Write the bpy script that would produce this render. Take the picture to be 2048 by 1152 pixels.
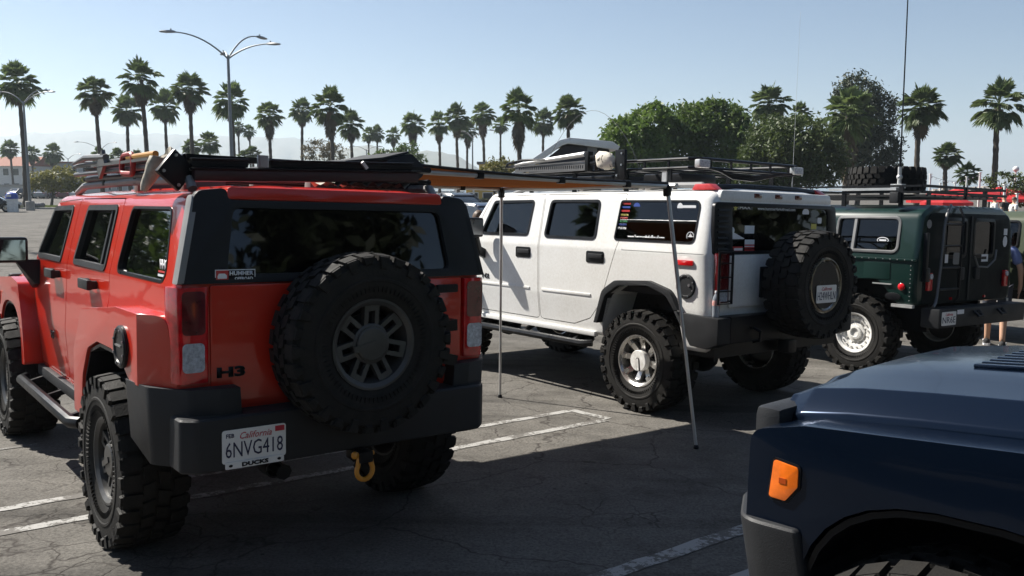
import bpy, bmesh, math, random
import numpy as np
from mathutils import Vector, Matrix, geometry
rnd = random.Random(7)
scene = bpy.context.scene
col = scene.collection
for o in list(bpy.data.objects):
    bpy.data.objects.remove(o)

# ------------------------------------------------------------------ camera, sky, sun, exposure
CAM = Vector((0.0, 0.0, 2.1))
FPX, PITCH = 1751.0, math.atan(208 / 1751.0)
cam_d = bpy.data.cameras.new('camera')
cam_d.sensor_width = 36.0
cam_d.lens = FPX / 2048 * 36.0
cam_d.clip_start, cam_d.clip_end = 0.05, 12000
cam = bpy.data.objects.new('camera', cam_d)
col.objects.link(cam)
cam.location = CAM
cam.rotation_euler = (math.pi / 2 - PITCH, 0, 0)
scene.camera = cam

SUNV = Vector((-1.785, 1.04, 2.058)).normalized()
SUN_EL = math.asin(SUNV.z)
SUN_AZ = math.atan2(SUNV.x, SUNV.y)            # clockwise from +Y
world = bpy.data.worlds.new('World')
scene.world = world
world.use_nodes = True
wn, wl = world.node_tree.nodes, world.node_tree.links
wn.clear()
sky = wn.new('ShaderNodeTexSky')
sky.sky_type = 'NISHITA'
sky.sun_disc = False
sky.sun_elevation = SUN_EL
sky.sun_rotation = SUN_AZ
sky.altitude = 10
sky.air_density = 0.85
sky.dust_density = 0.3
sky.ozone_density = 2.0
bg = wn.new('ShaderNodeBackground')
bg.inputs[1].default_value = 0.05
wo = wn.new('ShaderNodeOutputWorld')
wl.new(sky.outputs[0], bg.inputs[0])
wl.new(bg.outputs[0], wo.inputs[0])
sun_d = bpy.data.lights.new('sun', 'SUN')
sun_d.energy = 5.0
sun_d.angle = math.radians(0.53)
sun_d.color = (1.0, 0.95, 0.87)
sun = bpy.data.objects.new('sun', sun_d)
col.objects.link(sun)
sun.rotation_euler = SUNV.to_track_quat('Z', 'Y').to_euler()
sun.location = (-40, 25, 50)
vs = scene.view_settings
vs.view_transform = 'Standard'
vs.look = 'None'
vs.exposure = 1.08
vs.gamma = 1.0
vs.use_curve_mapping = False
scene.render.resolution_x, scene.render.resolution_y = 1024, 576

# ------------------------------------------------------------------ frames
# the parking lot falls about two degrees away from the camera; A runs along the parked cars' heading,
# T across them to the right, z up from the asphalt
D1 = Vector((-0.61828253, 0.78578451, -0.01641383))
D2 = Vector((0.78571839, 0.61744747, -0.03748644))
NL = Vector((0.01932159, 0.03607386, 0.99916233))
P0 = CAM - NL * 1.8

def lot(A, T, z=0.0):
    return P0 + D1 * A + D2 * T + NL * z

def lot_matrix(A, T, yaw=0.0, z=0.0):
    m = Matrix((D1, -D2, NL)).transposed().to_4x4()
    m.translation = lot(A, T, z)
    return m @ Matrix.Rotation(yaw, 4, 'Z')

def at(px, py, Y):
    """point seen at photo pixel (px, py) at ground distance Y ahead of the camera"""
    u, v = (px - 1024) / FPX, (py - 576) / FPX
    sp, cp = math.sin(PITCH), math.cos(PITCH)
    d = Vector((u, cp - v * sp, -sp - v * cp))
    return CAM + d * (Y / d.y)

def smooth(a, b, t):
    t = max(0.0, min(1.0, (t - a) / (b - a)))
    return t * t * (3 - 2 * t)

def ground_z(x, y):
    zl = P0.z - (NL.x * x + NL.y * y - NL.x * P0.x - NL.y * P0.y) / NL.z
    w = smooth(17, 36, math.hypot(x - 1, y - 4))
    return zl * (1 - w)

def gp(px, Y):
    """ground point in photo column px at distance Y"""
    p = at(px, 368, Y)
    return Vector((p.x, p.y, ground_z(p.x, p.y)))

# ------------------------------------------------------------------ materials
MATS = {}
def mat(name):
    m = bpy.data.materials.new(name)
    m.use_nodes = True
    MATS[name] = m
    return m, m.node_tree.nodes, m.node_tree.links, m.node_tree.nodes['Principled BSDF']

def noise(nt, scale, detail=4, coord='Object', rough=0.6, dist=0.0):
    tc = nt.nodes.new('ShaderNodeTexCoord')
    n = nt.nodes.new('ShaderNodeTexNoise')
    n.inputs['Scale'].default_value = scale
    n.inputs['Detail'].default_value = detail
    n.inputs['Roughness'].default_value = rough
    n.inputs['Distortion'].default_value = dist
    nt.links.new(tc.outputs[coord], n.inputs['Vector'])
    return n

def ramp(nt, src, stops):
    r = nt.nodes.new('ShaderNodeValToRGB')
    e = r.color_ramp.elements
    while len(e) < len(stops):
        e.new(0.5)
    for k, (p, c) in enumerate(stops):
        e[k].position = p
        e[k].color = (c[0], c[1], c[2], 1) if isinstance(c, (tuple, list)) else (c, c, c, 1)
    nt.links.new(src, r.inputs[0])
    return r

def simple(name, c, rough=0.6, metal=0.0, coat=0.0, var=0.12, scale=6.0, bump=0.0, bscale=60.0, spec=0.5, c2=None, rvar=0.1):
    """a plain surface with mottled colour, uneven gloss and optional fine relief"""
    m, n, l, b = mat(name)
    nz = noise(m.node_tree, scale, 5)
    lo = c2 or tuple(v * (1 - var) for v in c)
    hi = tuple(min(1, v * (1 + var)) for v in c)
    r = ramp(m.node_tree, nz.outputs[0], [(0.3, lo), (0.7, hi)])
    l.new(r.outputs[0], b.inputs['Base Color'])
    rr = ramp(m.node_tree, nz.outputs[0], [(0.3, max(0.02, rough - rvar)), (0.75, min(1, rough + rvar))])
    l.new(rr.outputs[0], b.inputs['Roughness'])
    b.inputs['Metallic'].default_value = metal
    b.inputs['Specular IOR Level'].default_value = spec
    if coat:
        b.inputs['Coat Weight'].default_value = coat
        b.inputs['Coat Roughness'].default_value = 0.03
    if bump:
        n2 = noise(m.node_tree, bscale, 4)
        bp = n.new('ShaderNodeBump')
        bp.inputs['Strength'].default_value = bump
        bp.inputs['Distance'].default_value = 0.01
        l.new(n2.outputs[0], bp.inputs['Height'])
        l.new(bp.outputs[0], b.inputs['Normal'])
    return m

def paint(name, c, dust=(0.32, 0.29, 0.24), amount=0.25, rough=0.28, coat=0.45, metal=0.0):
    """clear-coated car paint under a thin uneven film of road dust"""
    m, n, l, b = mat(name)
    nz = noise(m.node_tree, 2.2, 6, rough=0.65)
    fine = noise(m.node_tree, 38, 3)
    mul = n.new('ShaderNodeMath'); mul.operation = 'MULTIPLY'
    l.new(nz.outputs[0], mul.inputs[0]); l.new(fine.outputs[0], mul.inputs[1])
    f = ramp(m.node_tree, mul.outputs[0], [(0.15, 0.0), (0.5, amount)])
    mx = n.new('ShaderNodeMix'); mx.data_type = 'RGBA'
    mx.inputs[6].default_value = (*c, 1); mx.inputs[7].default_value = (*dust, 1)
    l.new(f.outputs[0], mx.inputs[0])
    l.new(mx.outputs[2], b.inputs['Base Color'])
    b.inputs['Roughness'].default_value = rough
    b.inputs['Metallic'].default_value = metal
    b.inputs['Coat Weight'].default_value = coat
    b.inputs['Specular IOR Level'].default_value = 0.25
    cr = ramp(m.node_tree, nz.outputs[0], [(0.3, 0.02), (0.8, 0.09)])
    l.new(cr.outputs[0], b.inputs['Coat Roughness'])
    # orange peel and slight panel waviness
    wv = noise(m.node_tree, 3.0, 2)
    bp = n.new('ShaderNodeBump'); bp.inputs['Strength'].default_value = 0.12; bp.inputs['Distance'].default_value = 0.02
    l.new(wv.outputs[0], bp.inputs['Height'])
    l.new(bp.outputs[0], b.inputs['Coat Normal'])
    return m

def tinted(name, tint, rough=0.02):
    """window glass: tinted see-through pane with a mirror sheen that grows at grazing angles"""
    m, n, l, b = mat(name)
    n.remove(b)
    out = n['Material Output']
    tr = n.new('ShaderNodeBsdfTransparent'); tr.inputs[0].default_value = (*tint, 1)
    gl = n.new('ShaderNodeBsdfGlossy'); gl.inputs['Roughness'].default_value = rough
    gl.inputs[0].default_value = (0.95, 0.97, 1.0, 1)
    fr = n.new('ShaderNodeFresnel'); fr.inputs[0].default_value = 1.52
    mx = n.new('ShaderNodeMixShader')
    nz = noise(m.node_tree, 2.0, 2)
    bp = n.new('ShaderNodeBump'); bp.inputs['Strength'].default_value = 0.02; bp.inputs['Distance'].default_value = 0.02
    l.new(nz.outputs[0], bp.inputs['Height']); l.new(bp.outputs[0], gl.inputs['Normal'])
    l.new(fr.outputs[0], mx.inputs[0]); l.new(tr.outputs[0], mx.inputs[1]); l.new(gl.outputs[0], mx.inputs[2])
    l.new(mx.outputs[0], out.inputs[0])
    return m

M_RED = paint('red_paint', (0.50, 0.019, 0.005), amount=0.02, coat=0.8)
M_WHITE = paint('white_paint', (0.79, 0.79, 0.77), dust=(0.40, 0.36, 0.29), amount=0.32, rough=0.35)
M_GREEN = paint('green_paint', (0.0015, 0.019, 0.015), dust=(0.02, 0.03, 0.027), amount=0.2, rough=0.4, coat=0.6)
M_OLIVE = paint('olive_paint', (0.055, 0.07, 0.04), dust=(0.09, 0.09, 0.07), amount=0.3, rough=0.5, coat=0.3)
M_NAVY = paint('navy_paint', (0.0045, 0.011, 0.026), dust=(0.05, 0.055, 0.06), amount=0.03, rough=0.22, metal=0.6, coat=0.25)
M_PLASTIC = simple('black_plastic', (0.016, 0.017, 0.019), 0.45, bump=0.15, bscale=220, spec=0.22)
M_CHAR = simple('charcoal_plastic', (0.024, 0.025, 0.027), 0.5, bump=0.15, bscale=220, spec=0.22)
M_GREYTRIM = simple('grey_trim', (0.20, 0.20, 0.20), 0.5)
M_BLACK = simple('black_coat', (0.009, 0.0095, 0.011), 0.36, spec=0.22)
M_TAIL = simple('dark_tail', (0.006, 0.009, 0.009), 0.55, spec=0.10)
M_RUBBER = simple('tyre_rubber', (0.009, 0.0088, 0.0085), 0.72, c2=(0.017, 0.0155, 0.0135), scale=14, bump=0.3, bscale=90, spec=0.22)
M_ALLOY = simple('dark_alloy', (0.07, 0.069, 0.067), 0.4, metal=0.3, c2=(0.05, 0.048, 0.045))
M_CHROME = simple('bright_alloy', (0.62, 0.61, 0.59), 0.28, metal=0.85, c2=(0.45, 0.43, 0.40))
M_WHEELWHITE = simple('white_wheel_enamel', (0.74, 0.74, 0.72), 0.4, c2=(0.55, 0.53, 0.49), scale=20)
M_STEEL = simple('steel', (0.42, 0.43, 0.44), 0.35, metal=0.9)
M_DARKIN = simple('dark_interior', (0.02, 0.02, 0.022), 0.8)
M_GREYIN = simple('grey_interior', (0.16, 0.15, 0.14), 0.8)
M_LAMPRED = simple('red_lens', (0.55, 0.006, 0.010), 0.15, coat=1.0, var=0.3, scale=25)
M_LAMPCLEAR = simple('clear_lens', (0.42, 0.45, 0.5), 0.2, coat=1.0, var=0.4, scale=60)
M_LAMPDARK = simple('smoked_lens', (0.10, 0.006, 0.008), 0.12, coat=1.0, var=0.3, scale=25)
M_AMBER = simple('amber_lens', (0.80, 0.16, 0.012), 0.2, coat=0.7, var=0.15, scale=30)
M_GLASS = tinted('tinted_glass', (0.09, 0.10, 0.11))
M_GLASSD = tinted('privacy_glass', (0.055, 0.06, 0.07))
M_GLASSG = tinted('green_glass', (0.70, 0.90, 0.84))
M_GLASSR = tinted('hatch_glass', (0.11, 0.125, 0.15))
M_PLATE = simple('plate_white', (0.72, 0.72, 0.70), 0.45, var=0.06)
M_INK = simple('plate_ink', (0.012, 0.016, 0.06), 0.5)
M_INKRED = simple('red_ink', (0.45, 0.02, 0.04), 0.5)
M_DECALW = simple('white_decal', (0.75, 0.76, 0.78), 0.5, var=0.06)
M_DECALR = simple('red_decal', (0.5, 0.03, 0.03), 0.5, var=0.1)
M_DECALB = simple('blue_decal', (0.03, 0.07, 0.32), 0.5, var=0.1)
M_DECALG = simple('green_decal', (0.04, 0.28, 0.10), 0.5, var=0.1)
M_DECALY = simple('yellow_decal', (0.62, 0.55, 0.12), 0.5, var=0.1)

# ------------------------------------------------------------------ mesh helpers
def tag(o, label=None, cat=None, group=None, kind=None):
    if label: o['label'] = label
    if cat: o['category'] = cat
    if group: o['group'] = group
    if kind: o['kind'] = kind
    return o

def link(name, me, m=None, parent=None, M=None):
    o = bpy.data.objects.new(name, me)
    col.objects.link(o)
    if m is not None and me is not None and not me.materials:
        me.materials.append(m)
    if parent is not None:
        o.parent = parent
    if M is not None:
        o.matrix_local = M
    return o

def empty(name, M, label, cat, group=None):
    o = bpy.data.objects.new(name, None)
    o.empty_display_size = 0.2
    col.objects.link(o)
    o.matrix_world = M
    return tag(o, label, cat, group)

def copy_tree(o, parent=None):
    c = o.copy()
    col.objects.link(c)
    if parent is not None:
        c.parent = parent
    for ch in list(o.children):
        copy_tree(ch, c)
    return c

def area2(p):
    return sum(p[i][0] * p[(i + 1) % len(p)][1] - p[(i + 1) % len(p)][0] * p[i][1] for i in range(len(p)))

def fillet(pts, n=4):
    """round the corners of a closed polygon of (u, v, r)"""
    out = []
    N = len(pts)
    for i in range(N):
        p = Vector(pts[i][:2]); r = pts[i][2] if len(pts[i]) > 2 else 0
        a = Vector(pts[i - 1][:2]) - p; b = Vector(pts[(i + 1) % N][:2]) - p
        la, lb = a.length, b.length
        if r <= 1e-6 or la < 1e-6 or lb < 1e-6:
            out += [tuple(p)] * (n + 1) if len(pts[i]) > 3 else [tuple(p)]
            continue
        a.normalize(); b.normalize()
        ang = max(0.05, min(math.pi - 0.02, a.angle(b)))
        t = min(r / math.tan(ang / 2), la * 0.49, lb * 0.49)
        rr = t * math.tan(ang / 2)
        c = p + (a + b).normalized() * (rr / math.sin(ang / 2))
        s, e = p + a * t, p + b * t
        a0 = math.atan2(s.y - c.y, s.x - c.x); a1 = math.atan2(e.y - c.y, e.x - c.x)
        d = (a1 - a0 + math.pi) % (2 * math.pi) - math.pi
        for k in range(n + 1):
            th = a0 + d * k / n
            out.append((c.x + rr * math.cos(th), c.y + rr * math.sin(th)))
    return out

class MB:
    def __init__(s):
        s.v = []; s.f = []
    def add(s, vs, fs):
        o = len(s.v)
        s.v += [tuple(p) for p in vs]
        s.f += [tuple(i + o for i in f) for f in fs]
        return s
    def box(s, c, d, M=None, taper=None):
        x, y, z = d[0] / 2, d[1] / 2, d[2] / 2
        tx, ty = taper or (1, 1)
        vs = [(-x, -y, -z), (x, -y, -z), (x, y, -z), (-x, y, -z), (-x * tx, -y * ty, z), (x * tx, -y * ty, z), (x * tx, y * ty, z), (-x * tx, y * ty, z)]
        if M is not None: vs = [M @ Vector(p) for p in vs]
        vs = [Vector(p) + Vector(c) for p in vs]
        return s.add(vs, [(3, 2, 1, 0), (4, 5, 6, 7), (0, 1, 5, 4), (1, 2, 6, 5), (2, 3, 7, 6), (3, 0, 4, 7)])
    def box2(s, a, b):
        return s.box([(a[i] + b[i]) / 2 for i in range(3)], [abs(b[i] - a[i]) for i in range(3)])
    def prism(s, poly, fa, fb, holes=()):
        """poly (u,v) mapped by fa and fb to the two faces"""
        loops = [list(poly)] + [list(h) for h in holes]
        if area2(loops[0]) < 0: loops[0].reverse()
        for h in loops[1:]:
            if area2(h) > 0: h.reverse()
        flat = [p for lp in loops for p in lp]
        n = len(flat)
        tris = geometry.tessellate_polygon([[Vector((p[0], p[1], 0)) for p in lp] for lp in loops])
        vs = [fa(*p) for p in flat] + [fb(*p) for p in flat]
        fs = []
        for t in tris:
            a, b, c = [flat[i] for i in t]
            if (b[0] - a[0]) * (c[1] - a[1]) - (c[0] - a[0]) * (b[1] - a[1]) < 0: t = (t[0], t[2], t[1])
            fs.append((t[2], t[1], t[0])); fs.append((t[0] + n, t[1] + n, t[2] + n))
        o = 0
        for lp in loops:
            k = len(lp)
            for i in range(k):
                j = (i + 1) % k
                fs.append((o + i, o + j, o + j + n, o + i + n))
            o += k
        return s.add(vs, fs)
    def ngprism(s, poly, fa, fb):
        p = list(poly)
        if area2(p) < 0: p.reverse()
        n = len(p)
        return s.add([fa(*q) for q in p] + [fb(*q) for q in p],
                     [tuple(range(n - 1, -1, -1)), tuple(range(n, 2 * n))] + [(i, (i + 1) % n, (i + 1) % n + n, i + n) for i in range(n)])
    def loft(s, rings, caps=True, closed=True):
        n = len(rings[0]); vs = [p for r in rings for p in r]; fs = []
        for k in range(len(rings) - 1):
            for i in range(n if closed else n - 1):
                j = (i + 1) % n
                fs.append((k * n + i, k * n + j, (k + 1) * n + j, (k + 1) * n + i))
        if caps:
            fs.append(tuple(range(n - 1, -1, -1)))
            fs.append(tuple(range((len(rings) - 1) * n, len(rings) * n)))
        return s.add(vs, fs)
    def tube(s, pts, r, seg=8, closed=False, caps=True):
        pts = [Vector(p) for p in pts]
        N = len(pts); rs = r if isinstance(r, (list, tuple)) else [r] * N
        rings = []; up = None
        for i in range(N):
            a = pts[i - 1] if (i > 0 or closed) else pts[i]
            b = pts[(i + 1) % N] if (i < N - 1 or closed) else pts[i]
            t = (b - a).normalized()
            if up is None:
                up = t.orthogonal().normalized()
            up = (up - t * up.dot(t)).normalized()
            w = t.cross(up)
            rings.append([pts[i] + (up * math.cos(2 * math.pi * k / seg) + w * math.sin(2 * math.pi * k / seg)) * rs[i] for k in range(seg)])
        if closed: rings.append(rings[0])
        return s.loft(rings, caps and not closed)
    def bar(s, a, b, w, h=None):
        a, b = Vector(a), Vector(b); d = b - a; L = d.length
        q = d.to_track_quat('Z', 'Y').to_matrix()
        return s.box((a + b) / 2, (w, h or w, L), q)
    def lathe(s, prof, seg=32, M=None, caps=False):
        """profile (r, h) round local y axis"""
        rings = []
        for r, h in prof:
            rings.append([Vector((r * math.cos(2 * math.pi * k / seg), h, r * math.sin(2 * math.pi * k / seg))) for k in range(seg)])
        if M is not None: rings = [[M @ p for p in q] for q in rings]
        return s.loft(rings, caps)
    def ball(s, c, r, seg=10, rings=6, sc=(1, 1, 1)):
        rr = []
        for i in range(rings + 1):
            a = math.pi * (i / rings) * 0.98 + 0.03
            rr.append([(c[0] + r * sc[0] * math.sin(a) * math.cos(2 * math.pi * k / seg), c[1] + r * sc[1] * math.sin(a) * math.sin(2 * math.pi * k / seg), c[2] - r * sc[2] * math.cos(a)) for k in range(seg)])
        return s.loft(rr, True)
    def mesh(s, name, smooth=35, bevel=0.0, bseg=2, bang=30, recalc=True):
        me = bpy.data.meshes.new(name)
        me.from_pydata([tuple(p) for p in s.v], [], s.f)
        bm = bmesh.new(); bm.from_mesh(me)
        bmesh.ops.remove_doubles(bm, verts=bm.verts, dist=1e-5)
        if recalc: bmesh.ops.recalc_face_normals(bm, faces=bm.faces)
        if bevel:
            ed = [e for e in bm.edges if len(e.link_faces) == 2 and e.calc_face_angle(0) > math.radians(bang)]
            bmesh.ops.bevel(bm, geom=ed, offset=bevel, segments=bseg, profile=0.6, affect='EDGES', clamp_overlap=True)
        bm.to_mesh(me); bm.free()
        finish(me, smooth)
        return me
    def build(s, name, m, parent=None, M=None, **k):
        return link(name, s.mesh(name, **k), m, parent, M)

def finish(me, smooth=35):
    if smooth:
        me.polygons.foreach_set('use_smooth', [True] * len(me.polygons))
        me.set_sharp_from_angle(angle=math.radians(smooth))
    me.update()

def bevel_mesh(me, off, seg=3, ang=50, smooth=35):
    bm = bmesh.new(); bm.from_mesh(me)
    bmesh.ops.remove_doubles(bm, verts=bm.verts, dist=1e-4)
    bmesh.ops.dissolve_limit(bm, angle_limit=math.radians(0.5), verts=bm.verts, edges=bm.edges)
    ed = [e for e in bm.edges if len(e.link_faces) == 2 and e.calc_face_angle(0) > math.radians(ang)]
    bmesh.ops.bevel(bm, geom=ed, offset=off, segments=seg, profile=0.6, affect='EDGES', clamp_overlap=True)
    bm.to_mesh(me); bm.free(); finish(me, smooth)
    return me

def boolean(me, cutter, op='DIFFERENCE'):
    a = bpy.data.objects.new('tmp_a', me); b = bpy.data.objects.new('tmp_b', cutter)
    col.objects.link(a); col.objects.link(b)
    md = a.modifiers.new('b', 'BOOLEAN'); md.operation = op; md.object = b; md.solver = 'MANIFOLD'
    dg = bpy.context.evaluated_depsgraph_get()
    res = bpy.data.meshes.new_from_object(a.evaluated_get(dg))
    bpy.data.objects.remove(a); bpy.data.objects.remove(b)
    res.materials.clear()
    if len(res.polygons) == 0:
        print('EMPTY BOOLEAN', op)
        return me
    finish(res, 32)
    return res

REAR = Matrix(((0, 0, -1), (-1, 0, 0), (0, 1, 0)))      # text frame on a face looking backwards
LEFT = Matrix(((-1, 0, 0), (0, 0, 1), (0, 1, 0)))       # text frame on the left flank
FRONT = Matrix(((0, 0, 1), (1, 0, 0), (0, 1, 0)))

def text(name, s, h, loc, F, m, parent, w=None, bold=0.0, shear=0.0, align='CENTER', ext=0.0012):
    cu = bpy.data.curves.new('txt', 'FONT')
    cu.body = s; cu.size = 1.0; cu.extrude = 0.0; cu.align_x = align; cu.align_y = 'CENTER'
    cu.offset = bold; cu.shear = shear; cu.resolution_u = 2
    o = bpy.data.objects.new('txt', cu); col.objects.link(o)
    dg = bpy.context.evaluated_depsgraph_get()
    me = bpy.data.meshes.new_from_object(o.evaluated_get(dg))
    bpy.data.objects.remove(o)
    xs = [v.co.x for v in me.vertices]; ys = [v.co.y for v in me.vertices]
    sy = h / max(1e-6, (max(ys) - min(ys))); sx = (w / (max(xs) - min(xs))) if w else sy
    cy = (max(ys) + min(ys)) / 2; cx = (max(xs) + min(xs)) / 2 if align == 'CENTER' else min(xs)
    bm = bmesh.new(); bm.from_mesh(me)
    for v in bm.verts:
        v.co = F @ Vector(((v.co.x - cx) * sx, (v.co.y - cy) * sy, 0)) + Vector(loc)
    if ext:
        r = bmesh.ops.extrude_face_region(bm, geom=list(bm.faces))
        nrm = F @ Vector((0, 0, ext))
        for v in [g for g in r['geom'] if isinstance(g, bmesh.types.BMVert)]: v.co += nrm
    bmesh.ops.recalc_face_normals(bm, faces=bm.faces)
    bm.to_mesh(me); bm.free()
    me.materials.clear()
    return link(name, me, m, parent)

def panel(name, poly, F, loc, m, parent, t=0.002, bevel=0):
    """thin flat piece: poly in the text frame F at loc"""
    b = MB(); L = Vector(loc)
    b.ngprism(poly, lambda u, v: F @ Vector((u, v, 0)) + L, lambda u, v: F @ Vector((u, v, t)) + L)
    return b.build(name, m, parent, smooth=0, bevel=bevel)

def rect(w, h, r=0.0, cx=0, cy=0):
    p = [(cx - w / 2, cy - h / 2, r), (cx + w / 2, cy - h / 2, r), (cx + w / 2, cy + h / 2, r), (cx - w / 2, cy + h / 2, r)]
    return fillet(p, 3) if r else [q[:2] for q in p]

def disc(r, n=20, cx=0, cy=0, sy=1):
    return [(cx + r * math.cos(2 * math.pi * k / n), cy + sy * r * math.sin(2 * math.pi * k / n)) for k in range(n)]

def grow(poly, d):
    """offset a polygon outwards by d (convex enough shapes)"""
    p = [Vector(q[:2]) for q in poly]
    if area2(poly) < 0: p.reverse()
    out = []
    n = len(p)
    for i in range(n):
        a = (p[i] - p[i - 1]); b = (p[(i + 1) % n] - p[i])
        if a.length < 1e-7 or b.length < 1e-7:
            continue
        na = Vector((a.y, -a.x)).normalized(); nb = Vector((b.y, -b.x)).normalized()
        k = (na + nb)
        k = k / max(0.3, k.dot(na)) if k.length > 1e-6 else na
        out.append(tuple(p[i] + k * d))
    return out
# ------------------------------------------------------------------ wheels
def tyre_mesh(R, W, rim, pitches=24, depth=0.016, chunk=1.0, sidewall=True):
    b = MB(); h = W / 2; base = R - depth
    prof = [(rim - 0.006, -h * 0.72), (rim + 0.012, -h * 0.80), (rim + (base - rim) * 0.35, -h * 0.985), (rim + (base - rim) * 0.62, -h * 0.99),
            (base - 0.035, -h * 0.95), (base - 0.006, -h * 0.80), (base, -h * 0.5), (base, h * 0.5), (base - 0.006, h * 0.80), (base - 0.035, h * 0.95),
            (rim + (base - rim) * 0.62, h * 0.99), (rim + (base - rim) * 0.35, h * 0.985), (rim + 0.012, h * 0.80), (rim - 0.006, h * 0.72)]
    b.lathe(prof, 48)
    def P(r, a, y): return (r * math.cos(a), y, r * math.sin(a))
    def lug(pts, r0, r1):
        # pts: (angle, y) quad, r1 may be per-point
        r1s = r1 if isinstance(r1, (list, tuple)) else [r1] * 4
        lo = [P(r0, a, y) for a, y in pts]; hi = [P(r1s[k], a, y) for k, (a, y) in enumerate(pts)]
        b.add(lo + hi, [(3, 2, 1, 0), (4, 5, 6, 7), (0, 1, 5, 4), (1, 2, 6, 5), (2, 3, 7, 6), (3, 0, 4, 7)])
    st = 2 * math.pi / pitches
    for k in range(pitches):
        a = k * st
        for sgn, off in ((1, 0.0), (-1, 0.5)):
            a0 = a + off * st
            w = st * (0.35 + 0.03 * (k % 3)) * chunk
            # shoulder block, every second one reaching further in
            yin = h * (0.50 if k % 2 else 0.42)
            lug([(a0 - w, sgn * yin), (a0 + w, sgn * yin), (a0 + w * 1.05, sgn * h * 0.96), (a0 - w * 0.95, sgn * h * 0.96)], base - 0.02, [R, R, R - 0.010, R - 0.010])
            # centre block, slanted
            lug([(a0 + st * 0.06, sgn * h * 0.03), (a0 + st * 0.74, sgn * h * 0.06), (a0 + st * 0.86, sgn * h * 0.38), (a0 + st * 0.22, sgn * h * 0.40)], base - 0.012, R + 0.001)
            if sidewall:
                # side biter running down the sidewall
                lo_r = R - (0.085 if k % 2 else 0.060)
                y0, y1 = sgn * h * 0.93, sgn * (h * 1.0 + 0.006)
                vs = [P(R - 0.012, a0 - w * 0.8, y0), P(R - 0.012, a0 + w * 0.8, y0), P(lo_r, a0 + w * 0.6, y0), P(lo_r, a0 - w * 0.6, y0),
                      P(R - 0.016, a0 - w * 0.7, y1), P(R - 0.016, a0 + w * 0.7, y1), P(lo_r + 0.01, a0 + w * 0.5, y1), P(lo_r + 0.01, a0 - w * 0.5, y1)]
                b.add(vs, [(3, 2, 1, 0), (4, 5, 6, 7), (0, 1, 5, 4), (1, 2, 6, 5), (2, 3, 7, 6), (3, 0, 4, 7)])
    # fine ribs moulded round the bead
    for k in range(72):
        a = 2 * math.pi * k / 72; r0 = rim + (base - rim) * 0.20; r1 = rim + (base - rim) * 0.33
        for sgn in (1, -1):
            y0, y1 = sgn * h * 0.93, sgn * h * 0.995
            vs = [P(r0, a - 0.008, y0), P(r0, a + 0.008, y0), P(r1, a + 0.008, y0), P(r1, a - 0.008, y0), P(r0, a - 0.006, y1), P(r0, a + 0.006, y1), P(r1, a + 0.006, y1), P(r1, a - 0.006, y1)]
            b.add(vs, [(3, 2, 1, 0), (4, 5, 6, 7), (0, 1, 5, 4), (1, 2, 6, 5), (2, 3, 7, 6), (3, 0, 4, 7)])
    # raised ring on the sidewall
    for sgn in (1, -1):
        rr = rim + (base - rim) * 0.48
        b.lathe([(rr - 0.012, sgn * h * 0.985), (rr - 0.006, sgn * (h * 0.99 + 0.004)), (rr + 0.006, sgn * (h * 0.99 + 0.004)), (rr + 0.012, sgn * h * 0.985)], 48)
    return b.mesh('tyre', smooth=28)

def spoke_box(b, ang, r0, r1, w0, w1, y0, y1, t=0.03, off=0.0):
    """radial bar from r0 to r1 in the wheel face (axis y, outer = +y)"""
    c, s = math.cos(ang), math.sin(ang)
    def P(r, u, y): return (r * c - (u + off) * s, y, r * s + (u + off) * c)
    vs = [P(r0, -w0, y0 - t), P(r0, w0, y0 - t), P(r1, w1, y1 - t), P(r1, -w1, y1 - t), P(r0, -w0, y0), P(r0, w0, y0), P(r1, w1, y1), P(r1, -w1, y1)]
    b.add(vs, [(3, 2, 1, 0), (4, 5, 6, 7), (0, 1, 5, 4), (1, 2, 6, 5), (2, 3, 7, 6), (3, 0, 4, 7)])

def rim_barrel(b, rim, h, lip=0.0):
    b.lathe([(rim, -h * 0.78), (rim - 0.012, -h * 0.74), (rim - 0.03, -h * 0.3), (rim - 0.035, h * 0.3), (rim - 0.022, h * 0.74), (rim - 0.002, h * 0.84 + lip), (rim + 0.010, h * 0.84 + lip), (rim + 0.008, h * 0.7), (rim, h * 0.5), (rim - 0.02, 0), (rim, -h * 0.5), (rim, -h * 0.78)], 40)

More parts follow.
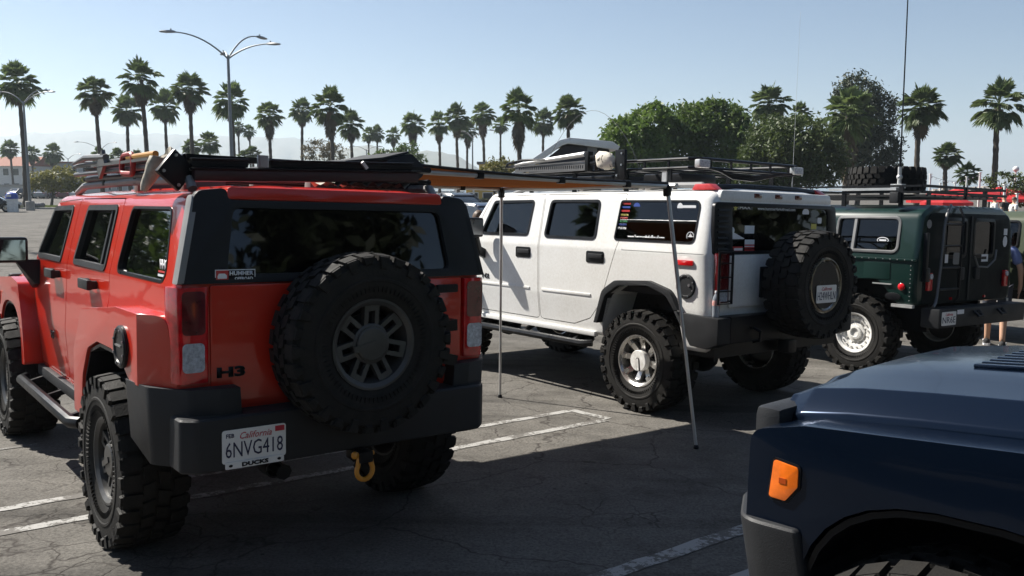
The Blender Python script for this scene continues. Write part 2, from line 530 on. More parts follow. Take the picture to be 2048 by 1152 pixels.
def wheel_meshes(R, W, rim, style):
    h = W / 2
    ty = tyre_mesh(R, W, rim, pitches=30 if style != 'bolt' else 22, chunk=1.0 if style != 'bolt' else 0.9, depth=0.016 if style != 'bolt' else 0.022)
    b = MB(); cap = MB(); back = MB()
    rim_barrel(b, rim, h)
    back.lathe([(rim - 0.03, -h * 0.1), (0.16, -h * 0.1), (0.15, h * 0.12), (0.04, h * 0.14), (0.01, h * 0.14)], 28, caps=True)
    if style == 'pair':            # seven pairs of thin spokes, big flat centre
        for k in range(7):
            a = 2 * math.pi * k / 7
            for sg in (-1, 1):
                spoke_box(b, a, 0.075, rim - 0.02, 0.011, 0.012, h * 0.58, h * 0.66, 0.04, off=sg * 0.030)
            spoke_box(b, a, rim - 0.055, rim - 0.02, 0.035, 0.038, h * 0.64, h * 0.66, 0.03)
        b.lathe([(0.10, h * 0.2), (0.105, h * 0.60), (0.095, h * 0.64), (0.0, h * 0.64)], 28)
        cap.lathe([(0.088, h * 0.62), (0.088, h * 0.70), (0.080, h * 0.73), (0.002, h * 0.73)], 28)
        cap.box((0.045, h * 0.745, 0), (0.13, 0.008, 0.030))
    elif style == 'wide':          # eight wide spokes with a broad pale cap
        for k in range(8):
            a = 2 * math.pi * (k + 0.3) / 8
            spoke_box(b, a, 0.08, rim - 0.015, 0.024, 0.030, h * 0.40, h * 0.70, 0.05)
            spoke_box(b, a, rim - 0.06, rim - 0.01, 0.018, 0.020, h * 0.72, h * 0.76, 0.03)
        b.lathe([(0.09, h * 0.1), (0.10, h * 0.45), (0.0, h * 0.45)], 28)
        cap.lathe([(0.098, h * 0.45), (0.100, h * 0.74), (0.094, h * 0.79), (0.002, h * 0.80)], 36)
        sl = fillet([(-0.020, -0.095, .002), (0.020, -0.095, .002), (0.020, 0.03, .018), (-0.020, 0.03, .018)], 4)
        back.prism(sl, lambda u, v: (u, h * 0.77, v), lambda u, v: (u, h * 0.80 + 0.003, v)); sl2 = grow(sl, -0.007)
        cap.prism(sl2, lambda u, v: (u, h * 0.78, v), lambda u, v: (u, h * 0.80 + 0.006, v))
    else:                          # two-piece bolted steel wheel
        b.lathe([(rim - 0.03, h * 0.66), (rim - 0.075, h * 0.62), (rim - 0.085, h * 0.50), (0.12, h * 0.40), (0.115, h * 0.58), (0.085, h * 0.60), (0.08, h * 0.72), (0.055, h * 0.74), (0.05, h * 0.62), (0.0, h * 0.62)], 36)
        for k in range(16):
            a = 2 * math.pi * k / 16
            c0 = Vector(((rim - 0.052) * math.cos(a), h * 0.66, (rim - 0.052) * math.sin(a)))
            cap.lathe([(0.011, -0.01), (0.011, 0.010), (0.001, 0.010)], 6, Matrix.Translation(c0))
        for k in range(10):
            a = 2 * math.pi * (k + 0.5) / 10
            spoke_box(b, a, 0.11, rim - 0.08, 0.010, 0.013, h * 0.47, h * 0.56, 0.03)
        for k in range(8):
            a = 2 * math.pi * k / 8
            cap.lathe([(0.012, 0), (0.012, 0.02), (0.001, 0.02)], 6, Matrix.Translation(Vector((0.068 * math.cos(a), h * 0.60, 0.068 * math.sin(a)))))
    return ty, b.mesh('wheel', smooth=30, bevel=0), cap.mesh('hub', smooth=30), back.mesh('brake_drum', smooth=30)

def add_wheel(ms, mats, parent, loc, face, spin=0.0, name='wheel', extra=None):
    """face = unit direction of the wheel's outer side in the car frame"""
    f = Vector(face).normalized()
    up = Vector((0, 0, 1)); xa = f.cross(up).normalized()
    M = Matrix((xa, f, xa.cross(f))).transposed().to_4x4()
    M = Matrix.Translation(Vector(loc)) @ M @ Matrix.Rotation(spin, 4, 'Y')
    ty, rm, cp, bk = ms
    w = link(name, rm, mats[0], parent, M)
    link('tyre', ty, M_RUBBER, w)
    link('hub_cap', cp, mats[1], w)
    link('brake_drum', bk, M_BLACK, w)
    return w

# ------------------------------------------------------------------ car body helpers
def body_ring(x, half, inset=0.0, shear=None, n=4):
    """closed cross-section from a half profile (y, z, r) listed bottom to top"""
    zb, zt = half[0][1], half[-1][1]
    zm = (zb + zt) / 2
    L = [(max(0.02, y - inset), z + (inset if z <= zb + 1e-6 else 0) - (inset if z > zt - 0.12 else 0), r) for y, z, r in half]
    ring = fillet(L + [(-y, z, r) for y, z, r in reversed(L)], n)
    if shear is None:
        return [(x, y, z) for y, z in ring]
    return [(shear(x, y, z), y, z) for y, z in ring]

def hull_mesh(sta, shear, inner=None, n=4):
    """sta: (x, half, inset). inner: same list for the cavity (reversed shell)"""
    b = MB(); b.loft([body_ring(x, h, i, shear, n) for x, h, i in sta])
    me = b.mesh('hull', smooth=30)
    if inner:
        c = MB(); c.loft([body_ring(x, h, i, shear, n) for x, h, i in inner])
        me = boolean(me, c.mesh('cav'))
    return me

def side_map(yf, off, side):
    return lambda x, z: (x, side * (yf(z) + off), z)

def side_plate(name, poly, yf, o0, o1, side, m, parent, holes=(), bevel=0.0, M=None, smooth=35):
    b = MB(); b.prism(poly, side_map(yf, o0, side), side_map(yf, o1, side), holes)
    return b.build(name, m, parent, smooth=smooth, bevel=bevel)

def cut_prism_y(b, poly, y0, y1):
    b.ngprism(poly, lambda x, z: (x, y0, z), lambda x, z: (x, y1, z)); return b

def cut_prism_x(b, poly, x0, x1):
    b.ngprism(poly, lambda y, z: (x0, y, z), lambda y, z: (x1, y, z)); return b

def seat(parent, x, y, z, m, w=0.5, hgt=0.62, name='seat'):
    b = MB()
    b.box((x + 0.05, y, z + 0.09), (0.50, w, 0.18))
    q = Matrix.Rotation(-0.2, 3, 'Y')
    b.box((x - 0.22, y, z + 0.18 + hgt / 2), (0.14, w, hgt), q)
    b.box((x - 0.30, y, z + 0.26 + hgt), (0.09, w * 0.5, 0.17), q)
    return b.build(name, m, parent, bevel=0.03)

def steering(parent, x, y, z):
    b = MB()
    pts = [(x + 0.06 * math.sin(a), y + 0.19 * math.cos(a), z + 0.19 * math.sin(a)) for a in [2 * math.pi * k / 20 for k in range(20)]]
    b.tube(pts, 0.014, 6, closed=True)
    b.bar((x, y - 0.18, z), (x, y + 0.18, z), 0.03, 0.02)
    b.bar((x, y, z), (x + 0.3, y, z - 0.1), 0.04)
    return b.build('steering_wheel', M_DARKIN, parent)

def licence_plate(parent, loc, F, number, m_ink, frame=None, month=None, w=0.305, h=0.155):
    L = Vector(loc)
    p = panel('licence_plate', rect(w, h, 0.012), F, loc, M_PLATE, parent, 0.004)
    z = F @ Vector((0, 0, 0.0045)); up = F @ Vector((0, 1, 0)); rt = F @ Vector((1, 0, 0))
    text('lettering', number, h * 0.46, L + z - up * h * 0.10, F, m_ink, p, w=w * 0.90)
    text('lettering', 'California', h * 0.20, L + z + up * h * 0.30 + rt * w * (0.02 if month else 0), F, M_INKRED, p, w=w * 0.50, shear=0.35)
    if month:
        text('lettering', month, h * 0.12, L + z + up * h * 0.33 - rt * w * 0.38, F, m_ink, p, bold=0.02)
        panel('registration_sticker', rect(w * 0.15, h * 0.16), F, L + z + up * h * 0.37 + rt * w * 0.40, M_INKRED, p, 0.001)
    if frame:
        fr = panel('plate_frame', rect(w * 0.92, h * 0.20, 0.006), F, L + z * 1.2 - up * h * 0.56, M_PLATE, p, 0.004)
        text('lettering', frame, h * 0.13, L + z * 2.4 - up * h * 0.56, F, M_BLACK, p, w=w * 0.42, bold=0.05)
        for sg in (-1, 1):
            panel('emblem', disc(h * 0.06, 12, sy=0.7), F, L + z * 2.4 - up * h * 0.56 + rt * sg * w * 0.38, M_BLACK, p, 0.001)
    return p
# ------------------------------------------------------------------ the setting: ground, sea, hills
def ground_material():
    m, n, l, b = mat('weathered_asphalt')
    nt = m.node_tree
    big = noise(nt, 0.35, 6, rough=0.6)
    mid = noise(nt, 2.3, 6, rough=0.7)
    fin = noise(nt, 55, 4, rough=0.75)
    tc = n.new('ShaderNodeTexCoord')
    c1 = ramp(nt, big.outputs[0], [(0.3, (0.098, 0.092, 0.083)), (0.7, (0.140, 0.131, 0.117))])
    c2 = ramp(nt, mid.outputs[0], [(0.30, 0.66), (0.52, 1.0), (0.78, 1.22)])
    c3 = ramp(nt, fin.outputs[0], [(0.30, 0.48), (0.5, 1.0), (0.72, 1.45)])
    mu = n.new('ShaderNodeMix'); mu.data_type = 'RGBA'; mu.blend_type = 'MULTIPLY'; mu.inputs[0].default_value = 1
    l.new(c1.outputs[0], mu.inputs[6]); l.new(c2.outputs[0], mu.inputs[7])
    mu2 = n.new('ShaderNodeMix'); mu2.data_type = 'RGBA'; mu2.blend_type = 'MULTIPLY'; mu2.inputs[0].default_value = 1
    l.new(mu.outputs[2], mu2.inputs[6]); l.new(c3.outputs[0], mu2.inputs[7])
    # cracks: edges of warped cells, kept only in patches
    def crack(scale, width, lo, hi, seed):
        mp = n.new('ShaderNodeMapping'); mp.inputs['Location'].default_value = (seed, seed * 0.7, 0)
        l.new(tc.outputs['Object'], mp.inputs[0])
        wv = noise(nt, 1.7, 4); wv2 = n.new('ShaderNodeVectorMath'); wv2.operation = 'SCALE'; wv2.inputs['Scale'].default_value = 0.5
        l.new(wv.outputs['Color'], wv2.inputs[0])
        ad = n.new('ShaderNodeVectorMath'); ad.operation = 'ADD'
        l.new(mp.outputs[0], ad.inputs[0]); l.new(wv2.outputs[0], ad.inputs[1])
        vo = n.new('ShaderNodeTexVoronoi'); vo.feature = 'DISTANCE_TO_EDGE'; vo.inputs['Scale'].default_value = scale
        l.new(ad.outputs[0], vo.inputs['Vector'])
        ed = ramp(nt, vo.outputs['Distance'], [(0.0, 1.0), (width, 0.0)])
        pm = noise(nt, 0.55, 4); pm2 = ramp(nt, pm.outputs[0], [(lo, 0.0), (hi, 1.0)])
        mm = n.new('ShaderNodeMath'); mm.operation = 'MULTIPLY'
        l.new(ed.outputs[0], mm.inputs[0]); l.new(pm2.outputs[0], mm.inputs[1])
        return mm
    k1 = crack(3.4, 0.030, 0.50, 0.60, 3.1)
    k2 = crack(0.55, 0.006, 0.30, 0.45, 9.4)
    mxk = n.new('ShaderNodeMath'); mxk.operation = 'MAXIMUM'
    l.new(k1.outputs[0], mxk.inputs[0]); l.new(k2.outputs[0], mxk.inputs[1])
    dk = n.new('ShaderNodeMix'); dk.data_type = 'RGBA'
    dk.inputs[7].default_value = (0.045, 0.04, 0.036, 1)
    l.new(mxk.outputs[0], dk.inputs[0]); l.new(mu2.outputs[2], dk.inputs[6])
    # oil stains and black specks
    st = noise(nt, 0.9, 3); st2 = ramp(nt, st.outputs[0], [(0.58, 0.0), (0.72, 0.6)])
    ds = n.new('ShaderNodeMix'); ds.data_type = 'RGBA'; ds.inputs[7].default_value = (0.045, 0.041, 0.037, 1)
    l.new(st2.outputs[0], ds.inputs[0]); l.new(dk.outputs[2], ds.inputs[6])
    vo = n.new('ShaderNodeTexVoronoi'); vo.inputs['Scale'].default_value = 3.2
    l.new(tc.outputs['Object'], vo.inputs['Vector'])
    sp = ramp(nt, vo.outputs['Distance'], [(0.035, 0.85), (0.05, 0.0)])
    d2 = n.new('ShaderNodeMix'); d2.data_type = 'RGBA'; d2.inputs[7].default_value = (0.03, 0.028, 0.026, 1)
    l.new(sp.outputs[0], d2.inputs[0]); l.new(ds.outputs[2], d2.inputs[6])
    # long scuffs and tyre marks
    mpt = n.new('ShaderNodeMapping'); mpt.inputs['Rotation'].default_value = (0, 0, math.radians(52)); mpt.inputs['Scale'].default_value = (0.22, 3.2, 1)
    l.new(tc.outputs['Object'], mpt.inputs[0])
    nt2 = n.new('ShaderNodeTexNoise'); nt2.inputs['Scale'].default_value = 1.0; nt2.inputs['Detail'].default_value = 5; l.new(mpt.outputs[0], nt2.inputs['Vector'])
    tm = ramp(nt, nt2.outputs[0], [(0.34, 0.68), (0.46, 1.0), (0.60, 1.0), (0.72, 1.16)])
    mt = n.new('ShaderNodeMix'); mt.data_type = 'RGBA'; mt.blend_type = 'MULTIPLY'; mt.inputs[0].default_value = 1
    l.new(d2.outputs[2], mt.inputs[6]); l.new(tm.outputs[0], mt.inputs[7])
    l.new(mt.outputs[2], b.inputs['Base Color'])
    b.inputs['Roughness'].default_value = 0.9; b.inputs['Specular IOR Level'].default_value = 0.15
    bp = n.new('ShaderNodeBump'); bp.inputs['Strength'].default_value = 0.5; bp.inputs['Distance'].default_value = 0.008
    hs = n.new('ShaderNodeMath'); hs.operation = 'SUBTRACT'
    l.new(fin.outputs[0], hs.inputs[0]); l.new(mxk.outputs[0], hs.inputs[1])
    l.new(hs.outputs[0], bp.inputs['Height']); l.new(bp.outputs[0], b.inputs['Normal'])
    return m
M_GROUND = ground_material()

def spaced(lo, hi, near, grow_):
    out = [0.0]; s = near
    while out[-1] < hi:
        out.append(out[-1] + s); s *= grow_
    neg = [0.0]; s = near
    while neg[-1] > lo:
        neg.append(neg[-1] - s); s *= grow_
    return sorted(set(neg[1:] + out))
gx = spaced(-420, 420, 1.0, 1.07); gy = spaced(-120, 200, 1.0, 1.06)
b = MB(); nx = len(gx)
b.v = [(x, y, ground_z(x, y)) for y in gy for x in gx]
b.f = [(j * nx + i, j * nx + i + 1, (j + 1) * nx + i + 1, (j + 1) * nx + i) for j in range(len(gy) - 1) for i in range(nx - 1)]
ground = b.build('ground', M_GROUND, smooth=60, recalc=False)
tag(ground, 'weathered grey asphalt parking lot with fine cracks', 'ground', kind='structure')

m, n, l, bs = mat('sea_water')
bs.inputs['Base Color'].default_value = (0.03, 0.07, 0.10, 1); bs.inputs['Roughness'].default_value = 0.12
wv = noise(m.node_tree, 0.25, 5); bp_ = n.new('ShaderNodeBump'); bp_.inputs['Strength'].default_value = 0.6; bp_.inputs['Distance'].default_value = 0.6
l.new(wv.outputs[0], bp_.inputs['Height']); l.new(bp_.outputs[0], bs.inputs['Normal'])
b = MB(); b.v = [(-4500, 150, -3.0), (4500, 150, -3.0), (4500, 5200, -3.0), (-4500, 5200, -3.0)]; b.f = [(0, 1, 2, 3)]
tag(b.build('sea', m, smooth=0, recalc=False), 'blue-grey sea reaching to the horizon', 'sea', kind='structure')

M_HILL = simple('hill_scrub', (0.075, 0.085, 0.05), 0.9, c2=(0.16, 0.15, 0.11), scale=0.012, rvar=0.02)
def hills(name, prof, Y, depth, seed, label):
    """ridge through photo points (px, py) at distance Y, rising out of the sea"""
    r = random.Random(seed); b = MB(); rows = 9
    xs = list(range(int(prof[0][0]), int(prof[-1][0]) + 1, 14))
    def top(px):
        for (x0, y0), (x1, y1) in zip(prof, prof[1:]):
            if x0 <= px <= x1: return y0 + (y1 - y0) * (px - x0) / (x1 - x0)
        return prof[-1][1]
    jit = [r.uniform(-1.6, 1.6) for _ in xs]
    for k in range(rows):
        t = k / (rows - 1)
        for i, px in enumerate(xs):
            p = at(px, top(px) + jit[i], Y)
            hgt = p.z + 3
            s = math.sin(t * math.pi / 2)
            y = Y - depth * (1 - t) + (r.uniform(-1, 1) * depth * 0.06 if 0 < k < rows - 1 else 0)
            x = p.x * y / Y
            b.v.append((x, y, -4 + hgt * (s ** 1.2) * (1 + 0.10 * math.sin(px * 0.045 + k * 1.7) * (1 - t))))
    N = len(xs)
    # back slope
    for i, px in enumerate(xs):
        p = at(px, top(px), Y); b.v.append((p.x * (Y + depth) / Y, Y + depth, -4))
    b.f = [(k * N + i, k * N + i + 1, (k + 1) * N + i + 1, (k + 1) * N + i) for k in range(rows) for i in range(N - 1)]
    return tag(b.build(name, M_HILL, smooth=50, recalc=False), label, 'hill', kind='structure')
hills('hills', [(-700, 300), (-200, 285), (-60, 276), (60, 268), (130, 264), (170, 262), (260, 268), (380, 270), (480, 273), (580, 277), (680, 292), (760, 320), (860, 372)], 3300, 900, 3, 'far pale ridge of hills behind the palms')
hills('headland', [(560, 330), (640, 306), (700, 294), (740, 291), (790, 303), (840, 301), (880, 304), (915, 312), (945, 328), (975, 350), (1000, 369)], 2100, 500, 5, 'nearer blue-grey headland sloping down to the sea')

# painted bay lines, worn through in places
m, n, l, bs = mat('worn_line_paint')
nz = noise(m.node_tree, 26, 5, rough=0.75); nb = noise(m.node_tree, 3.0, 3)
ad = n.new('ShaderNodeMath'); ad.operation = 'ADD'; l.new(nz.outputs[0], ad.inputs[0]); l.new(nb.outputs[0], ad.inputs[1])
rp = ramp(m.node_tree, ad.outputs[0], [(0.93, (0.105, 0.098, 0.088)), (1.08, (0.20, 0.195, 0.18)), (1.3, (0.31, 0.305, 0.29))])
l.new(rp.outputs[0], bs.inputs['Base Color']); bs.inputs['Roughness'].default_value = 0.85
M_LINE = m
def bay_line(a0, t0, a1, t1, w=0.085, seed=0):
    r = random.Random(seed); b = MB(); d = Vector((a1 - a0, t1 - t0)); L = d.length; d /= L; nn = Vector((-d.y, d.x)); k = max(2, int(L / 0.12))
    for i in range(k + 1):
        q = Vector((a0, t0)) + d * L * i / k
        for sg in (-1, 1):
            e = q + nn * sg * (w / 2 + r.uniform(-0.008, 0.008)); p = lot(e.x, e.y); b.v.append((p.x, p.y, ground_z(p.x, p.y) + (0.004 if (p - Vector((1, 4, 0))).length < 16 else 0.02)))
    b.f = [(2 * i, 2 * i + 2, 2 * i + 3, 2 * i + 1) for i in range(k)]
    return tag(b.build('bay_line', M_LINE, smooth=0), 'worn white bay line painted on the asphalt', 'road marking', 'parking bay lines', kind='structure')
bay_line(5.76, -3.5, 5.955, 5.40, seed=1)
bay_line(5.34, -3.5, 5.50, 5.44, seed=2)
bay_line(5.52, 5.49, 5.97, 5.45, w=0.09, seed=3)
bay_line(3.02, 0.5, 3.06, 4.3, w=0.11, seed=4)
bay_line(2.58, 1.5, 2.64, 4.3, w=0.11, seed=5)
bay_line(7.40, -3.5, 7.33, 1.25, w=0.05, seed=6)
for k in range(5):
    A = 11.5 + 3.1 * k
    bay_line(A, -9, A, -4.5, seed=20 + k); bay_line(A + 0.42, -9, A + 0.42, -4.5, seed=40 + k)
for k in range(4):
    bay_line(5.0 - k * 0.0 + 3.0 * k, 13.2 + 0.0 * k, 5.0 + 3.0 * k, 19, seed=60 + k)
M_MIRROR = simple('mirror_silver', (0.30, 0.32, 0.33), 0.04, metal=1.0, rvar=0.02)
# ------------------------------------------------------------------ boxy mid-size off-roader (the red one and the blue one)
H3_W = wheel_meshes(0.465, 0.33, 0.225, 'pair')
def h3_y(z):
    if z > 1.44: return 0.85 - (z - 1.44) * 0.225
    if z > 1.0: return 0.87 - (z - 1.0) * 0.045
    return 0.86 + (z - 0.6) * 0.025
def h3_xr(z): return -0.885 + max(0.0, z - 1.44) * 0.14      # rear face
def h3_xw(z): return 2.52 - max(0.0, z - 1.33) * 0.95        # windshield
def h3_shear(x, y, z):
    wr = 1 - smooth(-0.7, 0.1, x) if x > -0.7 else 1
    wf = max(0.0, min(1.0, (x - 1.7) / 0.82))
    return x + wr * max(0.0, z - 1.44) * 0.14 - wf * max(0.0, z - 1.33) * 0.95

def make_h3(M, M_P, name, label, full=True):
    root = empty(name, M, label, 'car', None)
    half = [(0.84, 0.60, 0.05), (0.87, 1.0, 0.4), (0.85, 1.44, 0.10), (0.752, 1.875, 0.085), (0.40, 1.925, 0.5)]
    sta = [(-0.885, half, 0.05), (-0.872, half, 0.022), (-0.84, half, 0.004), (-0.80, half, 0), (-0.4, half, 0), (0.1, half, 0), (0.8, half, 0), (1.6, half, 0), (1.9, half, 0), (2.2, half, 0), (2.46, half, 0), (2.505, half, 0.012), (2.52, half, 0.03)]
    hin = [(0.79, 1.10, 0.05), (0.80, 1.2, 0.3), (0.79, 1.44, 0.10), (0.69, 1.82, 0.08), (0.40, 1.865, 0.4)]
    inner = [(-0.83, hin, 0), (0.0, hin, 0), (1.6, hin, 0), (2.44, hin, 0)]
    me = hull_mesh(sta, h3_shear, inner)
    wins = {'front': fillet([(1.56, 1.445, .03), (2.34, 1.445, .03), (2.07, 1.795, .05), (1.505, 1.805, .03)], 3),
            'rear': fillet([(0.41, 1.455, .03), (1.19, 1.455, .03), (1.095, 1.805, .04), (0.41, 1.81, .03)], 3),
            'quarter': fillet([(-0.70, 1.455, .05), (0.17, 1.455, .05), (0.12, 1.81, .05), (-0.565, 1.81, .06)], 3)}
    doors = {'front': fillet([(1.375, 0.66, .06), (2.40, 0.66, .06), (2.46, 1.30, .05), (2.155, 1.835, .06), (1.36, 1.86, .02)], 3),
             'rear': fillet([(0.62, 0.66, .05), (1.365, 0.66, .05), (1.35, 1.86, .02), (0.30, 1.86, .05), (0.285, 1.28, .08), (0.62, 0.95, .1)], 3)}
    arch_r = [(0.50, 0.3), (0.46, 0.86), (0.34, 1.02), (0.12, 1.09), (-0.22, 1.09), (-0.44, 1.0), (-0.58, 0.78), (-0.62, 0.3)]
    arch_f = [(2.842 - 0.60, 0.3), (2.842 - 0.56, 0.78), (2.842 - 0.42, 1.0), (2.842 - 0.2, 1.09), (2.842 + 0.16, 1.09), (2.842 + 0.36, 1.0), (2.842 + 0.5, 0.80), (2.842 + 0.52, 0.3)]
    c = MB()
    for s in (1, -1):
        for w in wins.values(): cut_prism_y(c, w, s * 0.55, s * 1.2)
        cut_prism_y(c, arch_r, s * 0.52, s * 1.2)
        cut_prism_y(c, [(p[0], p[1] * 0.999) for p in arch_f], s * 0.52, s * 1.2)
    me = boolean(me, c.mesh('c', smooth=0))
    rw = fillet([(-0.64, 1.49, .04), (0.64, 1.49, .04), (0.585, 1.825, .05), (-0.585, 1.825, .05)], 3)
    ws = fillet([(-0.70, 1.40, .04), (0.70, 1.40, .04), (0.62, 1.84, .05), (-0.62, 1.84, .05)], 3)
    c = MB(); cut_prism_x(c, rw, -1.3, -0.55); cut_prism_x(c, ws, 1.7, 2.9)
    me = boolean(me, c.mesh('c', smooth=0))
    # doors are cut out of the shell and put back with a shut-line gap
    dm = {}
    for k, p in doors.items():
        c = MB(); cut_prism_y(c, grow(p, -0.007), 0.58, 1.2)
        dm[k] = boolean(me.copy(), c.mesh('c', smooth=0), 'INTERSECT')
    c = MB()
    for k, p in doors.items():
        for s in (1, -1):
            cut_prism_y(c, [(q[0] + (0.0003 if k == 'front' else 0), q[1]) for q in p], s * 0.575, s * 1.2)
    # the two door cutters overlap by a hair at the pillar, so take them one after another
    for k, p in doors.items():
        c = MB()
        for s in (1, -1): cut_prism_y(c, p, s * 0.575, s * 1.2)
        me = boolean(me, c.mesh('c', smooth=0))
    body = link('body', me, M_P, root)
    for s in (1, -1):
        for k in ('front', 'rear'):
            if s == 1: d = link('door', dm[k], M_P, root)
            else:
                mm = dm[k].copy(); mm.transform(Matrix.Scale(-1, 4, (0, 1, 0))); mm.flip_normals(); d = link('door', mm, M_P, root)
            x0 = 1.66 if k == 'front' else 0.66
            h = MB()
            h.box((x0 - 0.0, s * 0.900, 1.355), (0.235, 0.030, 0.060)); h.box((x0 + 0.085, s * 0.88, 1.355), (0.05, 0.05, 0.055)); h.box((x0 - 0.10, s * 0.88, 1.355), (0.03, 0.05, 0.05))
            h.build('handle', M_CHAR, d, bevel=0.009)
            gl = MB(); gl.ngprism(wins[k], side_map(h3_y, -0.030, s), side_map(h3_y, -0.025, s))
            g = gl.build('window', M_GLASSG if k == 'front' else M_GLASS, d, smooth=0)
            tr = MB(); tr.prism(grow(wins[k], 0.012), side_map(h3_y, -0.032, s), side_map(h3_y, 0.006, s), [grow(wins[k], -0.020)])
            tr.build('window_trim', M_CHAR, d)
            if k == 'rear':
                db = MB(); db.prism([(0.58, 1.475), (0.545, 1.475), (0.545, 1.79), (0.575, 1.79)], side_map(h3_y, -0.024, s), side_map(h3_y, -0.008, s)); db.build('window_divider', M_CHAR, d)
        q = MB(); q.ngprism(wins['quarter'], side_map(h3_y, -0.026, s), side_map(h3_y, -0.020, s)); q.build('quarter_window', M_GLASSD, root, smooth=0)
        tr = MB(); tr.prism(grow(wins['quarter'], 0.004), side_map(h3_y, -0.03, s), side_map(h3_y, 0.003, s), [grow(wins['quarter'], -0.010)]); tr.build('window_trim', M_BLACK, root)
    g = MB(); g.ngprism(rw, lambda y, z: (h3_xr(z) + 0.012, y, z), lambda y, z: (h3_xr(z) + 0.018, y, z)); g.build('rear_window', M_GLASSR, root, smooth=0)
    g = MB(); g.ngprism(ws, lambda y, z: (h3_xw(z) - 0.02, y, z), lambda y, z: (h3_xw(z) - 0.014, y, z)); g.build('windshield', M_GLASSG, root, smooth=0)
    # black surround of the hatch glass, wrapped round the rear pillars
    fo = fillet([(-0.838, 1.462, .01), (0.838, 1.462, .01), (0.752, 1.888, .05), (0.60, 1.905, .03), (0.60, 1.85, .02), (-0.60, 1.85, .02), (-0.60, 1.905, .03), (-0.752, 1.888, .05)], 3)
    t = MB(); t.prism(fo, lambda y, z: (h3_xr(z) + 0.03, y, z), lambda y, z: (h3_xr(z) - 0.014, y, z), [grow(rw, -0.012)])
    t.build('hatch_surround', M_PLASTIC, root, bevel=0.006)
    for s in (1, -1):
        t = MB()
        pp = fillet([(-0.898, 1.462, .01), (-0.825, 1.462, .01), (-0.765, 1.865, .02), (-0.838, 1.872, .03)], 3)
        t.prism(pp, side_map(h3_y, -0.02, s), side_map(h3_y, 0.010, s)); t.build('pillar_trim', M_GREYTRIM if s == 1 else M_PLASTIC, root, bevel=0.008)  # black plastic both sides; the left one's sunlit tone is painted in as grey
    # hood, grille face, front fenders
    hh = lambda z, w: [(w, 0.62, 0.05), (w + 0.02, 0.95, 0.3), (w - 0.02, z - 0.02, 0.07), (0.40, z + 0.03, 0.4)]
    hb = MB(); hb.loft([body_ring(x, hh(z, w), i, None) for x, z, w, i in [(2.44, 1.335, 0.80, 0), (2.7, 1.325, 0.80, 0), (3.0, 1.305, 0.80, 0), (3.3, 1.275, 0.795, 0), (3.42, 1.255, 0.79, 0.004), (3.47, 1.24, 0.785, 0.02), (3.485, 1.23, 0.785, 0.05)]])
    c = MB()
    for s in (1, -1): cut_prism_y(c, arch_f, s * 0.50, s * 1.2)
    fb = link('front_body', boolean(hb.mesh('fb', smooth=30), c.mesh('c', smooth=0)), M_P, root)
    # raised clamshell hood lid with a power bulge and louvres
    lid = MB()
    def zl(x): return 1.335 - (x - 2.44) * 0.068 - max(0, x - 3.2) * 0.08
    rings = []
    for x in (2.50, 2.56, 2.8, 3.05, 3.25, 3.40, 3.455, 3.475):
        e = 0.0 if 2.53 < x < 3.44 else 0.02
        z = zl(x); r = []
        for y, dz in ((-0.815, -0.060), (-0.808, -0.030), (-0.72, 0.034), (-0.50, 0.044), (-0.44, 0.058), (0, 0.064), (0.44, 0.058), (0.50, 0.044), (0.72, 0.034), (0.808, -0.030), (0.815, -0.060), (0.76, -0.14), (-0.76, -0.14)):
            r.append((x, y * (1 - e * 0.5), z + dz - e))
        rings.append(r)
    lid.loft(rings); hd = lid.build('hood', M_P, root, bevel=0.007, bseg=2, bang=18, smooth=28)
    for k in range(9):
        v = MB(); v.box((2.95, -0.30 + k * 0.075, zl(2.95) + 0.066), (0.26, 0.030, 0.014), Matrix.Rotation(0.07, 3, 'Y')); v.build('louvre', M_P, hd, bevel=0.005)
    g = MB(); g.box((3.49, 0, 1.09), (0.03, 1.20, 0.24)); gr = g.build('grille', M_CHAR, root, bevel=0.02)
    for k in range(7):
        v = MB(); v.box((3.506, -0.42 + 0.14 * k, 1.09), (0.012, 0.062, 0.20)); v.build('grille_slot', M_BLACK, gr, bevel=0.01)
    for s in (1, -1):
        hl = MB(); hl.lathe([(0.0, 0.02), (0.085, 0.012), (0.10, -0.03)], 20, Matrix.Translation((3.497, s * 0.70, 1.09)) @ Matrix.Rotation(-math.pi / 2, 4, 'Z')); hl.build('headlight', M_LAMPCLEAR, root)
        hs = MB(); hs.box((3.47, s * 0.755, 1.09), (0.09, 0.25, 0.30)); hs.build('headlight_housing', M_CHAR, root, bevel=0.03)
    # fender flares
    fr_out = fillet([(0.66, 0.62, .02), (0.655, 0.98, .05), (0.45, 1.235, .08), (-0.30, 1.315, .10), (-0.82, 1.315, .07), (-0.875, 0.975, .02), (-0.56, 0.975, 0.0), (-0.50, 0.99, 0.05), (-0.40, 1.045, .10), (-0.20, 1.09, .15), (0.10, 1.09, .15), (0.31, 1.03, .12), (0.44, 0.86, .12), (0.48, 0.62, 0.0)], 4)
    fr = fr_out
    ff_out = fillet([(2.26, 0.64, .02), (2.34, 0.98, .06), (2.47, 1.235, .06), (2.75, 1.262, .06), (3.30, 1.225, .05), (3.47, 1.185, .05), (3.475, 0.88, .03), (3.40, 0.80, .03), (3.32, 0.80, 0)], 4)
    ffp = ff_out[::-1][:0] + list(reversed(ff_out))
    inner_f = [(2.842 - 0.47 * math.copysign(abs(math.cos(a)) ** 0.75, math.cos(a)), 0.64 + 0.43 * math.sin(a) ** 0.75) for a in [math.pi * (0.0 + 0.90 * i / 15) for i in range(16)]]
    ffp = ffp + inner_f
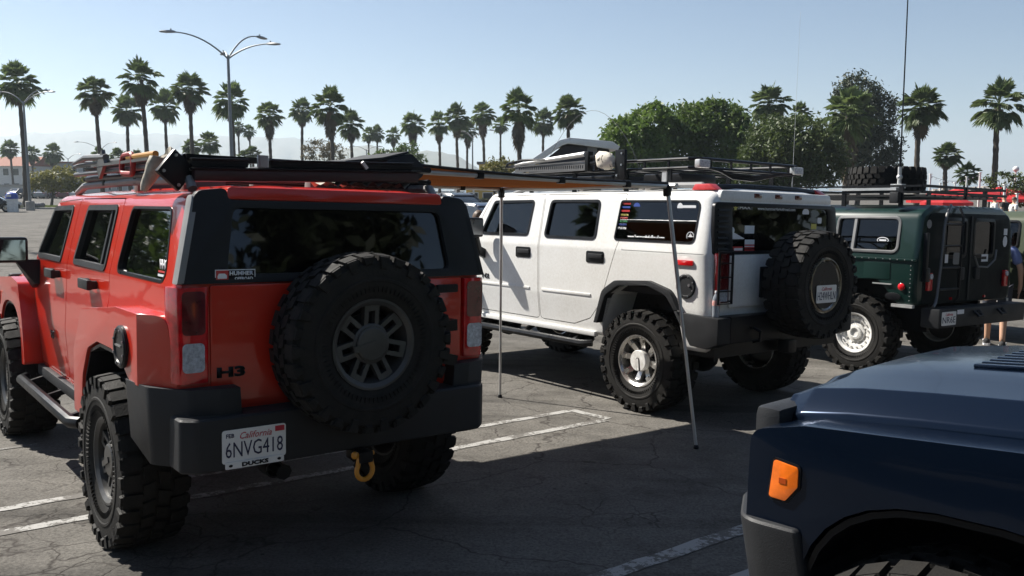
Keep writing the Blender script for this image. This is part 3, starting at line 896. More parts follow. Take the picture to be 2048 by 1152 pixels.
    for s in (1, -1):
        for nm, p in (('rear', fr), ('front', ffp)):
            b = MB(); b.prism(p, side_map(lambda z: 0.0, 0.80, s), side_map(lambda z: 0.0, 0.968, s))
            if nm == 'front': b.build('fender_flare', M_P, root, bevel=0.030, bseg=3, bang=50)
            else:
                cw = MB(); cw.ngprism([(-0.66, 0.9681), (-1.1, 0.726), (-1.1, 1.2), (-0.66, 1.2)], lambda x, y, s=s: (x, s * y, 0.3), lambda x, y, s=s: (x, s * y, 1.6))
                fm = boolean(b.mesh('fender_flare', smooth=0), cw.mesh('c', smooth=0)); link('fender_flare', bevel_mesh(fm, 0.028, 3, 22), M_P, root)
        for nm, pl, cx in (('rear', [(-0.50, 0.99), (-0.40, 1.045), (-0.20, 1.088), (0.10, 1.088), (0.31, 1.03), (0.44, 0.86), (0.48, 0.62)], 0.0), ('front', inner_f, 2.842)):
            q = [(cx + (x - cx) * 0.985, 0.5 + (z - 0.5) * 0.985) for x, z in pl]; q2 = [(cx + (x - cx) * 0.955, 0.5 + (z - 0.5) * 0.955) for x, z in pl]
            b = MB(); b.prism(q + q2[::-1], side_map(lambda z: 0, 0.50, s), side_map(lambda z: 0, 0.952, s)); b.build('arch_liner', M_BLACK, root)
        b = MB(); b.prism(fillet([(3.388, 1.112, .008), (3.312, 1.102, .008), (3.312, 1.045, .01), (3.348, 0.998, .008), (3.400, 1.000, .008)], 3), side_map(lambda z: 0, 0.955, s), side_map(lambda z: 0, 0.976, s))
        mk = b.build('side_marker', M_AMBER, root, bevel=0.006)
        b = MB(); b.prism(grow(fillet([(3.388, 1.112, .008), (3.312, 1.102, .008), (3.312, 1.045, .01), (3.348, 0.998, .008), (3.400, 1.000, .008)], 3), 0.007), side_map(lambda z: 0, 0.955, s), side_map(lambda z: 0, 0.972, s)); b.build('bezel', M_BLACK, mk)
        b = MB(); b.box((3.358, s * 0.9765, 1.055), (0.022, 0.002, 0.016)); b.build('bulb', simple('dark_amber', (0.45, 0.07, 0.01), 0.3) if 'dark_amber' not in MATS else MATS['dark_amber'], mk, bevel=0.0)
        # inner arches keep the wheel wells dark
        for xc in (0.0, 2.842):
            w = MB(); w.box((xc, s * 0.50, 0.80), (1.1, 0.06, 0.60)); w.build('wheel_well', M_BLACK, root)
    for xc in (0.0, 2.842):
        for s in (1, -1):
            add_wheel(H3_W, (M_ALLOY, M_ALLOY), root, (xc if xc < 1 else 2.90, s * (0.825 if xc < 1 else 0.865), 0.463), (0, s, 0), spin=0.4 + xc)
    ax = MB()
    for xc in (0.0, 2.842):
        ax.tube([(xc, -0.75, 0.46), (xc, 0.75, 0.46)], 0.045, 8); ax.ball((xc, 0.1, 0.44), 0.15)
    for s in (1, -1): ax.bar((-0.8, s * 0.45, 0.62), (3.4, s * 0.45, 0.62), 0.08, 0.12)
    ax.tube([(-0.9, 0.35, 0.52), (-0.3, 0.35, 0.53), (0.5, 0.3, 0.5)], 0.04, 8)
    ax.bar((3.05, 0.72, 0.62), (2.7, 0.62, 1.0), 0.05)
    ax.build('chassis', M_BLACK, root)
    # front bumper
    fbp = fillet([(3.30, -0.99, .02), (3.48, -1.0, .10), (3.60, -0.78, .12), (3.63, 0, .3), (3.60, 0.78, .12), (3.48, 1.0, .10), (3.30, 0.99, .02)], 4)
    b = MB(); b.ngprism(fbp, lambda x, y: (x - 0.05, y * 0.97, 0.60), lambda x, y: (x, y, 0.925)); b.build('front_bumper', M_CHAR, root, bevel=0.03, bseg=3)
    # rear bumper: corner wraps and a deeper step pad
    for s in (1, -1):
        p = fillet([(-0.45, 0.95, 0), (-0.50, 0.980, .03), (-0.76, 0.955, .08), (-0.945, 0.82, .06), (-0.985, 0.70, .03), (-0.985, 0.60, 0), (-0.80, 0.60, 0), (-0.80, 0.84, 0), (-0.45, 0.84, 0)], 4)
        b = MB(); b.prism(p, lambda x, y: (x + 0.10 * 0, s * (y - 0.02), 0.62 if x < -0.6 else 0.70), lambda x, y: (x, s * y, 0.985)); b.build('bumper_corner', M_CHAR, root, bevel=0.018)
    b = MB()
    p = fillet([(-0.80, -0.80, 0), (-0.98, -0.80, .04), (-1.035, -0.74, .05), (-1.035, 0.82, .05), (-0.98, 0.88, .04), (-0.80, 0.88, 0)], 4)
    b.ngprism(p, lambda x, y: (x, y, 0.615), lambda x, y: (x, y, 0.865)); b.build('rear_bumper', M_CHAR, root, bevel=0.022, bseg=3)
    # tailgate skin below the glass
    tg = fillet([(-0.70, 0.875, .01), (0.705, 0.875, .01), (0.705, 1.455, .01), (-0.70, 1.455, .01)], 2)
    b = MB(); b.ngprism(tg, lambda y, z: (-0.87, y, z), lambda y, z: (-0.893, y, z)); tgo = b.build('tailgate', M_P, root, bevel=0.008)
    lp = MB(); lp.ngprism(fillet([(-0.60, 1.852, .01), (0.60, 1.852, .01), (0.60, 1.912, .02), (-0.60, 1.912, .02)], 2), lambda y, z: (-0.70, y, z), lambda y, z: (h3_xr(z) - 0.012, y, z)); lp.build('hatch_lip', M_P, root, bevel=0.012)
    text('emblem', 'H3', 0.050, (-0.894, 0.61, 1.045), REAR, M_BLACK, tgo, w=0.135, bold=0.05, ext=0.004)
    hn = MB(); hn.box((-0.902, -0.60, 1.395), (0.02, 0.14, 0.045)); hn.build('tailgate_handle', M_BLACK, tgo, bevel=0.008)
    for s in (1, -1):
        tl = fillet([(-0.905, 0.715, .012), (-0.905, 0.845, .04), (-0.80, 0.884, .03), (-0.77, 0.87, .01), (-0.80, 0.72, 0)], 3)
        b = MB(); b.ngprism(tl, lambda x, y: (x, s * y, 1.005), lambda x, y: (x, s * y, 1.448)); lamp = b.build('tail_lamp', M_LAMPRED, root, bevel=0.006)
        q = [(s * y, z) for y, z in rect(0.105, 0.20, 0.02, 0.785, 1.33)]
        b = MB(); b.ngprism(q, lambda y, z: (-0.906, y, z), lambda y, z: (-0.9085, y, z)); b.build('brake_lens', M_LAMPDARK, lamp, smooth=0)
        q = [(s * y, z) for y, z in rect(0.100, 0.135, 0.02, 0.787, 1.125)]
        b = MB(); b.ngprism(q, lambda y, z: (-0.906, y, z), lambda y, z: (-0.9085, y, z)); b.build('reverse_lens', M_LAMPCLEAR, lamp, smooth=0)
    # roof furniture
    for s in (1, -1):
        b = MB(); b.tube([(-0.62, s * 0.69, 1.90), (-0.58, s * 0.69, 1.945), (0.4, s * 0.69, 1.955), (1.6, s * 0.68, 1.945), (1.85, s * 0.67, 1.90)], 0.024, 8); b.build('roof_rail', M_GREYTRIM, root)
        b = MB(); b.tube([(2.32, s * 0.95, 0.545), (2.26, s * 0.99, 0.545), (0.66, s * 0.99, 0.545), (0.60, s * 0.95, 0.545)], 0.036, 10)
        for x in (0.8, 1.5, 2.1): b.bar((x, s * 0.97, 0.54), (x, s * 0.75, 0.60), 0.035)
        b.build('side_step', M_BLACK, root)
        b = MB(); b.box((1.45, s * 0.855, 0.61), (1.66, 0.05, 0.075)); b.build('rocker', M_CHAR, root, bevel=0.015)
        b = MB(); b.box((2.29, s * 1.055, 1.487), (0.09, 0.26, 0.185)); b.build('mirror', M_PLASTIC, root, bevel=0.03, bseg=3)
        b = MB(); b.box((2.242, s * 1.055, 1.487), (0.004, 0.215, 0.145), Matrix.Rotation(-s * 0.12, 3, 'Z') @ Matrix.Rotation(0.03, 3, 'Y')); b.build('mirror_glass', M_MIRROR, root)
        b = MB(); b.prism([(2.24, 1.24), (2.36, 1.20), (2.34, 1.40), (2.25, 1.42)], side_map(lambda z: 0, 0.85, s), side_map(lambda z: 0.13 * max(0, (z - 1.25) / 0.17), 0.89, s)); b.build('mirror_arm', M_PLASTIC, root, bevel=0.01)
    b = MB()
    for k in range(7):
        b.box((0.45, -0.42 + k * 0.14, 1.921 + 0.008 * (1 - abs(k - 3) / 3)), (1.9, 0.035, 0.012))
    b.build('roof_ribs', M_P, root, bevel=0.004)
    # cabin
    b = MB(); b.box((1.0, 0, 1.09), (2.9, 1.5, 0.06)); b.build('cabin_floor', M_DARKIN, root)
    for x in (1.35, 0.45):
        for y in (0.38, -0.38): seat(root, x, y, 1.05, M_GREYIN)
    b = MB(); b.box((2.22, 0, 1.28), (0.36, 1.46, 0.26)); b.build('dashboard', M_DARKIN, root, bevel=0.05)
    steering(root, 1.95, 0.38, 1.40)
    return root

red = make_h3(lot_matrix(4.9, 2.1), M_RED, 'red_car', 'bright red boxy off-road SUV with loaded roof rack and tailgate spare wheel')
# fuel cap, badges, stickers and plate of the red one
b = MB(); b.lathe([(0.105, 0.0), (0.105, 0.018), (0.096, 0.026), (0.078, 0.026), (0.074, 0.020), (0.001, 0.020)], 28, Matrix.Translation((-0.42, 0.964, 1.13)))
fc = b.build('fuel_cap', M_BLACK, red)
b = MB()
for k in range(8):
    a = 2 * math.pi * (k + 0.5) / 8
    b.lathe([(0.006, 0), (0.006, 0.006), (0.001, 0.006)], 6, Matrix.Translation((-0.42 + 0.087 * math.cos(a), 0.989, 1.13 + 0.087 * math.sin(a))))
b.box((-0.40, 0.986, 1.135), (0.10, 0.004, 0.010)); b.build('cap_screw', M_STEEL, fc)
text('emblem', 'H3', 0.055, (1.72, 0.877, 0.93), LEFT, M_BLACK, red, w=0.10, bold=0.03, ext=0.004)
ho = panel('window_sticker', rect(0.13, 0.085), LEFT, (-0.57, h3_y(1.52) - 0.019, 1.515), M_BLACK, red, 0.0005)
text('lettering', 'HHO', 0.05, (-0.57, h3_y(1.53) - 0.016, 1.535), LEFT, M_DECALW, ho, w=0.12, bold=0.04, ext=0.0004)
panel('sticker_stripe', rect(0.12, 0.012), LEFT, (-0.565, h3_y(1.49) - 0.016, 1.482), M_DECALW, ho, 0.0004)
panel('sticker_stripe', rect(0.12, 0.010), LEFT, (-0.565, h3_y(1.50) - 0.016, 1.500), M_DECALR, ho, 0.0004)
RL = h3_xr(1.50) - 0.0145
st = panel('hatch_sticker', rect(0.192, 0.060), REAR, (RL, 0.585, 1.496), M_DECALW, red, 0.001)
panel('sticker_field', rect(0.184, 0.052), REAR, (RL - 0.0012, 0.585, 1.496), M_BLACK, st, 0.0005)
panel('sticker_field', rect(0.058, 0.052), REAR, (RL - 0.0019, 0.648, 1.496), M_DECALR, st, 0.0005)
panel('sticker_icon', fillet([(-0.022, -0.012, .003), (0.022, -0.012, .003), (0.022, 0.002, .002), (0.012, 0.012, .002), (-0.016, 0.012, .002), (-0.022, 0.0, .002)], 2), REAR, (RL - 0.0026, 0.648, 1.496), M_DECALW, st, 0.0005)
text('lettering', 'HUMMER', 0.020, (RL - 0.0019, 0.556, 1.508), REAR, M_DECALW, st, w=0.115, bold=0.04, ext=0.0005)
text('lettering', 'OFFROAD', 0.015, (RL - 0.0019, 0.545, 1.483), REAR, M_DECALW, st, w=0.088, bold=0.04, ext=0.0005)
licence_plate(red, (-1.036, 0.555, 0.725), REAR, '6NVG418', M_INK, 'DUCKS', 'FEB')
# spare wheel on the tailgate with its carrier
add_wheel(H3_W, (M_ALLOY, M_ALLOY), red, (-1.09, 0.02, 1.168), (-1, 0, 0), spin=0.22, name='spare_wheel').scale = (0.95, 0.82, 0.95)
b = MB(); b.lathe([(0.12, 0), (0.12, 0.14), (0.001, 0.14)], 16, Matrix.Translation((-0.89, 0.03, 1.165)) @ Matrix.Rotation(math.pi / 2, 4, 'Z'))
b.bar((-0.95, 0.03, 1.165), (-0.95, -0.62, 1.0), 0.06); b.bar((-0.95, 0.03, 1.165), (-0.95, -0.62, 1.2), 0.06); b.build('spare_carrier', M_BLACK, red)
# tow hitch and yellow bow shackle
b = MB(); b.box((-1.02, 0.0, 0.585), (0.16, 0.075, 0.06)); b.build('hitch', M_BLACK, red, bevel=0.01)
M_YELLOW = simple('yellow_paint', (0.62, 0.26, 0.02), 0.45, coat=0.3)
b = MB()
pts = [(-1.075, 0.028, 0.60)] + [(-1.075, 0.045 * math.cos(a), 0.515 + 0.048 * math.sin(a)) for a in [0.55 - k * (math.pi + 1.1) / 12 for k in range(13)]] + [(-1.075, -0.028, 0.60)]
b.tube(pts, 0.013, 8); b.tube([(-1.075, -0.05, 0.598), (-1.075, 0.055, 0.598)], 0.012, 8); b.ball((-1.075, 0.055, 0.598), 0.02, 8, 5)
b.build('tow_shackle', M_YELLOW, red)
b = MB(); b.lathe([(0.045, 0), (0.045, 0.10), (0.038, 0.10), (0.038, 0.0)], 16, Matrix.Translation((-0.80, 0.40, 0.545)) @ Matrix.Rotation(math.pi / 2, 4, 'Z')); b.build('exhaust_pipe', M_BLACK, red)
dark = make_h3(lot_matrix(0.2, -2.2, math.radians(2)), M_NAVY, 'added_dark_car', 'unseen dark SUV added for reflections on the driver side of red SUV')  # unseen SUV, added so the blue fender has something dark to reflect
blue = make_h3(lot_matrix(-1.79, 3.47, math.radians(6)), M_NAVY, 'blue_car', 'dark blue SUV showing only its hood, fender and amber side marker')
add_wheel(H3_W, (M_ALLOY, M_ALLOY), blue, (-1.115, 0.03, 1.165), (-1, 0, 0), spin=0.5, name='spare_wheel')
# ------------------------------------------------------------------ big white off-roader
H2_W = wheel_meshes(0.480, 0.345, 0.235, 'wide')
def h2_y(z):
    if z > 1.52: return 1.005 - (z - 1.52) * 0.19
    return 0.985 + min(0.02, (z - 0.6) * 0.03)
def h2_xr(z): return -0.80 + (0.055 * max(0.0, z - 1.0))
def h2_xw(z): return 2.86 - max(0.0, z - 1.50) * 0.72
def h2_shear(x, y, z):
    wr = 1 - smooth(-0.6, 0.1, x) if x > -0.6 else 1
    wf = max(0.0, min(1.0, (x - 2.1) / 0.76))
    return x + wr * 0.055 * max(0, z - 1.0) - wf * max(0, z - 1.50) * 0.72
h2 = empty('white_car', lot_matrix(5.6, 6.95), 'large white boxy off-road SUV with long roof rack and rear spare wheel', 'car')
half = [(0.96, 0.64, 0.05), (1.0, 1.0, 0.5), (1.005, 1.50, 0.20), (0.905, 2.045, 0.085), (0.50, 2.085, 0.6)]
sta = [(-0.80, half, 0.075), (-0.79, half, 0.045), (-0.765, half, 0.018), (-0.72, half, 0.003), (-0.66, half, 0), (-0.3, half, 0), (0.1, half, 0), (1.2, half, 0), (2.0, half, 0), (2.4, half, 0), (2.80, half, 0), (2.845, half, 0.012), (2.86, half, 0.03)]
hin = [(0.90, 1.16, 0.05), (0.93, 1.3, 0.3), (0.93, 1.52, 0.10), (0.84, 1.99, 0.08), (0.5, 2.02, 0.5)]
me = hull_mesh(sta, h2_shear, [(-0.70, hin, 0), (0.1, hin, 0), (2.0, hin, 0), (2.78, hin, 0)])
H2WIN = {'front': fillet([(1.695, 1.595, .04), (2.55, 1.590, .04), (2.375, 1.965, .05), (1.665, 1.972, .04)], 3),
         'rear': fillet([(0.645, 1.585, .05), (1.425, 1.585, .05), (1.395, 1.972, .05), (0.65, 1.972, .05)], 3),
         'quarter': fillet([(-0.59, 1.592, .05), (0.39, 1.592, .03), (0.37, 1.968, .03), (-0.605, 1.965, .06)], 3)}
H2DOOR = {'front': fillet([(1.485, 0.72, .05), (2.70, 0.72, .06), (2.76, 1.45, .05), (2.44, 2.02, .06), (1.51, 2.035, .02)], 3),
          'rear': fillet([(0.94, 0.72, .12), (1.475, 0.72, .05), (1.50, 2.035, .02), (0.305, 2.035, .03), (0.315, 1.585, .15), (0.545, 0.965, .2), (0.70, 0.80, .1)], 3)}
H2ARCH = [(0.56, 0.3), (0.53, 0.78), (0.43, 1.06), (0.26, 1.165), (-0.12, 1.19), (-0.34, 1.12), (-0.44, 1.0), (-0.56, 0.3)]
H2ARCHF = [(3.12 - p[0], p[1]) for p in H2ARCH]
c = MB()
for s in (1, -1):
    for w in H2WIN.values(): cut_prism_y(c, w, s * 0.6, s * 1.3)
    cut_prism_y(c, H2ARCH, s * 0.60, s * 1.3); cut_prism_y(c, H2ARCHF, s * 0.60, s * 1.3)
me = boolean(me, c.mesh('c', smooth=0))
H2RW = fillet([(-0.80, 1.52, .05), (0.70, 1.52, .05), (0.70, 1.93, .04), (-0.80, 1.93, .06)], 3)
H2WS = fillet([(-0.83, 1.56, .04), (0.83, 1.56, .04), (0.76, 2.0, .05), (-0.76, 2.0, .05)], 3)
c = MB(); cut_prism_x(c, H2RW, -1.2, -0.5); cut_prism_x(c, H2WS, 2.2, 3.2)
me = boolean(me, c.mesh('c', smooth=0))
dm = {}
for k, p in H2DOOR.items():
    c = MB(); cut_prism_y(c, grow(p, -0.009), 0.66, 1.3); dm[k] = boolean(me.copy(), c.mesh('c', smooth=0), 'INTERSECT')
for k, p in H2DOOR.items():
    c = MB()
    for s in (1, -1): cut_prism_y(c, p, s * 0.655, s * 1.3)
    me = boolean(me, c.mesh('c', smooth=0))
# belt crease behind the rear door
c = MB()
for s in (1, -1): c.box((-0.25, s * 1.02, 1.50), (1.05, 0.05, 0.007))
me = boolean(me, c.mesh('c', smooth=0))
link('body', me, M_WHITE, h2)
for s in (1, -1):
    for k in ('front', 'rear'):
        if s == 1: d = link('door', dm[k], M_WHITE, h2)
        else:
            mm = dm[k].copy(); mm.transform(Matrix.Scale(-1, 4, (0, 1, 0))); mm.flip_normals(); d = link('door', mm, M_WHITE, h2)
        x0 = 1.75 if k == 'front' else 0.63
        h = MB(); h.prism(rect(0.25, 0.115, 0.02, x0, 1.415), side_map(h2_y, -0.012, s), side_map(h2_y, 0.004, s)); h.build('handle_pocket', M_BLACK, d, bevel=0.003)
        h = MB(); h.box((x0 - 0.01, s * 1.012, 1.425), (0.20, 0.022, 0.045)); h.build('handle', M_CHAR, d, bevel=0.008)
        g = MB(); g.ngprism(H2WIN[k], side_map(h2_y, -0.028, s), side_map(h2_y, -0.022, s)); g.build('window', M_GLASSG if k == 'front' else M_GLASS, d, smooth=0)
        t = MB(); t.prism(grow(H2WIN[k], 0.006), side_map(h2_y, -0.03, s), side_map(h2_y, 0.003, s), [grow(H2WIN[k], -0.022)]); t.build('window_trim', M_BLACK, d)
        x1, x2 = (1.63, 2.56) if k == 'front' else (0.68, 1.43)
        t = MB(); t.prism([(x1, 1.022), (x2, 1.022), (x2, 1.05), (x1, 1.05)], side_map(h2_y, -0.01, s), side_map(h2_y, 0.010, s)); t.build('door_moulding', M_WHITE, d, bevel=0.006)
    g = MB(); g.ngprism(H2WIN['quarter'], side_map(h2_y, -0.014, s), side_map(h2_y, -0.008, s)); qw = g.build('quarter_window', M_GLASSD, h2, smooth=0)
    t = MB(); t.prism(grow(H2WIN['quarter'], 0.004), side_map(h2_y, -0.02, s), side_map(h2_y, 0.003, s), [grow(H2WIN['quarter'], -0.012)]); t.build('window_trim', M_BLACK, h2)
    if s == 1: H2QW = qw
    for xc, arch in ((0.0, H2ARCH), (3.12, H2ARCHF)):
        inn = arch[1:-1]
        oo = [(p[0] + (0.045 if p[0] > xc + 0.2 else -0.045 if p[0] < xc - 0.2 else 0), p[1] + (0.045 if p[1] > 1.04 else 0)) for p in inn]
        t = MB(); t.prism(fillet([(p[0], p[1], .10) for p in inn[1:-1]], 3)[::1] and fillet([(p[0], p[1], .10 if 0 < i < len(inn) - 1 else 0) for i, p in enumerate(inn)] + [(p[0], p[1], .12 if 0 < i < len(oo) - 1 else 0) for i, p in enumerate(oo[::-1])], 3), side_map(lambda z: 0, 0.95, s), side_map(lambda z: 0, 1.055, s)); t.build('fender_flare', M_CHAR, h2, bevel=0.015)
        w = MB(); w.box((xc, s * 0.58, 0.85), (1.1, 0.05, 0.68)); w.build('wheel_well', M_BLACK, h2)
        add_wheel(H2_W, (M_CHROME, M_WHEELWHITE), h2, (xc, s * 0.885, 0.478), (0, s, 0), spin=0.1 + xc)
    t = MB(); t.tube([(2.75, s * 1.0, 0.56), (2.7, s * 1.04, 0.55), (0.75, s * 1.04, 0.55), (0.66, s * 0.98, 0.56)], 0.035, 8)
    for x in (0.9, 1.7, 2.5): t.bar((x, s * 1.03, 0.55), (x, s * 0.8, 0.66), 0.04)
    t.build('side_step', M_BLACK, h2)
    t = MB(); t.box((1.72, s * 0.965, 0.655), (2.2, 0.06, 0.05)); t.build('rocker', M_WHITE, h2, bevel=0.01)
    # mirror on its bent arm
    t = MB(); t.box((2.42, s * 1.19, 1.665), (0.12, 0.22, 0.22)); mr = t.build('mirror', M_PLASTIC, h2, bevel=0.035, bseg=3)
    t = MB(); t.box((2.358, s * 1.19, 1.668), (0.004, 0.17, 0.17)); t.build('mirror_glass', M_STEEL, mr)
    t = MB(); t.bar((2.42, s * 1.16, 1.56), (2.45, s * 1.08, 1.38), 0.065); t.bar((2.45, s * 1.09, 1.40), (2.47, s * 0.98, 1.36), 0.07, 0.10); t.build('mirror_arm', M_PLASTIC, mr, bevel=0.012)
b = MB(); b.ngprism(H2WS, lambda y, z: (h2_xw(z) - 0.02, y, z), lambda y, z: (h2_xw(z) - 0.014, y, z)); b.build('windshield', M_GLASSG, h2, smooth=0)
b = MB(); b.ngprism(H2RW, lambda y, z: (h2_xr(z) + 0.01, y, z), lambda y, z: (h2_xr(z) + 0.004, y, z)); H2RG = b.build('rear_window', M_GLASSD, h2, smooth=0)
# black band round the rear glass, running down beside the lamps
fo = fillet([(-0.955, 1.50, .02), (0.955, 1.50, .02), (0.925, 1.955, .05), (-0.925, 1.955, .05)], 3)
b = MB(); b.prism(fo, lambda y, z: (h2_xr(z) + 0.03, y, z), lambda y, z: (h2_xr(z) - 0.006, y, z), [grow(H2RW, -0.01)]); b.build('hatch_surround', M_BLACK, h2, bevel=0.003)
for k in range(8):
    b = MB(); b.box((h2_xr(1.55) - 0.008, 0.83, 1.55 + k * 0.048), (0.010, 0.15, 0.018), Matrix.Rotation(0.3, 3, 'Y')); b.build('louvre', M_BLACK, h2)
b = MB(); b.ngprism(fillet([(-0.78, 1.035, .02), (0.76, 1.035, .02), (0.76, 1.495, .02), (-0.78, 1.495, .02)], 2), lambda y, z: (-0.78, y, z), lambda y, z: (-0.812, y, z)); H2TG = b.build('tailgate', M_WHITE, h2, bevel=0.01)
b = MB(); b.box((-0.825, 0.17, 1.25), (0.03, 0.34, 0.28)); b.build('number_recess', M_BLACK, H2TG, bevel=0.01)
b = MB(); b.ngprism(fillet([(-0.86, 1.97, .02), (0.86, 1.97, .02), (0.83, 2.06, .03), (-0.83, 2.06, .03)], 2), lambda y, z: (-0.6, y, z), lambda y, z: (h2_xr(z) - 0.006, y, z)); lip = b.build('hatch_lip', M_WHITE, h2, bevel=0.015)
for y in (0.33, 0.02, -0.29):
    b = MB(); b.box((h2_xr(2.01) - 0.008, y, 2.022), (0.02, 0.10, 0.040)); b.build('marker_lamp', M_LAMPDARK, lip, bevel=0.008)
for s in (1, -1):
    b = MB(); b.box((-0.815, s * 0.88, 1.30), (0.05, 0.15, 0.43)); la = b.build('tail_lamp', M_LAMPDARK, h2, bevel=0.01)
    b = MB(); b.box((-0.838, s * 0.88, 1.15), (0.006, 0.12, 0.10)); b.build('reverse_lens', M_LAMPCLEAR, la)
    cage = [(-0.86, s * 0.97, 1.08), (-0.86, s * 0.97, 1.53), (-0.86, s * 0.79, 1.53), (-0.86, s * 0.79, 1.08)]
    b = MB(); b.tube(cage, 0.012, 6, closed=True)
    for z in (1.19, 1.31, 1.43): b.bar((-0.86, s * 0.97, z), (-0.86, s * 0.79, z), 0.010)
    for z in (1.10, 1.50): b.bar((-0.86, s * 0.79, z), (-0.80, s * 0.79, z), 0.012)
    b.build('lamp_cage', M_BLACK, la)
    b = MB(); b.prism(rect(0.21, 0.045, 0.012, -0.505, 1.42), side_map(h2_y, -0.004, s), side_map(h2_y, 0.014, s)); b.build('side_marker', M_LAMPRED, h2, bevel=0.005)
b = MB(); b.lathe([(0.11, 0.0), (0.11, 0.016), (0.10, 0.026), (0.086, 0.026), (0.082, 0.020), (0.001, 0.020)], 30, Matrix.Translation((-0.53, 0.992, 1.215))); fc = b.build('fuel_cap', M_CHAR, h2)
for k in range(8):
    a = 2 * math.pi * (k + 0.5) / 8
    b = MB(); b.lathe([(0.006, 0), (0.006, 0.006), (0.001, 0.006)], 6, Matrix.Translation((-0.53 + 0.092 * math.cos(a), 1.017, 1.215 + 0.092 * math.sin(a)))); b.build('cap_screw', M_STEEL, fc)
b = MB(); b.lathe([(0.013, 0), (0.013, 0.01), (0.001, 0.01)], 10, Matrix.Translation((-0.575, 1.012, 1.225))); b.build('cap_lock', M_STEEL, fc)
text('emblem', 'H2', 0.055, (2.42, 1.003, 1.12), LEFT, M_BLACK, h2, w=0.13, bold=0.03, ext=0.004)
# hood and nose
hh = lambda z, w: [(w, 0.66, 0.05), (w + 0.02, 1.0, 0.3), (w, z - 0.03, 0.08), (0.45, z + 0.02, 0.4)]
b = MB(); b.loft([body_ring(x, hh(z, w), i, None) for x, z, w, i in [(2.78, 1.50, 0.95, 0), (3.1, 1.485, 0.95, 0), (3.6, 1.46, 0.94, 0), (3.86, 1.43, 0.93, 0), (3.93, 1.41, 0.92, 0.02), (3.95, 1.39, 0.92, 0.06)]])
c = MB()
for s in (1, -1): cut_prism_y(c, H2ARCHF, s * 0.6, s * 1.3)
link('front_body', boolean(b.mesh('fb', smooth=30), c.mesh('c', smooth=0)), M_WHITE, h2)
for s in (1, -1):
    b = MB(); b.box((2.92, s * 0.962, 1.28), (0.16, 0.02, 0.20)); v = b.build('fender_vent', M_BLACK, h2, bevel=0.01)
    for k in range(4):
        b = MB(); b.box((2.92, s * 0.974, 1.21 + 0.045 * k), (0.15, 0.008, 0.014)); b.build('vent_slat', M_CHAR, v)
    b = MB(); b.lathe([(0.0, 0.03), (0.09, 0.02), (0.10, -0.02)], 20, Matrix.Translation((3.955, s * 0.72, 1.22)) @ Matrix.Rotation(-math.pi / 2, 4, 'Z')); b.build('headlight', M_LAMPCLEAR, h2)
b = MB(); b.box((3.95, 0, 1.22), (0.03, 1.2, 0.30)); gr = b.build('grille', M_CHROME, h2, bevel=0.02)
for k in range(7):
    b = MB(); b.box((3.967, -0.42 + 0.14 * k, 1.22), (0.01, 0.07, 0.25)); b.build('grille_slot', M_BLACK, gr)
b = MB(); b.box((4.02, 0, 0.83), (0.20, 1.95, 0.26)); b.build('front_bumper', M_CHAR, h2, bevel=0.04)
# steel rear bumper: tall box with raked ends
poly = [(-0.42, 0.985), (-0.92, 0.965), (-0.92, 0.74), (-0.80, 0.69), (-0.62, 0.70)]
b = MB(); b.ngprism(poly, lambda x, z: (x, 0.86, z), lambda x, z: (x, 1.035, z)); b.build('bumper_end', M_CHAR, h2, bevel=0.012)
b = MB(); b.ngprism(poly, lambda x, z: (x, -0.86, z), lambda x, z: (x, -1.035, z)); b.build('bumper_end', M_CHAR, h2, bevel=0.012)
b = MB(); b.box((-0.82, 0, 0.855), (0.20, 1.72, 0.235)); b.box((-0.9, 0, 0.66), (0.12, 0.12, 0.12)); b.build('rear_bumper', M_BLACK, h2, bevel=0.012)
b = MB(); b.box((-0.66, 0, 0.665), (0.30, 1.86, 0.12)); b.build('rear_valance', M_BLACK, h2)
for y in (0.55, -0.55):
    b = MB(); b.tube([(-0.93, y, 0.86), (-1.0, y, 0.84), (-1.0, y, 0.76), (-0.93, y, 0.74)], 0.016, 8); b.build('tow_loop', M_BLACK, h2)
ax = MB()
for xc in (0.0, 3.12):
    ax.tube([(xc, -0.8, 0.48), (xc, 0.8, 0.48)], 0.05, 8); ax.ball((xc, 0.1, 0.46), 0.17)
for s in (1, -1):
    ax.bar((-0.8, s * 0.5, 0.68), (3.8, s * 0.5, 0.68), 0.08, 0.14); ax.bar((0.0, s * 0.6, 0.5), (0.7, s * 0.5, 0.66), 0.06)
ax.box((1.5, -0.1, 0.62), (1.0, 0.5, 0.16)); ax.tube([(-0.7, -0.4, 0.62), (0.3, -0.45, 0.60), (1.4, -0.3, 0.6)], 0.04, 8)
ax.build('chassis', M_BLACK, h2)
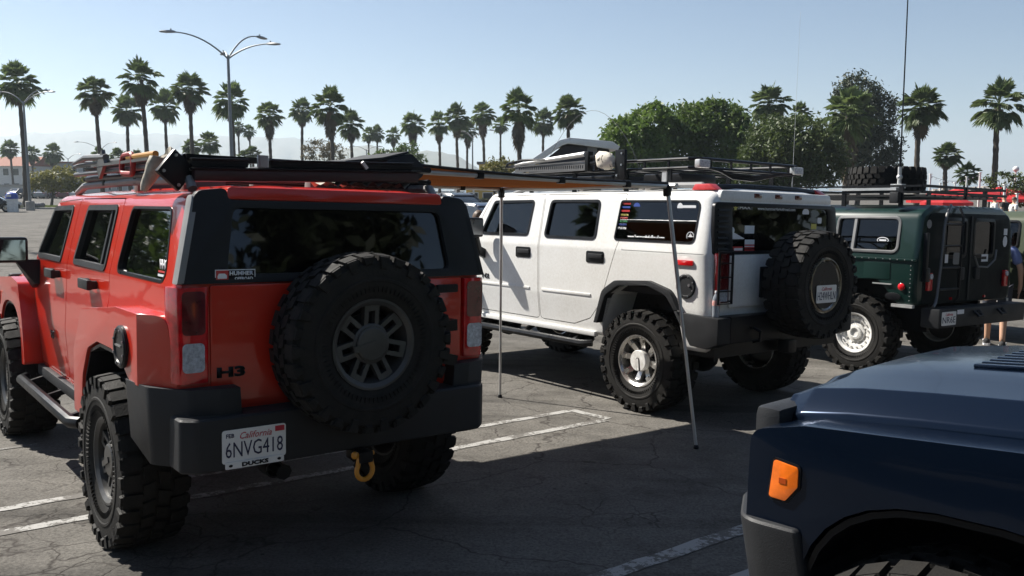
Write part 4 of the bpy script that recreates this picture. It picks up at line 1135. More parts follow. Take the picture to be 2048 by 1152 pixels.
# spare on a swing carrier, its plate in the middle
add_wheel(H2_W, (M_BLACK, M_BLACK), h2, (-1.14, 0.04, 1.245), (-1, 0, 0), spin=0.3, name='spare_wheel')
b = MB(); b.lathe([(0.15, 0), (0.15, 0.30), (0.001, 0.30)], 16, Matrix.Translation((-0.84, 0.04, 1.245)) @ Matrix.Rotation(math.pi / 2, 4, 'Z')); b.bar((-0.95, -0.9, 0.95), (-0.95, -0.1, 1.2), 0.07); b.bar((-0.95, -0.9, 1.0), (-0.95, -0.1, 1.0), 0.07); b.build('spare_carrier', M_BLACK, h2)
b = MB(); b.lathe([(0.205, 0.0), (0.205, 0.012), (0.001, 0.012)], 28, Matrix.Translation((-1.275, 0.04, 1.245)) @ Matrix.Rotation(math.pi / 2, 4, 'Z')); b.build('spare_centre_disc', M_BLACK, h2)
b = MB(); b.lathe([(0.232, 0.0), (0.240, 0.008), (0.228, 0.012), (0.220, 0.0)], 32, Matrix.Translation((-1.29, 0.04, 1.245)) @ Matrix.Rotation(math.pi / 2, 4, 'Z')); b.build('spare_rim_ring', simple('rusty_rim', (0.42, 0.34, 0.22), 0.45, metal=0.5, c2=(0.03, 0.03, 0.03), scale=9), h2)
licence_plate(h2, (-1.292, 0.03, 1.17), REAR, 'H24WHLN', M_INK)
# cabin
b = MB(); b.box((1.1, 0, 1.13), (3.2, 1.8, 0.06)); b.build('cabin_floor', M_DARKIN, h2)
for x in (1.62, 0.65):
    for y in (0.46, -0.46): seat(h2, x, y, 1.14, M_GREYIN, 0.55, 0.66)
b = MB(); b.box((2.52, 0, 1.42), (0.36, 1.7, 0.30)); b.build('dashboard', M_DARKIN, h2, bevel=0.05)
steering(h2, 2.20, 0.45, 1.56)
# stickers on the side glass
def qs(name, poly, x, z, m, dz=0.0, par=None): return panel(name, poly, LEFT, (x, h2_y(z) - 0.0075 + dz, z), m, par or H2QW, 0.0004)
rows = [(M_DECALR, 1.935), (M_DECALB, 1.900), (M_DECALR, 1.865)]
for m_, z in rows: qs('sticker_bar', rect(0.115, 0.026), 0.305, z, m_)
for s_, m_, z in (('GOLD BAR RIM', M_DECALY, 1.828), ('FINS N THINGS', M_DECALR, 1.798), ('LONG CANYON', M_DECALG, 1.766), ('POISON SPIDER', M_DECALB, 1.736), ('MOAB RIM', M_DECALW, 1.700)):
    text('lettering', s_, 0.024 if m_ is not M_DECALW else 0.03, (0.315, h2_y(z) - 0.0072, z), LEFT, m_, H2QW, w=0.115, bold=0.03, ext=0.0004)
qs('sticker_oval', disc(0.042, 20, sy=0.75), 0.165, 1.915, M_DECALB)
qs('sticker_badge', rect(0.17, 0.038, 0.006), -0.46, 1.905, M_DECALW); qs('sticker_badge', disc(0.034, 12, sy=1.2), -0.365, 1.905, M_DECALW, 0.0004)
text('lettering', 'www.hummer4x4offroad.com', 0.040, (-0.01, h2_y(1.63) - 0.0072, 1.628), LEFT, M_DECALW, H2QW, w=0.46, bold=0.03, ext=0.0004)
rose = []
for k in range(16):
    a = 2 * math.pi * k / 16; r_ = (0.040, 0.014, 0.026, 0.014)[k % 4]; rose.append((r_ * math.cos(a), r_ * math.sin(a)))
qs('sticker_compass', rose, -0.535, 1.650, M_DECALW); b = MB(); yy = h2_y(1.65) - 0.0073
b.tube([(-0.535 + 0.040 * math.cos(a), yy, 1.650 + 0.040 * math.sin(a)) for a in [2 * math.pi * k / 24 for k in range(24)]], 0.004, 4, closed=True); b.build('sticker_ring', M_DECALW, H2QW)
# stickers on the rear glass
def rs(name, poly, y, z, m, d=0.0): return panel(name, poly, REAR, (h2_xr(z) + 0.0035 - d, y, z), m, H2RG, 0.0004)
rs('sticker_badge', rect(0.20, 0.042, 0.004), 0.50, 1.912, M_DECALW); rs('sticker_badge', rect(0.19, 0.034), 0.50, 1.912, M_BLACK, 0.0006)
text('lettering', 'PIAA', 0.026, (h2_xr(1.91) + 0.0024, 0.50, 1.912), REAR, M_DECALW, H2RG, w=0.16, bold=0.05, ext=0.0004)
star = [(0.035 * (1 if k % 2 == 0 else 0.42) * math.sin(2 * math.pi * k / 10), 0.035 * (1 if k % 2 == 0 else 0.42) * math.cos(2 * math.pi * k / 10)) for k in range(10)]
rs('sticker_star', star, 0.635, 1.905, M_DECALY)
text('lettering', 'www.hummer4x4offroad.com', 0.030, (h2_xr(1.91) + 0.0032, 0.03, 1.910), REAR, M_DECALW, H2RG, w=0.58, bold=0.03, ext=0.0004)
sh = fillet([(-0.035, 0.04, .01), (0.035, 0.04, .01), (0.035, -0.01, .02), (0, -0.04, .02), (-0.035, -0.01, .02)], 2)
rs('sticker_shield', sh, 0.72, 1.885, M_DECALW); text('lettering', '395', 0.022, (h2_xr(1.88) + 0.0026, 0.72, 1.872), REAR, M_BLACK, H2RG, w=0.05, bold=0.03, ext=0.0004)
rs('sticker_shield', sh, 0.72, 1.80, M_DECALB); rs('sticker_oval', disc(0.05, 20, sy=0.7), 0.70, 1.71, M_DECALW)
rs('sticker_pennant', [(-0.09, -0.10), (-0.09, 0.06), (0.14, -0.02)], 0.65, 1.66, M_DECALW, 0.0005)
rs('sticker_plain', rect(0.18, 0.05), 0.63, 1.545, M_DECALR); rs('sticker_plain', rect(0.12, 0.022), 0.60, 1.545, M_DECALW, 0.0006)
fl = rs('sticker_flag', rect(0.14, 0.10), 0.44, 1.58, M_DECALW)
for k in range(4): rs('flag_stripe', rect(0.14, 0.012), 0.44, 1.537 + k * 0.022, M_DECALR, 0.0006)
rs('flag_canton', rect(0.06, 0.045), 0.48, 1.605, M_DECALB, 0.001)
rs('sticker_panel', rect(0.14, 0.11), 0.44, 1.70, M_DECALW)
rs('sticker_oval', disc(0.055, 20, sy=0.7), -0.43, 1.885, M_DECALW); rs('sticker_tag', rect(0.09, 0.07), -0.56, 1.745, M_DECALY); rs('sticker_shield', sh, -0.66, 1.80, M_DECALW)
# ------------------------------------------------------------------ roof load of the white car
M_TUBEGREY = simple('grey_tube', (0.13, 0.13, 0.13), 0.45, metal=0.3)
M_LIGHTALU = simple('pale_aluminium', (0.55, 0.55, 0.54), 0.4, metal=0.6)
b = MB()
xr, xf, yl = -0.42, 2.15, 0.80
for z, r in ((2.345, 0.016), (2.265, 0.014)):
    b.tube([(xf, yl, z), (xr + 0.08, yl, z), (xr, yl - 0.08, z), (xr, -yl + 0.08, z), (xr + 0.08, -yl, z), (xf, -yl, z), (xf + 0.1, -yl + 0.12, z), (xf + 0.1, yl - 0.12, z)], r, 8, closed=True)
for y in (yl, -yl):
    for x in (-0.1, 0.2, 0.5, 0.8, 1.1, 1.4, 1.7, 2.0): b.bar((x, y, 2.265), (x, y, 2.345), 0.018)
for y in (-0.6, -0.3, 0.0, 0.3, 0.6): b.bar((xr, y, 2.265), (xr, y, 2.345), 0.018)
for k in range(9): b.bar((-0.3 + 0.3 * k, -yl, 2.255), (-0.3 + 0.3 * k, yl, 2.255), 0.03, 0.014)
for x in (-0.1, 0.45, 1.2, 1.9):
    for y in (0.78, -0.78): b.bar((x, y, 2.06), (x, y, 2.265), 0.05, 0.02)
rack = b.build('roof_rack', M_BLACK, h2)
for y, w in ((0.80, 0.06), (-0.80, 0.06)):
    t = MB(); t.tube([(-0.55, y * 0.99, 2.06), (-0.50, y * 0.99, 2.105), (0.6, y * 0.99, 2.115), (2.0, y * 0.98, 2.10), (2.2, y * 0.97, 2.05)], 0.028, 8); t.build('roof_rail', M_GREYTRIM, h2)
    t = MB(); t.ngprism([(-0.70, 2.06), (-0.42, 2.06), (-0.46, 2.115), (-0.62, 2.115)], lambda x, z: (x, y - 0.05, z), lambda x, z: (x, y + 0.05, z)); t.build('rail_end', simple('red_enamel', (0.5, 0.03, 0.03), 0.35, coat=0.5) if y > 0 else MATS['red_enamel'], h2, bevel=0.012)
t = MB(); t.tube([(-0.60, 0.78, 2.085), (-0.62, 0.3, 2.10), (-0.62, -0.3, 2.10), (-0.60, -0.78, 2.085)], 0.030, 8); t.build('rear_light_bar', M_BLACK, h2)
# perforated high-lift rail lying along the left side
t = MB(); prof = rect(1.16, 0.075, 0, 1.50, 2.315)
holes = [rect(0.016, 0.034, 0, 0.98 + 0.033 * k, 2.315) for k in range(32)]
t.prism(prof, lambda x, z: (x, 0.86, z + 0.02 * (1.5 - x) * -0.6), lambda x, z: (x, 0.875, z + 0.02 * (1.5 - x) * -0.6), holes)
t.bar((0.93, 0.868, 2.365), (2.1, 0.868, 2.34), 0.03, 0.012); t.bar((0.93, 0.868, 2.278), (2.1, 0.868, 2.265), 0.03, 0.012)
jack = t.build('farm_jack', M_TUBEGREY); jack.matrix_world = h2.matrix_world.copy()
tag(jack, 'long jack with perforated rail laid along white SUV roof rack', 'jack')
t = MB(); t.tube([(2.08, 0.87, 2.36), (1.95, 0.87, 2.375), (0.95, 0.87, 2.435)], [0.016, 0.02, 0.027], 10); o = t.build('handle', M_LIGHTALU, jack)
t = MB(); t.tube([(2.25, 0.87, 2.345), (2.2, 0.88, 2.38), (1.95, 0.88, 2.41), (1.55, 0.88, 2.40)], 0.014, 8); t.tube([(2.25, 0.87, 2.345), (1.9, 0.86, 2.345)], 0.014, 8); t.build('hook_bar', M_BLACK, jack)
t = MB(); t.box((0.90, 0.865, 2.36), (0.05, 0.07, 0.20)); t.box((0.82, 0.865, 2.40), (0.10, 0.05, 0.03)); t.box((0.82, 0.865, 2.34), (0.10, 0.05, 0.03)); t.tube([(0.79, 0.865, 2.43), (0.79, 0.865, 2.27)], 0.02, 8); t.build('jack_head', M_BLACK, jack, bevel=0.006)
t = MB(); t.box((0.445, 0.87, 2.31), (0.13, 0.035, 0.29)); pl = t.build('foot_plate', M_BLACK, jack, bevel=0.006)
for dx, dz in ((-0.03, 0.11), (-0.03, 0.0), (0.03, -0.1)):
    t = MB(); t.lathe([(0.010, 0), (0.010, 0.012), (0.001, 0.012)], 8, Matrix.Translation((0.445 + dx, 0.887, 2.31 + dz))); t.build('bolt', M_STEEL, pl)
def cloth_wrap(name, centers, radii, m, parent, seed, seg=14):
    r = random.Random(seed); rings = []
    for c, rad in zip(centers, radii):
        ring = []
        for k in range(seg):
            a = 2 * math.pi * k / seg; j = 1 + r.uniform(-0.14, 0.14)
            ring.append((c[0] + r.uniform(-.006, .006), c[1] + rad[0] * j * math.cos(a), c[2] + rad[1] * j * math.sin(a)))
        rings.append(ring)
    b = MB(); b.loft(rings); return b.build(name, m, parent, smooth=55)
M_CANVAS = simple('cream_canvas', (0.50, 0.46, 0.38), 0.9, c2=(0.22, 0.20, 0.17), scale=12, bump=0.4, bscale=25)
M_SPOT = simple('spotted_canvas', (0.60, 0.56, 0.48), 0.9, c2=(0.03, 0.03, 0.03), scale=24, bump=0.4, bscale=25)
for nd in M_SPOT.node_tree.nodes:
    if nd.type == 'VALTORGB' and nd.color_ramp.elements[0].color[0] < 0.05 and nd.color_ramp.elements[1].color[0] > 0.5:
        nd.color_ramp.elements[0].position = 0.36; nd.color_ramp.elements[1].position = 0.41
cloth_wrap('cover', [(0.76, 0.87, 2.36), (0.73, 0.875, 2.37), (0.66, 0.88, 2.36), (0.57, 0.88, 2.35), (0.53, 0.88, 2.34)], [(0.03, 0.05), (0.06, 0.085), (0.06, 0.095), (0.06, 0.08), (0.03, 0.05)], M_SPOT, jack, 5)
for k, (x, y, z) in enumerate(((-0.43, 0.72, 2.30), (-0.43, -0.72, 2.30))):
    t = MB(); t.box((x, y, z), (0.06, 0.15, 0.075)); wl_ = t.build('work_light', M_LIGHTALU, h2, bevel=0.012)
    t = MB(); t.box((x - 0.032, y, z), (0.006, 0.13, 0.06)); t.build('lens', M_LAMPCLEAR, wl_)
t = MB(); t.bar((-0.11, 0.86, 2.095), (-0.11, 0.86, 2.225), 0.055, 0.012); o = t.build('rack_tag', M_LIGHTALU, h2)
# sagging cables and straps under the rack
for k in range(3):
    t = MB(); t.tube([(xr + 0.0, 0.62 - 0.05 * k, 2.265), (xr - 0.02, 0.3, 2.225 - 0.02 * k), (xr - 0.03, 0.0, 2.215 - 0.02 * k), (xr, -0.5, 2.255)], 0.011, 6); t.build('cable', M_BLACK, h2)
for k, (x, y, sx, sy) in enumerate(((0.2, 0.3, 0.5, 0.5), (1.3, 0.2, 0.9, 0.7), (0.9, -0.4, 0.8, 0.4))):
    t = MB(); t.box((x, y, 2.19), (sx, sy, 0.09)); t.build('cargo_case', M_BLACK, h2, bevel=0.02)
b = MB(); b.tube([(1.9 - 0.1 * k * 0, 0.6, 2.3) if k == 0 else (1.9 - 1.35 * (k / 14), 0.6 - 0.1 * k / 14, 2.3 + 0.62 * math.sin(math.pi * k / 14) ** 0.8) for k in range(15)], 0.0022, 5); b.build('whip_antenna', M_TUBEGREY, h2)
b = MB(); b.tube([(-0.3, -0.85, 2.1), (-0.3, -0.85, 2.3), (-0.3, -0.86, 3.9)], [0.010, 0.002, 0.0008], 5); b.build('antenna', M_LIGHTALU, h2)

# ------------------------------------------------------------------ roof load of the red car
b = MB()
for y in (0.70, -0.70):
    for z in (1.985, 2.055): b.tube([(-0.55, y, z), (1.45, y, z), (1.55, y * 0.9, z)], 0.017, 8)
    for x in (-0.4, 0.3, 1.0): b.bar((x, y, 1.94), (x, y, 2.06), 0.045, 0.02)
for x in (-0.55, -0.1, 0.35, 0.8, 1.25, 1.55): b.bar((x, -0.70, 1.985), (x, 0.70, 1.985), 0.03, 0.018)
b.bar((1.55, -0.63, 2.055), (1.55, 0.63, 2.055), 0.03); b.bar((-0.55, -0.70, 2.055), (-0.55, 0.70, 2.055), 0.03)
b.build('roof_rack', M_BLACK, red)
# long dark planks across the back of the rack
M_BOARD = simple('dark_board', (0.045, 0.020, 0.020), 0.4, c2=(0.02, 0.012, 0.014))
RM = red.matrix_world
def on_red(name, mb, m, label, cat, **k):
    o = mb.build(name, m, None, **k); o.matrix_world = RM.copy(); tag(o, label, cat); return o
tilt = Matrix.Rotation(-0.033, 3, 'X')
t = MB(); t.box((-0.52, 0.045, 1.988), (0.20, 1.27, 0.056), tilt); ladder = on_red('recovery_board', t, M_BOARD, 'dark red-brown recovery board lying across red SUV roof', 'board', bevel=0.012)
t = MB(); t.box((-0.52, 0.045, 2.020), (0.225, 1.29, 0.010), tilt); t.build('edge_strip', M_BLACK, ladder, bevel=0.003)
t = MB(); t.box((-0.52, 0.545, 2.030), (0.16, 0.28, 0.038), tilt); t.box((-0.52, 0.545, 2.050), (0.18, 0.29, 0.008), tilt); cs = on_red('flat_case', t, M_BLACK, 'short flat black case beside the chrome latch on red SUV rack', 'case', bevel=0.006)
t = MB(); t.box((-0.52, -0.13, 2.052), (0.18, 0.84, 0.036), tilt); t.box((-0.52, -0.13, 2.071), (0.20, 0.86, 0.008), tilt); cs2 = on_red('flat_case', t, M_BLACK, 'long flat black case lying towards the awning bag', 'case', bevel=0.006)
t = MB(); t.box((-0.615, 0.335, 2.05), (0.03, 0.04, 0.06)); t.tube([(-0.62, 0.36, 2.08), (-0.62, 0.36, 2.02)], 0.008, 8); t.tube([(-0.62, 0.315, 2.08), (-0.62, 0.315, 2.02)], 0.008, 8); t.build('latch', M_STEEL, cs2)
t = MB(); t.bar((-0.625, -0.22, 2.075), (-0.625, -0.25, 2.04), 0.018); t.build('strap_end', M_LIGHTALU, cs2)
# jack along the left side: black rails, red foot loop, yellow handle, cream cover and square base plate
t = MB()
for z in (2.075, 2.02): t.tube([(-0.2, 0.735, z), (1.62, 0.735, z)], 0.014, 8)
t.bar((-0.2, 0.76, 2.055), (1.0, 0.76, 2.055), 0.035, 0.015)
t.box((0.78, 0.765, 2.06), (0.16, 0.02, 0.10), Matrix.Rotation(0.6, 3, 'Y')); t.tube([(1.55, 0.76, 2.09), (1.2, 0.76, 2.115), (0.7, 0.76, 2.10)], [0.01, 0.02, 0.02], 8)
rj = on_red('farm_jack', t, M_TUBEGREY, 'black jack with red foot and yellow handle on red SUV roof', 'jack')
M_REDFOOT = simple('red_casting', (0.26, 0.022, 0.02), 0.5)
t = MB(); lp_ = fillet([(0.12, 1.985, .03), (0.36, 1.995, .05), (0.31, 2.092, .045), (0.10, 2.096, .04)], 4)
t.tube([(x, 0.765, z) for x, z in lp_], 0.015, 8, closed=True); t.build('foot_loop', M_REDFOOT, rj)
t = MB(); t.tube([(0.22, 0.76, 2.078), (-0.28, 0.76, 2.078)], 0.016, 10); t.build('handle', simple('yellow_handle', (0.42, 0.20, 0.03), 0.5), rj)
t = MB(); t.box((0, 0, 0), (0.03, 0.145, 0.145))
pm = Matrix.Translation((-0.58, 0.757, 1.988)) @ Matrix.Rotation(math.radians(14), 4, 'Z') @ Matrix.Rotation(math.radians(40), 4, 'X')
bp_o = t.build('base_plate', M_BLACK, rj, pm, bevel=0.008)
for dy in (-0.05, 0.05):
    for dz in (-0.05, 0.05):
        q = MB(); q.lathe([(0.008, 0), (0.008, 0.006), (0.001, 0.006)], 8, Matrix.Translation((-0.015, dy, dz)) @ Matrix.Rotation(math.pi / 2, 4, 'Z')); q.build('bolt', M_STEEL, bp_o)
cv = MB(); rr = random.Random(3); rings = []
path = [((-0.50, 0.74, 2.070), 0.030, 0.020), ((-0.50, 0.77, 2.068), 0.045, 0.035), ((-0.49, 0.80, 2.045), 0.05, 0.048), ((-0.47, 0.822, 2.00), 0.045, 0.042), ((-0.46, 0.840, 1.955), 0.035, 0.034), ((-0.45, 0.858, 1.915), 0.025, 0.026), ((-0.45, 0.870, 1.885), 0.014, 0.015)]
for i, (p, rx, ry) in enumerate(path):
    tx = Vector((0, 0.55 if i < 2 else -0.25, 0.2 if i < 2 else 1.0)).normalized() if i < 3 else Vector((0, -0.35, 0.94)); sd = Vector((1, 0, 0)); up = tx.cross(sd)
    rings.append([tuple(Vector(p) + sd * rx * math.cos(a) * (1 + rr.uniform(-.12, .12)) + up * ry * math.sin(a) * (1 + rr.uniform(-.12, .12))) for a in [2 * math.pi * k / 14 for k in range(14)]])
cv.loft(rings); cv.build('cover', M_CANVAS, rj, smooth=70)
# crumpled tarp under the load
cloth = MB(); rr = random.Random(8); N = 14
for j in range(6):
    for i in range(N):
        cloth.v.append((-0.62 + 0.07 * j, -0.08 - 0.45 * i / (N - 1), 1.935 + 0.03 * abs(math.sin(i * 1.3 + j)) + rr.uniform(0, 0.012)))
cloth.f = [(j * N + i, j * N + i + 1, (j + 1) * N + i + 1, (j + 1) * N + i) for j in range(5) for i in range(N - 1)]
o = on_red('tarp', cloth, M_CANVAS, 'crumpled pale tarp tucked under the load on red roof', 'tarp', smooth=60)

# ------------------------------------------------------------------ awning pulled out from the red car
m, n, l, bs = mat('orange_canvas')
nz = noise(m.node_tree, 9, 4); rp = ramp(m.node_tree, nz.outputs[0], [(0.3, (0.25, 0.085, 0.028)), (0.7, (0.32, 0.115, 0.04))])
n.remove(bs); df = n.new('ShaderNodeBsdfDiffuse'); tl_ = n.new('ShaderNodeBsdfTranslucent'); ms = n.new('ShaderNodeMixShader'); ms.inputs[0].default_value = 0.06
l.new(rp.outputs[0], df.inputs[0]); l.new(rp.outputs[0], tl_.inputs[0]); l.new(df.outputs[0], ms.inputs[1]); l.new(tl_.outputs[0], ms.inputs[2]); l.new(ms.outputs[0], n['Material Output'].inputs[0])
AWM = lot_matrix(0, 0)
def LP(A, T, z): return (A, -T, z)
aw = empty('awning', AWM, 'orange vehicle awning stretched from red SUV rack on two poles', 'awning')
A0r, A0f = 4.62, 6.95; A1r, A1f = 4.70, 6.84
b = MB(); NU, NV = 14, 12
for j in range(NV + 1):
    v = j / NV
    for i in range(NU + 1):
        u = i / NU
        Ar = A0r + (A1r - A0r) * u; Af = A0f + (A1f - A0f) * u
        A = Ar + (Af - Ar) * v; T = 2.86 + (5.25 - 2.86) * u
        z = 2.100 + (2.080 - 2.100) * u - 0.022 * math.sin(math.pi * u) * (1 - 0.35 * math.sin(math.pi * v)) - 0.02 * math.sin(math.pi * v) + 0.004 * math.sin(9 * v + 5 * u)
        b.v.append(LP(A, T, z))
b.f = [(j * (NU + 1) + i, j * (NU + 1) + i + 1, (j + 1) * (NU + 1) + i + 1, (j + 1) * (NU + 1) + i) for j in range(NV) for i in range(NU)]
b.build('canopy', m, aw, smooth=60)
b = MB()
def edge(j): return [b0 for b0 in [Vector(p) for p in []]]
for v in (0, 1):
    pts = []
    for i in range(NU + 1):
        u = i / NU; Ar = A0r + (A1r - A0r) * u; Af = A0f + (A1f - A0f) * u
        pts.append(LP(Ar + (Af - Ar) * v, 2.86 + 2.39 * u, 2.102 - 0.02 * u - 0.022 * math.sin(math.pi * u)))
    t = MB(); t.tube(pts, 0.010, 6); t.build('canopy_hem', M_BLACK, aw)
for k, (Ae, As) in enumerate(((A1r, A0r + 0.03), (A1f, A0f - 0.03))):
    t = MB(); t.tube([LP(As, 2.86, 2.062), LP(Ae, 5.27, 2.055)], 0.017, 10); rf = t.build('rafter', M_LIGHTALU, aw)
    for u in (0.22, 0.52, 0.80):
        q = Vector(LP(As + (Ae - As) * u, 2.86 + 2.41 * u, 2.062 - 0.007 * u)); t = MB(); t.box(q, (0.05, 0.05, 0.05)); t.build('clip', M_BLACK, rf, bevel=0.008)
t = MB(); t.tube([LP(A1r - 0.08, 5.26, 2.062), LP(A1f + 0.05, 5.26, 2.062)], 0.017, 10); t.build('front_bar', M_LIGHTALU, aw)
for top, base in (((6.833, 5.24), (6.795, 5.239)), ((4.70, 5.25), (4.408, 5.36))):
    tp = Vector(LP(top[0], top[1], 2.05)); bs_ = Vector(LP(base[0], base[1], 0.02)); md_ = bs_ + (tp - bs_) * 0.55
    t = MB(); t.tube([bs_, md_], 0.0125, 10); t.tube([md_, tp], 0.016, 10); po = t.build('pole', M_LIGHTALU, aw)
    t = MB(); t.box(tp - Vector((0, 0, 0.03)), (0.05, 0.05, 0.09)); t.build('pole_joint', M_BLACK, po, bevel=0.01)
    t = MB(); t.lathe([(0.020, 0.0), (0.024, 0.012), (0.016, 0.03), (0.002, 0.03)], 10, Matrix.Translation(bs_ - Vector((0, 0, 0.02))) @ Matrix.Rotation(math.pi / 2, 4, 'X')); t.build('pole_foot', M_BLACK, po)
# dark bag the canvas rolls out of
t = MB(); prof = fillet([(2.70, 1.965, .03), (2.755, 1.945, .03), (2.875, 2.03, .03), (2.885, 2.085, .03), (2.795, 2.160, .02), (2.62, 2.115, .03), (2.62, 2.03, .03)], 2)
t.loft([[LP(A, T, z) for T, z in prof] for A in (4.53, 4.56, 5.6, 6.9, 6.98)])
t.build('awning_bag', simple('dark_grey_fabric', (0.022, 0.024, 0.028), 0.8, bump=0.3, bscale=120), aw, bevel=0.006)
t = MB(); t.ngprism([(2.36, 2.085), (2.62, 2.115), (2.79, 2.163), (2.77, 2.172), (2.60, 2.128), (2.36, 2.097)], lambda T, z: LP(4.54, T, z), lambda T, z: LP(5.1, T, z)); t.build('bag_flap', MATS['dark_grey_fabric'], aw, bevel=0.004)
t = MB(); t.box(LP(6.05, 2.80, 1.93), (1.7, 0.05, 0.10)); t.build('slit_blocker', M_BLACK, aw)  # added block that shuts out sun between awning bag and roof edge
# small water bottle left on the white car's bumper
M_PET = simple('clear_plastic', (0.36, 0.40, 0.45), 0.10, coat=0.6)
for nd in M_PET.node_tree.nodes:
    if nd.type == 'BSDF_PRINCIPLED': nd.inputs['Alpha'].default_value = 0.6
bo = empty('water_bottle', h2.matrix_world @ Matrix.Translation((-0.83, 0.955, 0.968)), 'clear plastic water bottle standing on white SUV rear bumper', 'bottle')
Rz = Matrix.Rotation(math.pi / 2, 4, 'X')
t = MB(); t.lathe([(0.001, 0.0), (0.030, 0.002), (0.033, 0.012), (0.031, 0.03), (0.033, 0.05), (0.031, 0.07), (0.033, 0.09), (0.033, 0.15), (0.028, 0.175), (0.016, 0.198), (0.013, 0.205), (0.013, 0.214)], 16, Rz); t.build('body', M_PET, bo)
t = MB(); t.lathe([(0.0335, 0.10), (0.0338, 0.102), (0.0338, 0.143), (0.0335, 0.145)], 16, Rz); t.build('label_band', simple('bottle_label', (0.50, 0.14, 0.12), 0.5, c2=(0.6, 0.55, 0.52), scale=40), bo)
t = MB(); t.lathe([(0.015, 0.208), (0.015, 0.226), (0.013, 0.228), (0.001, 0.228)], 12, Rz); t.build('cap', M_DECALW, bo)
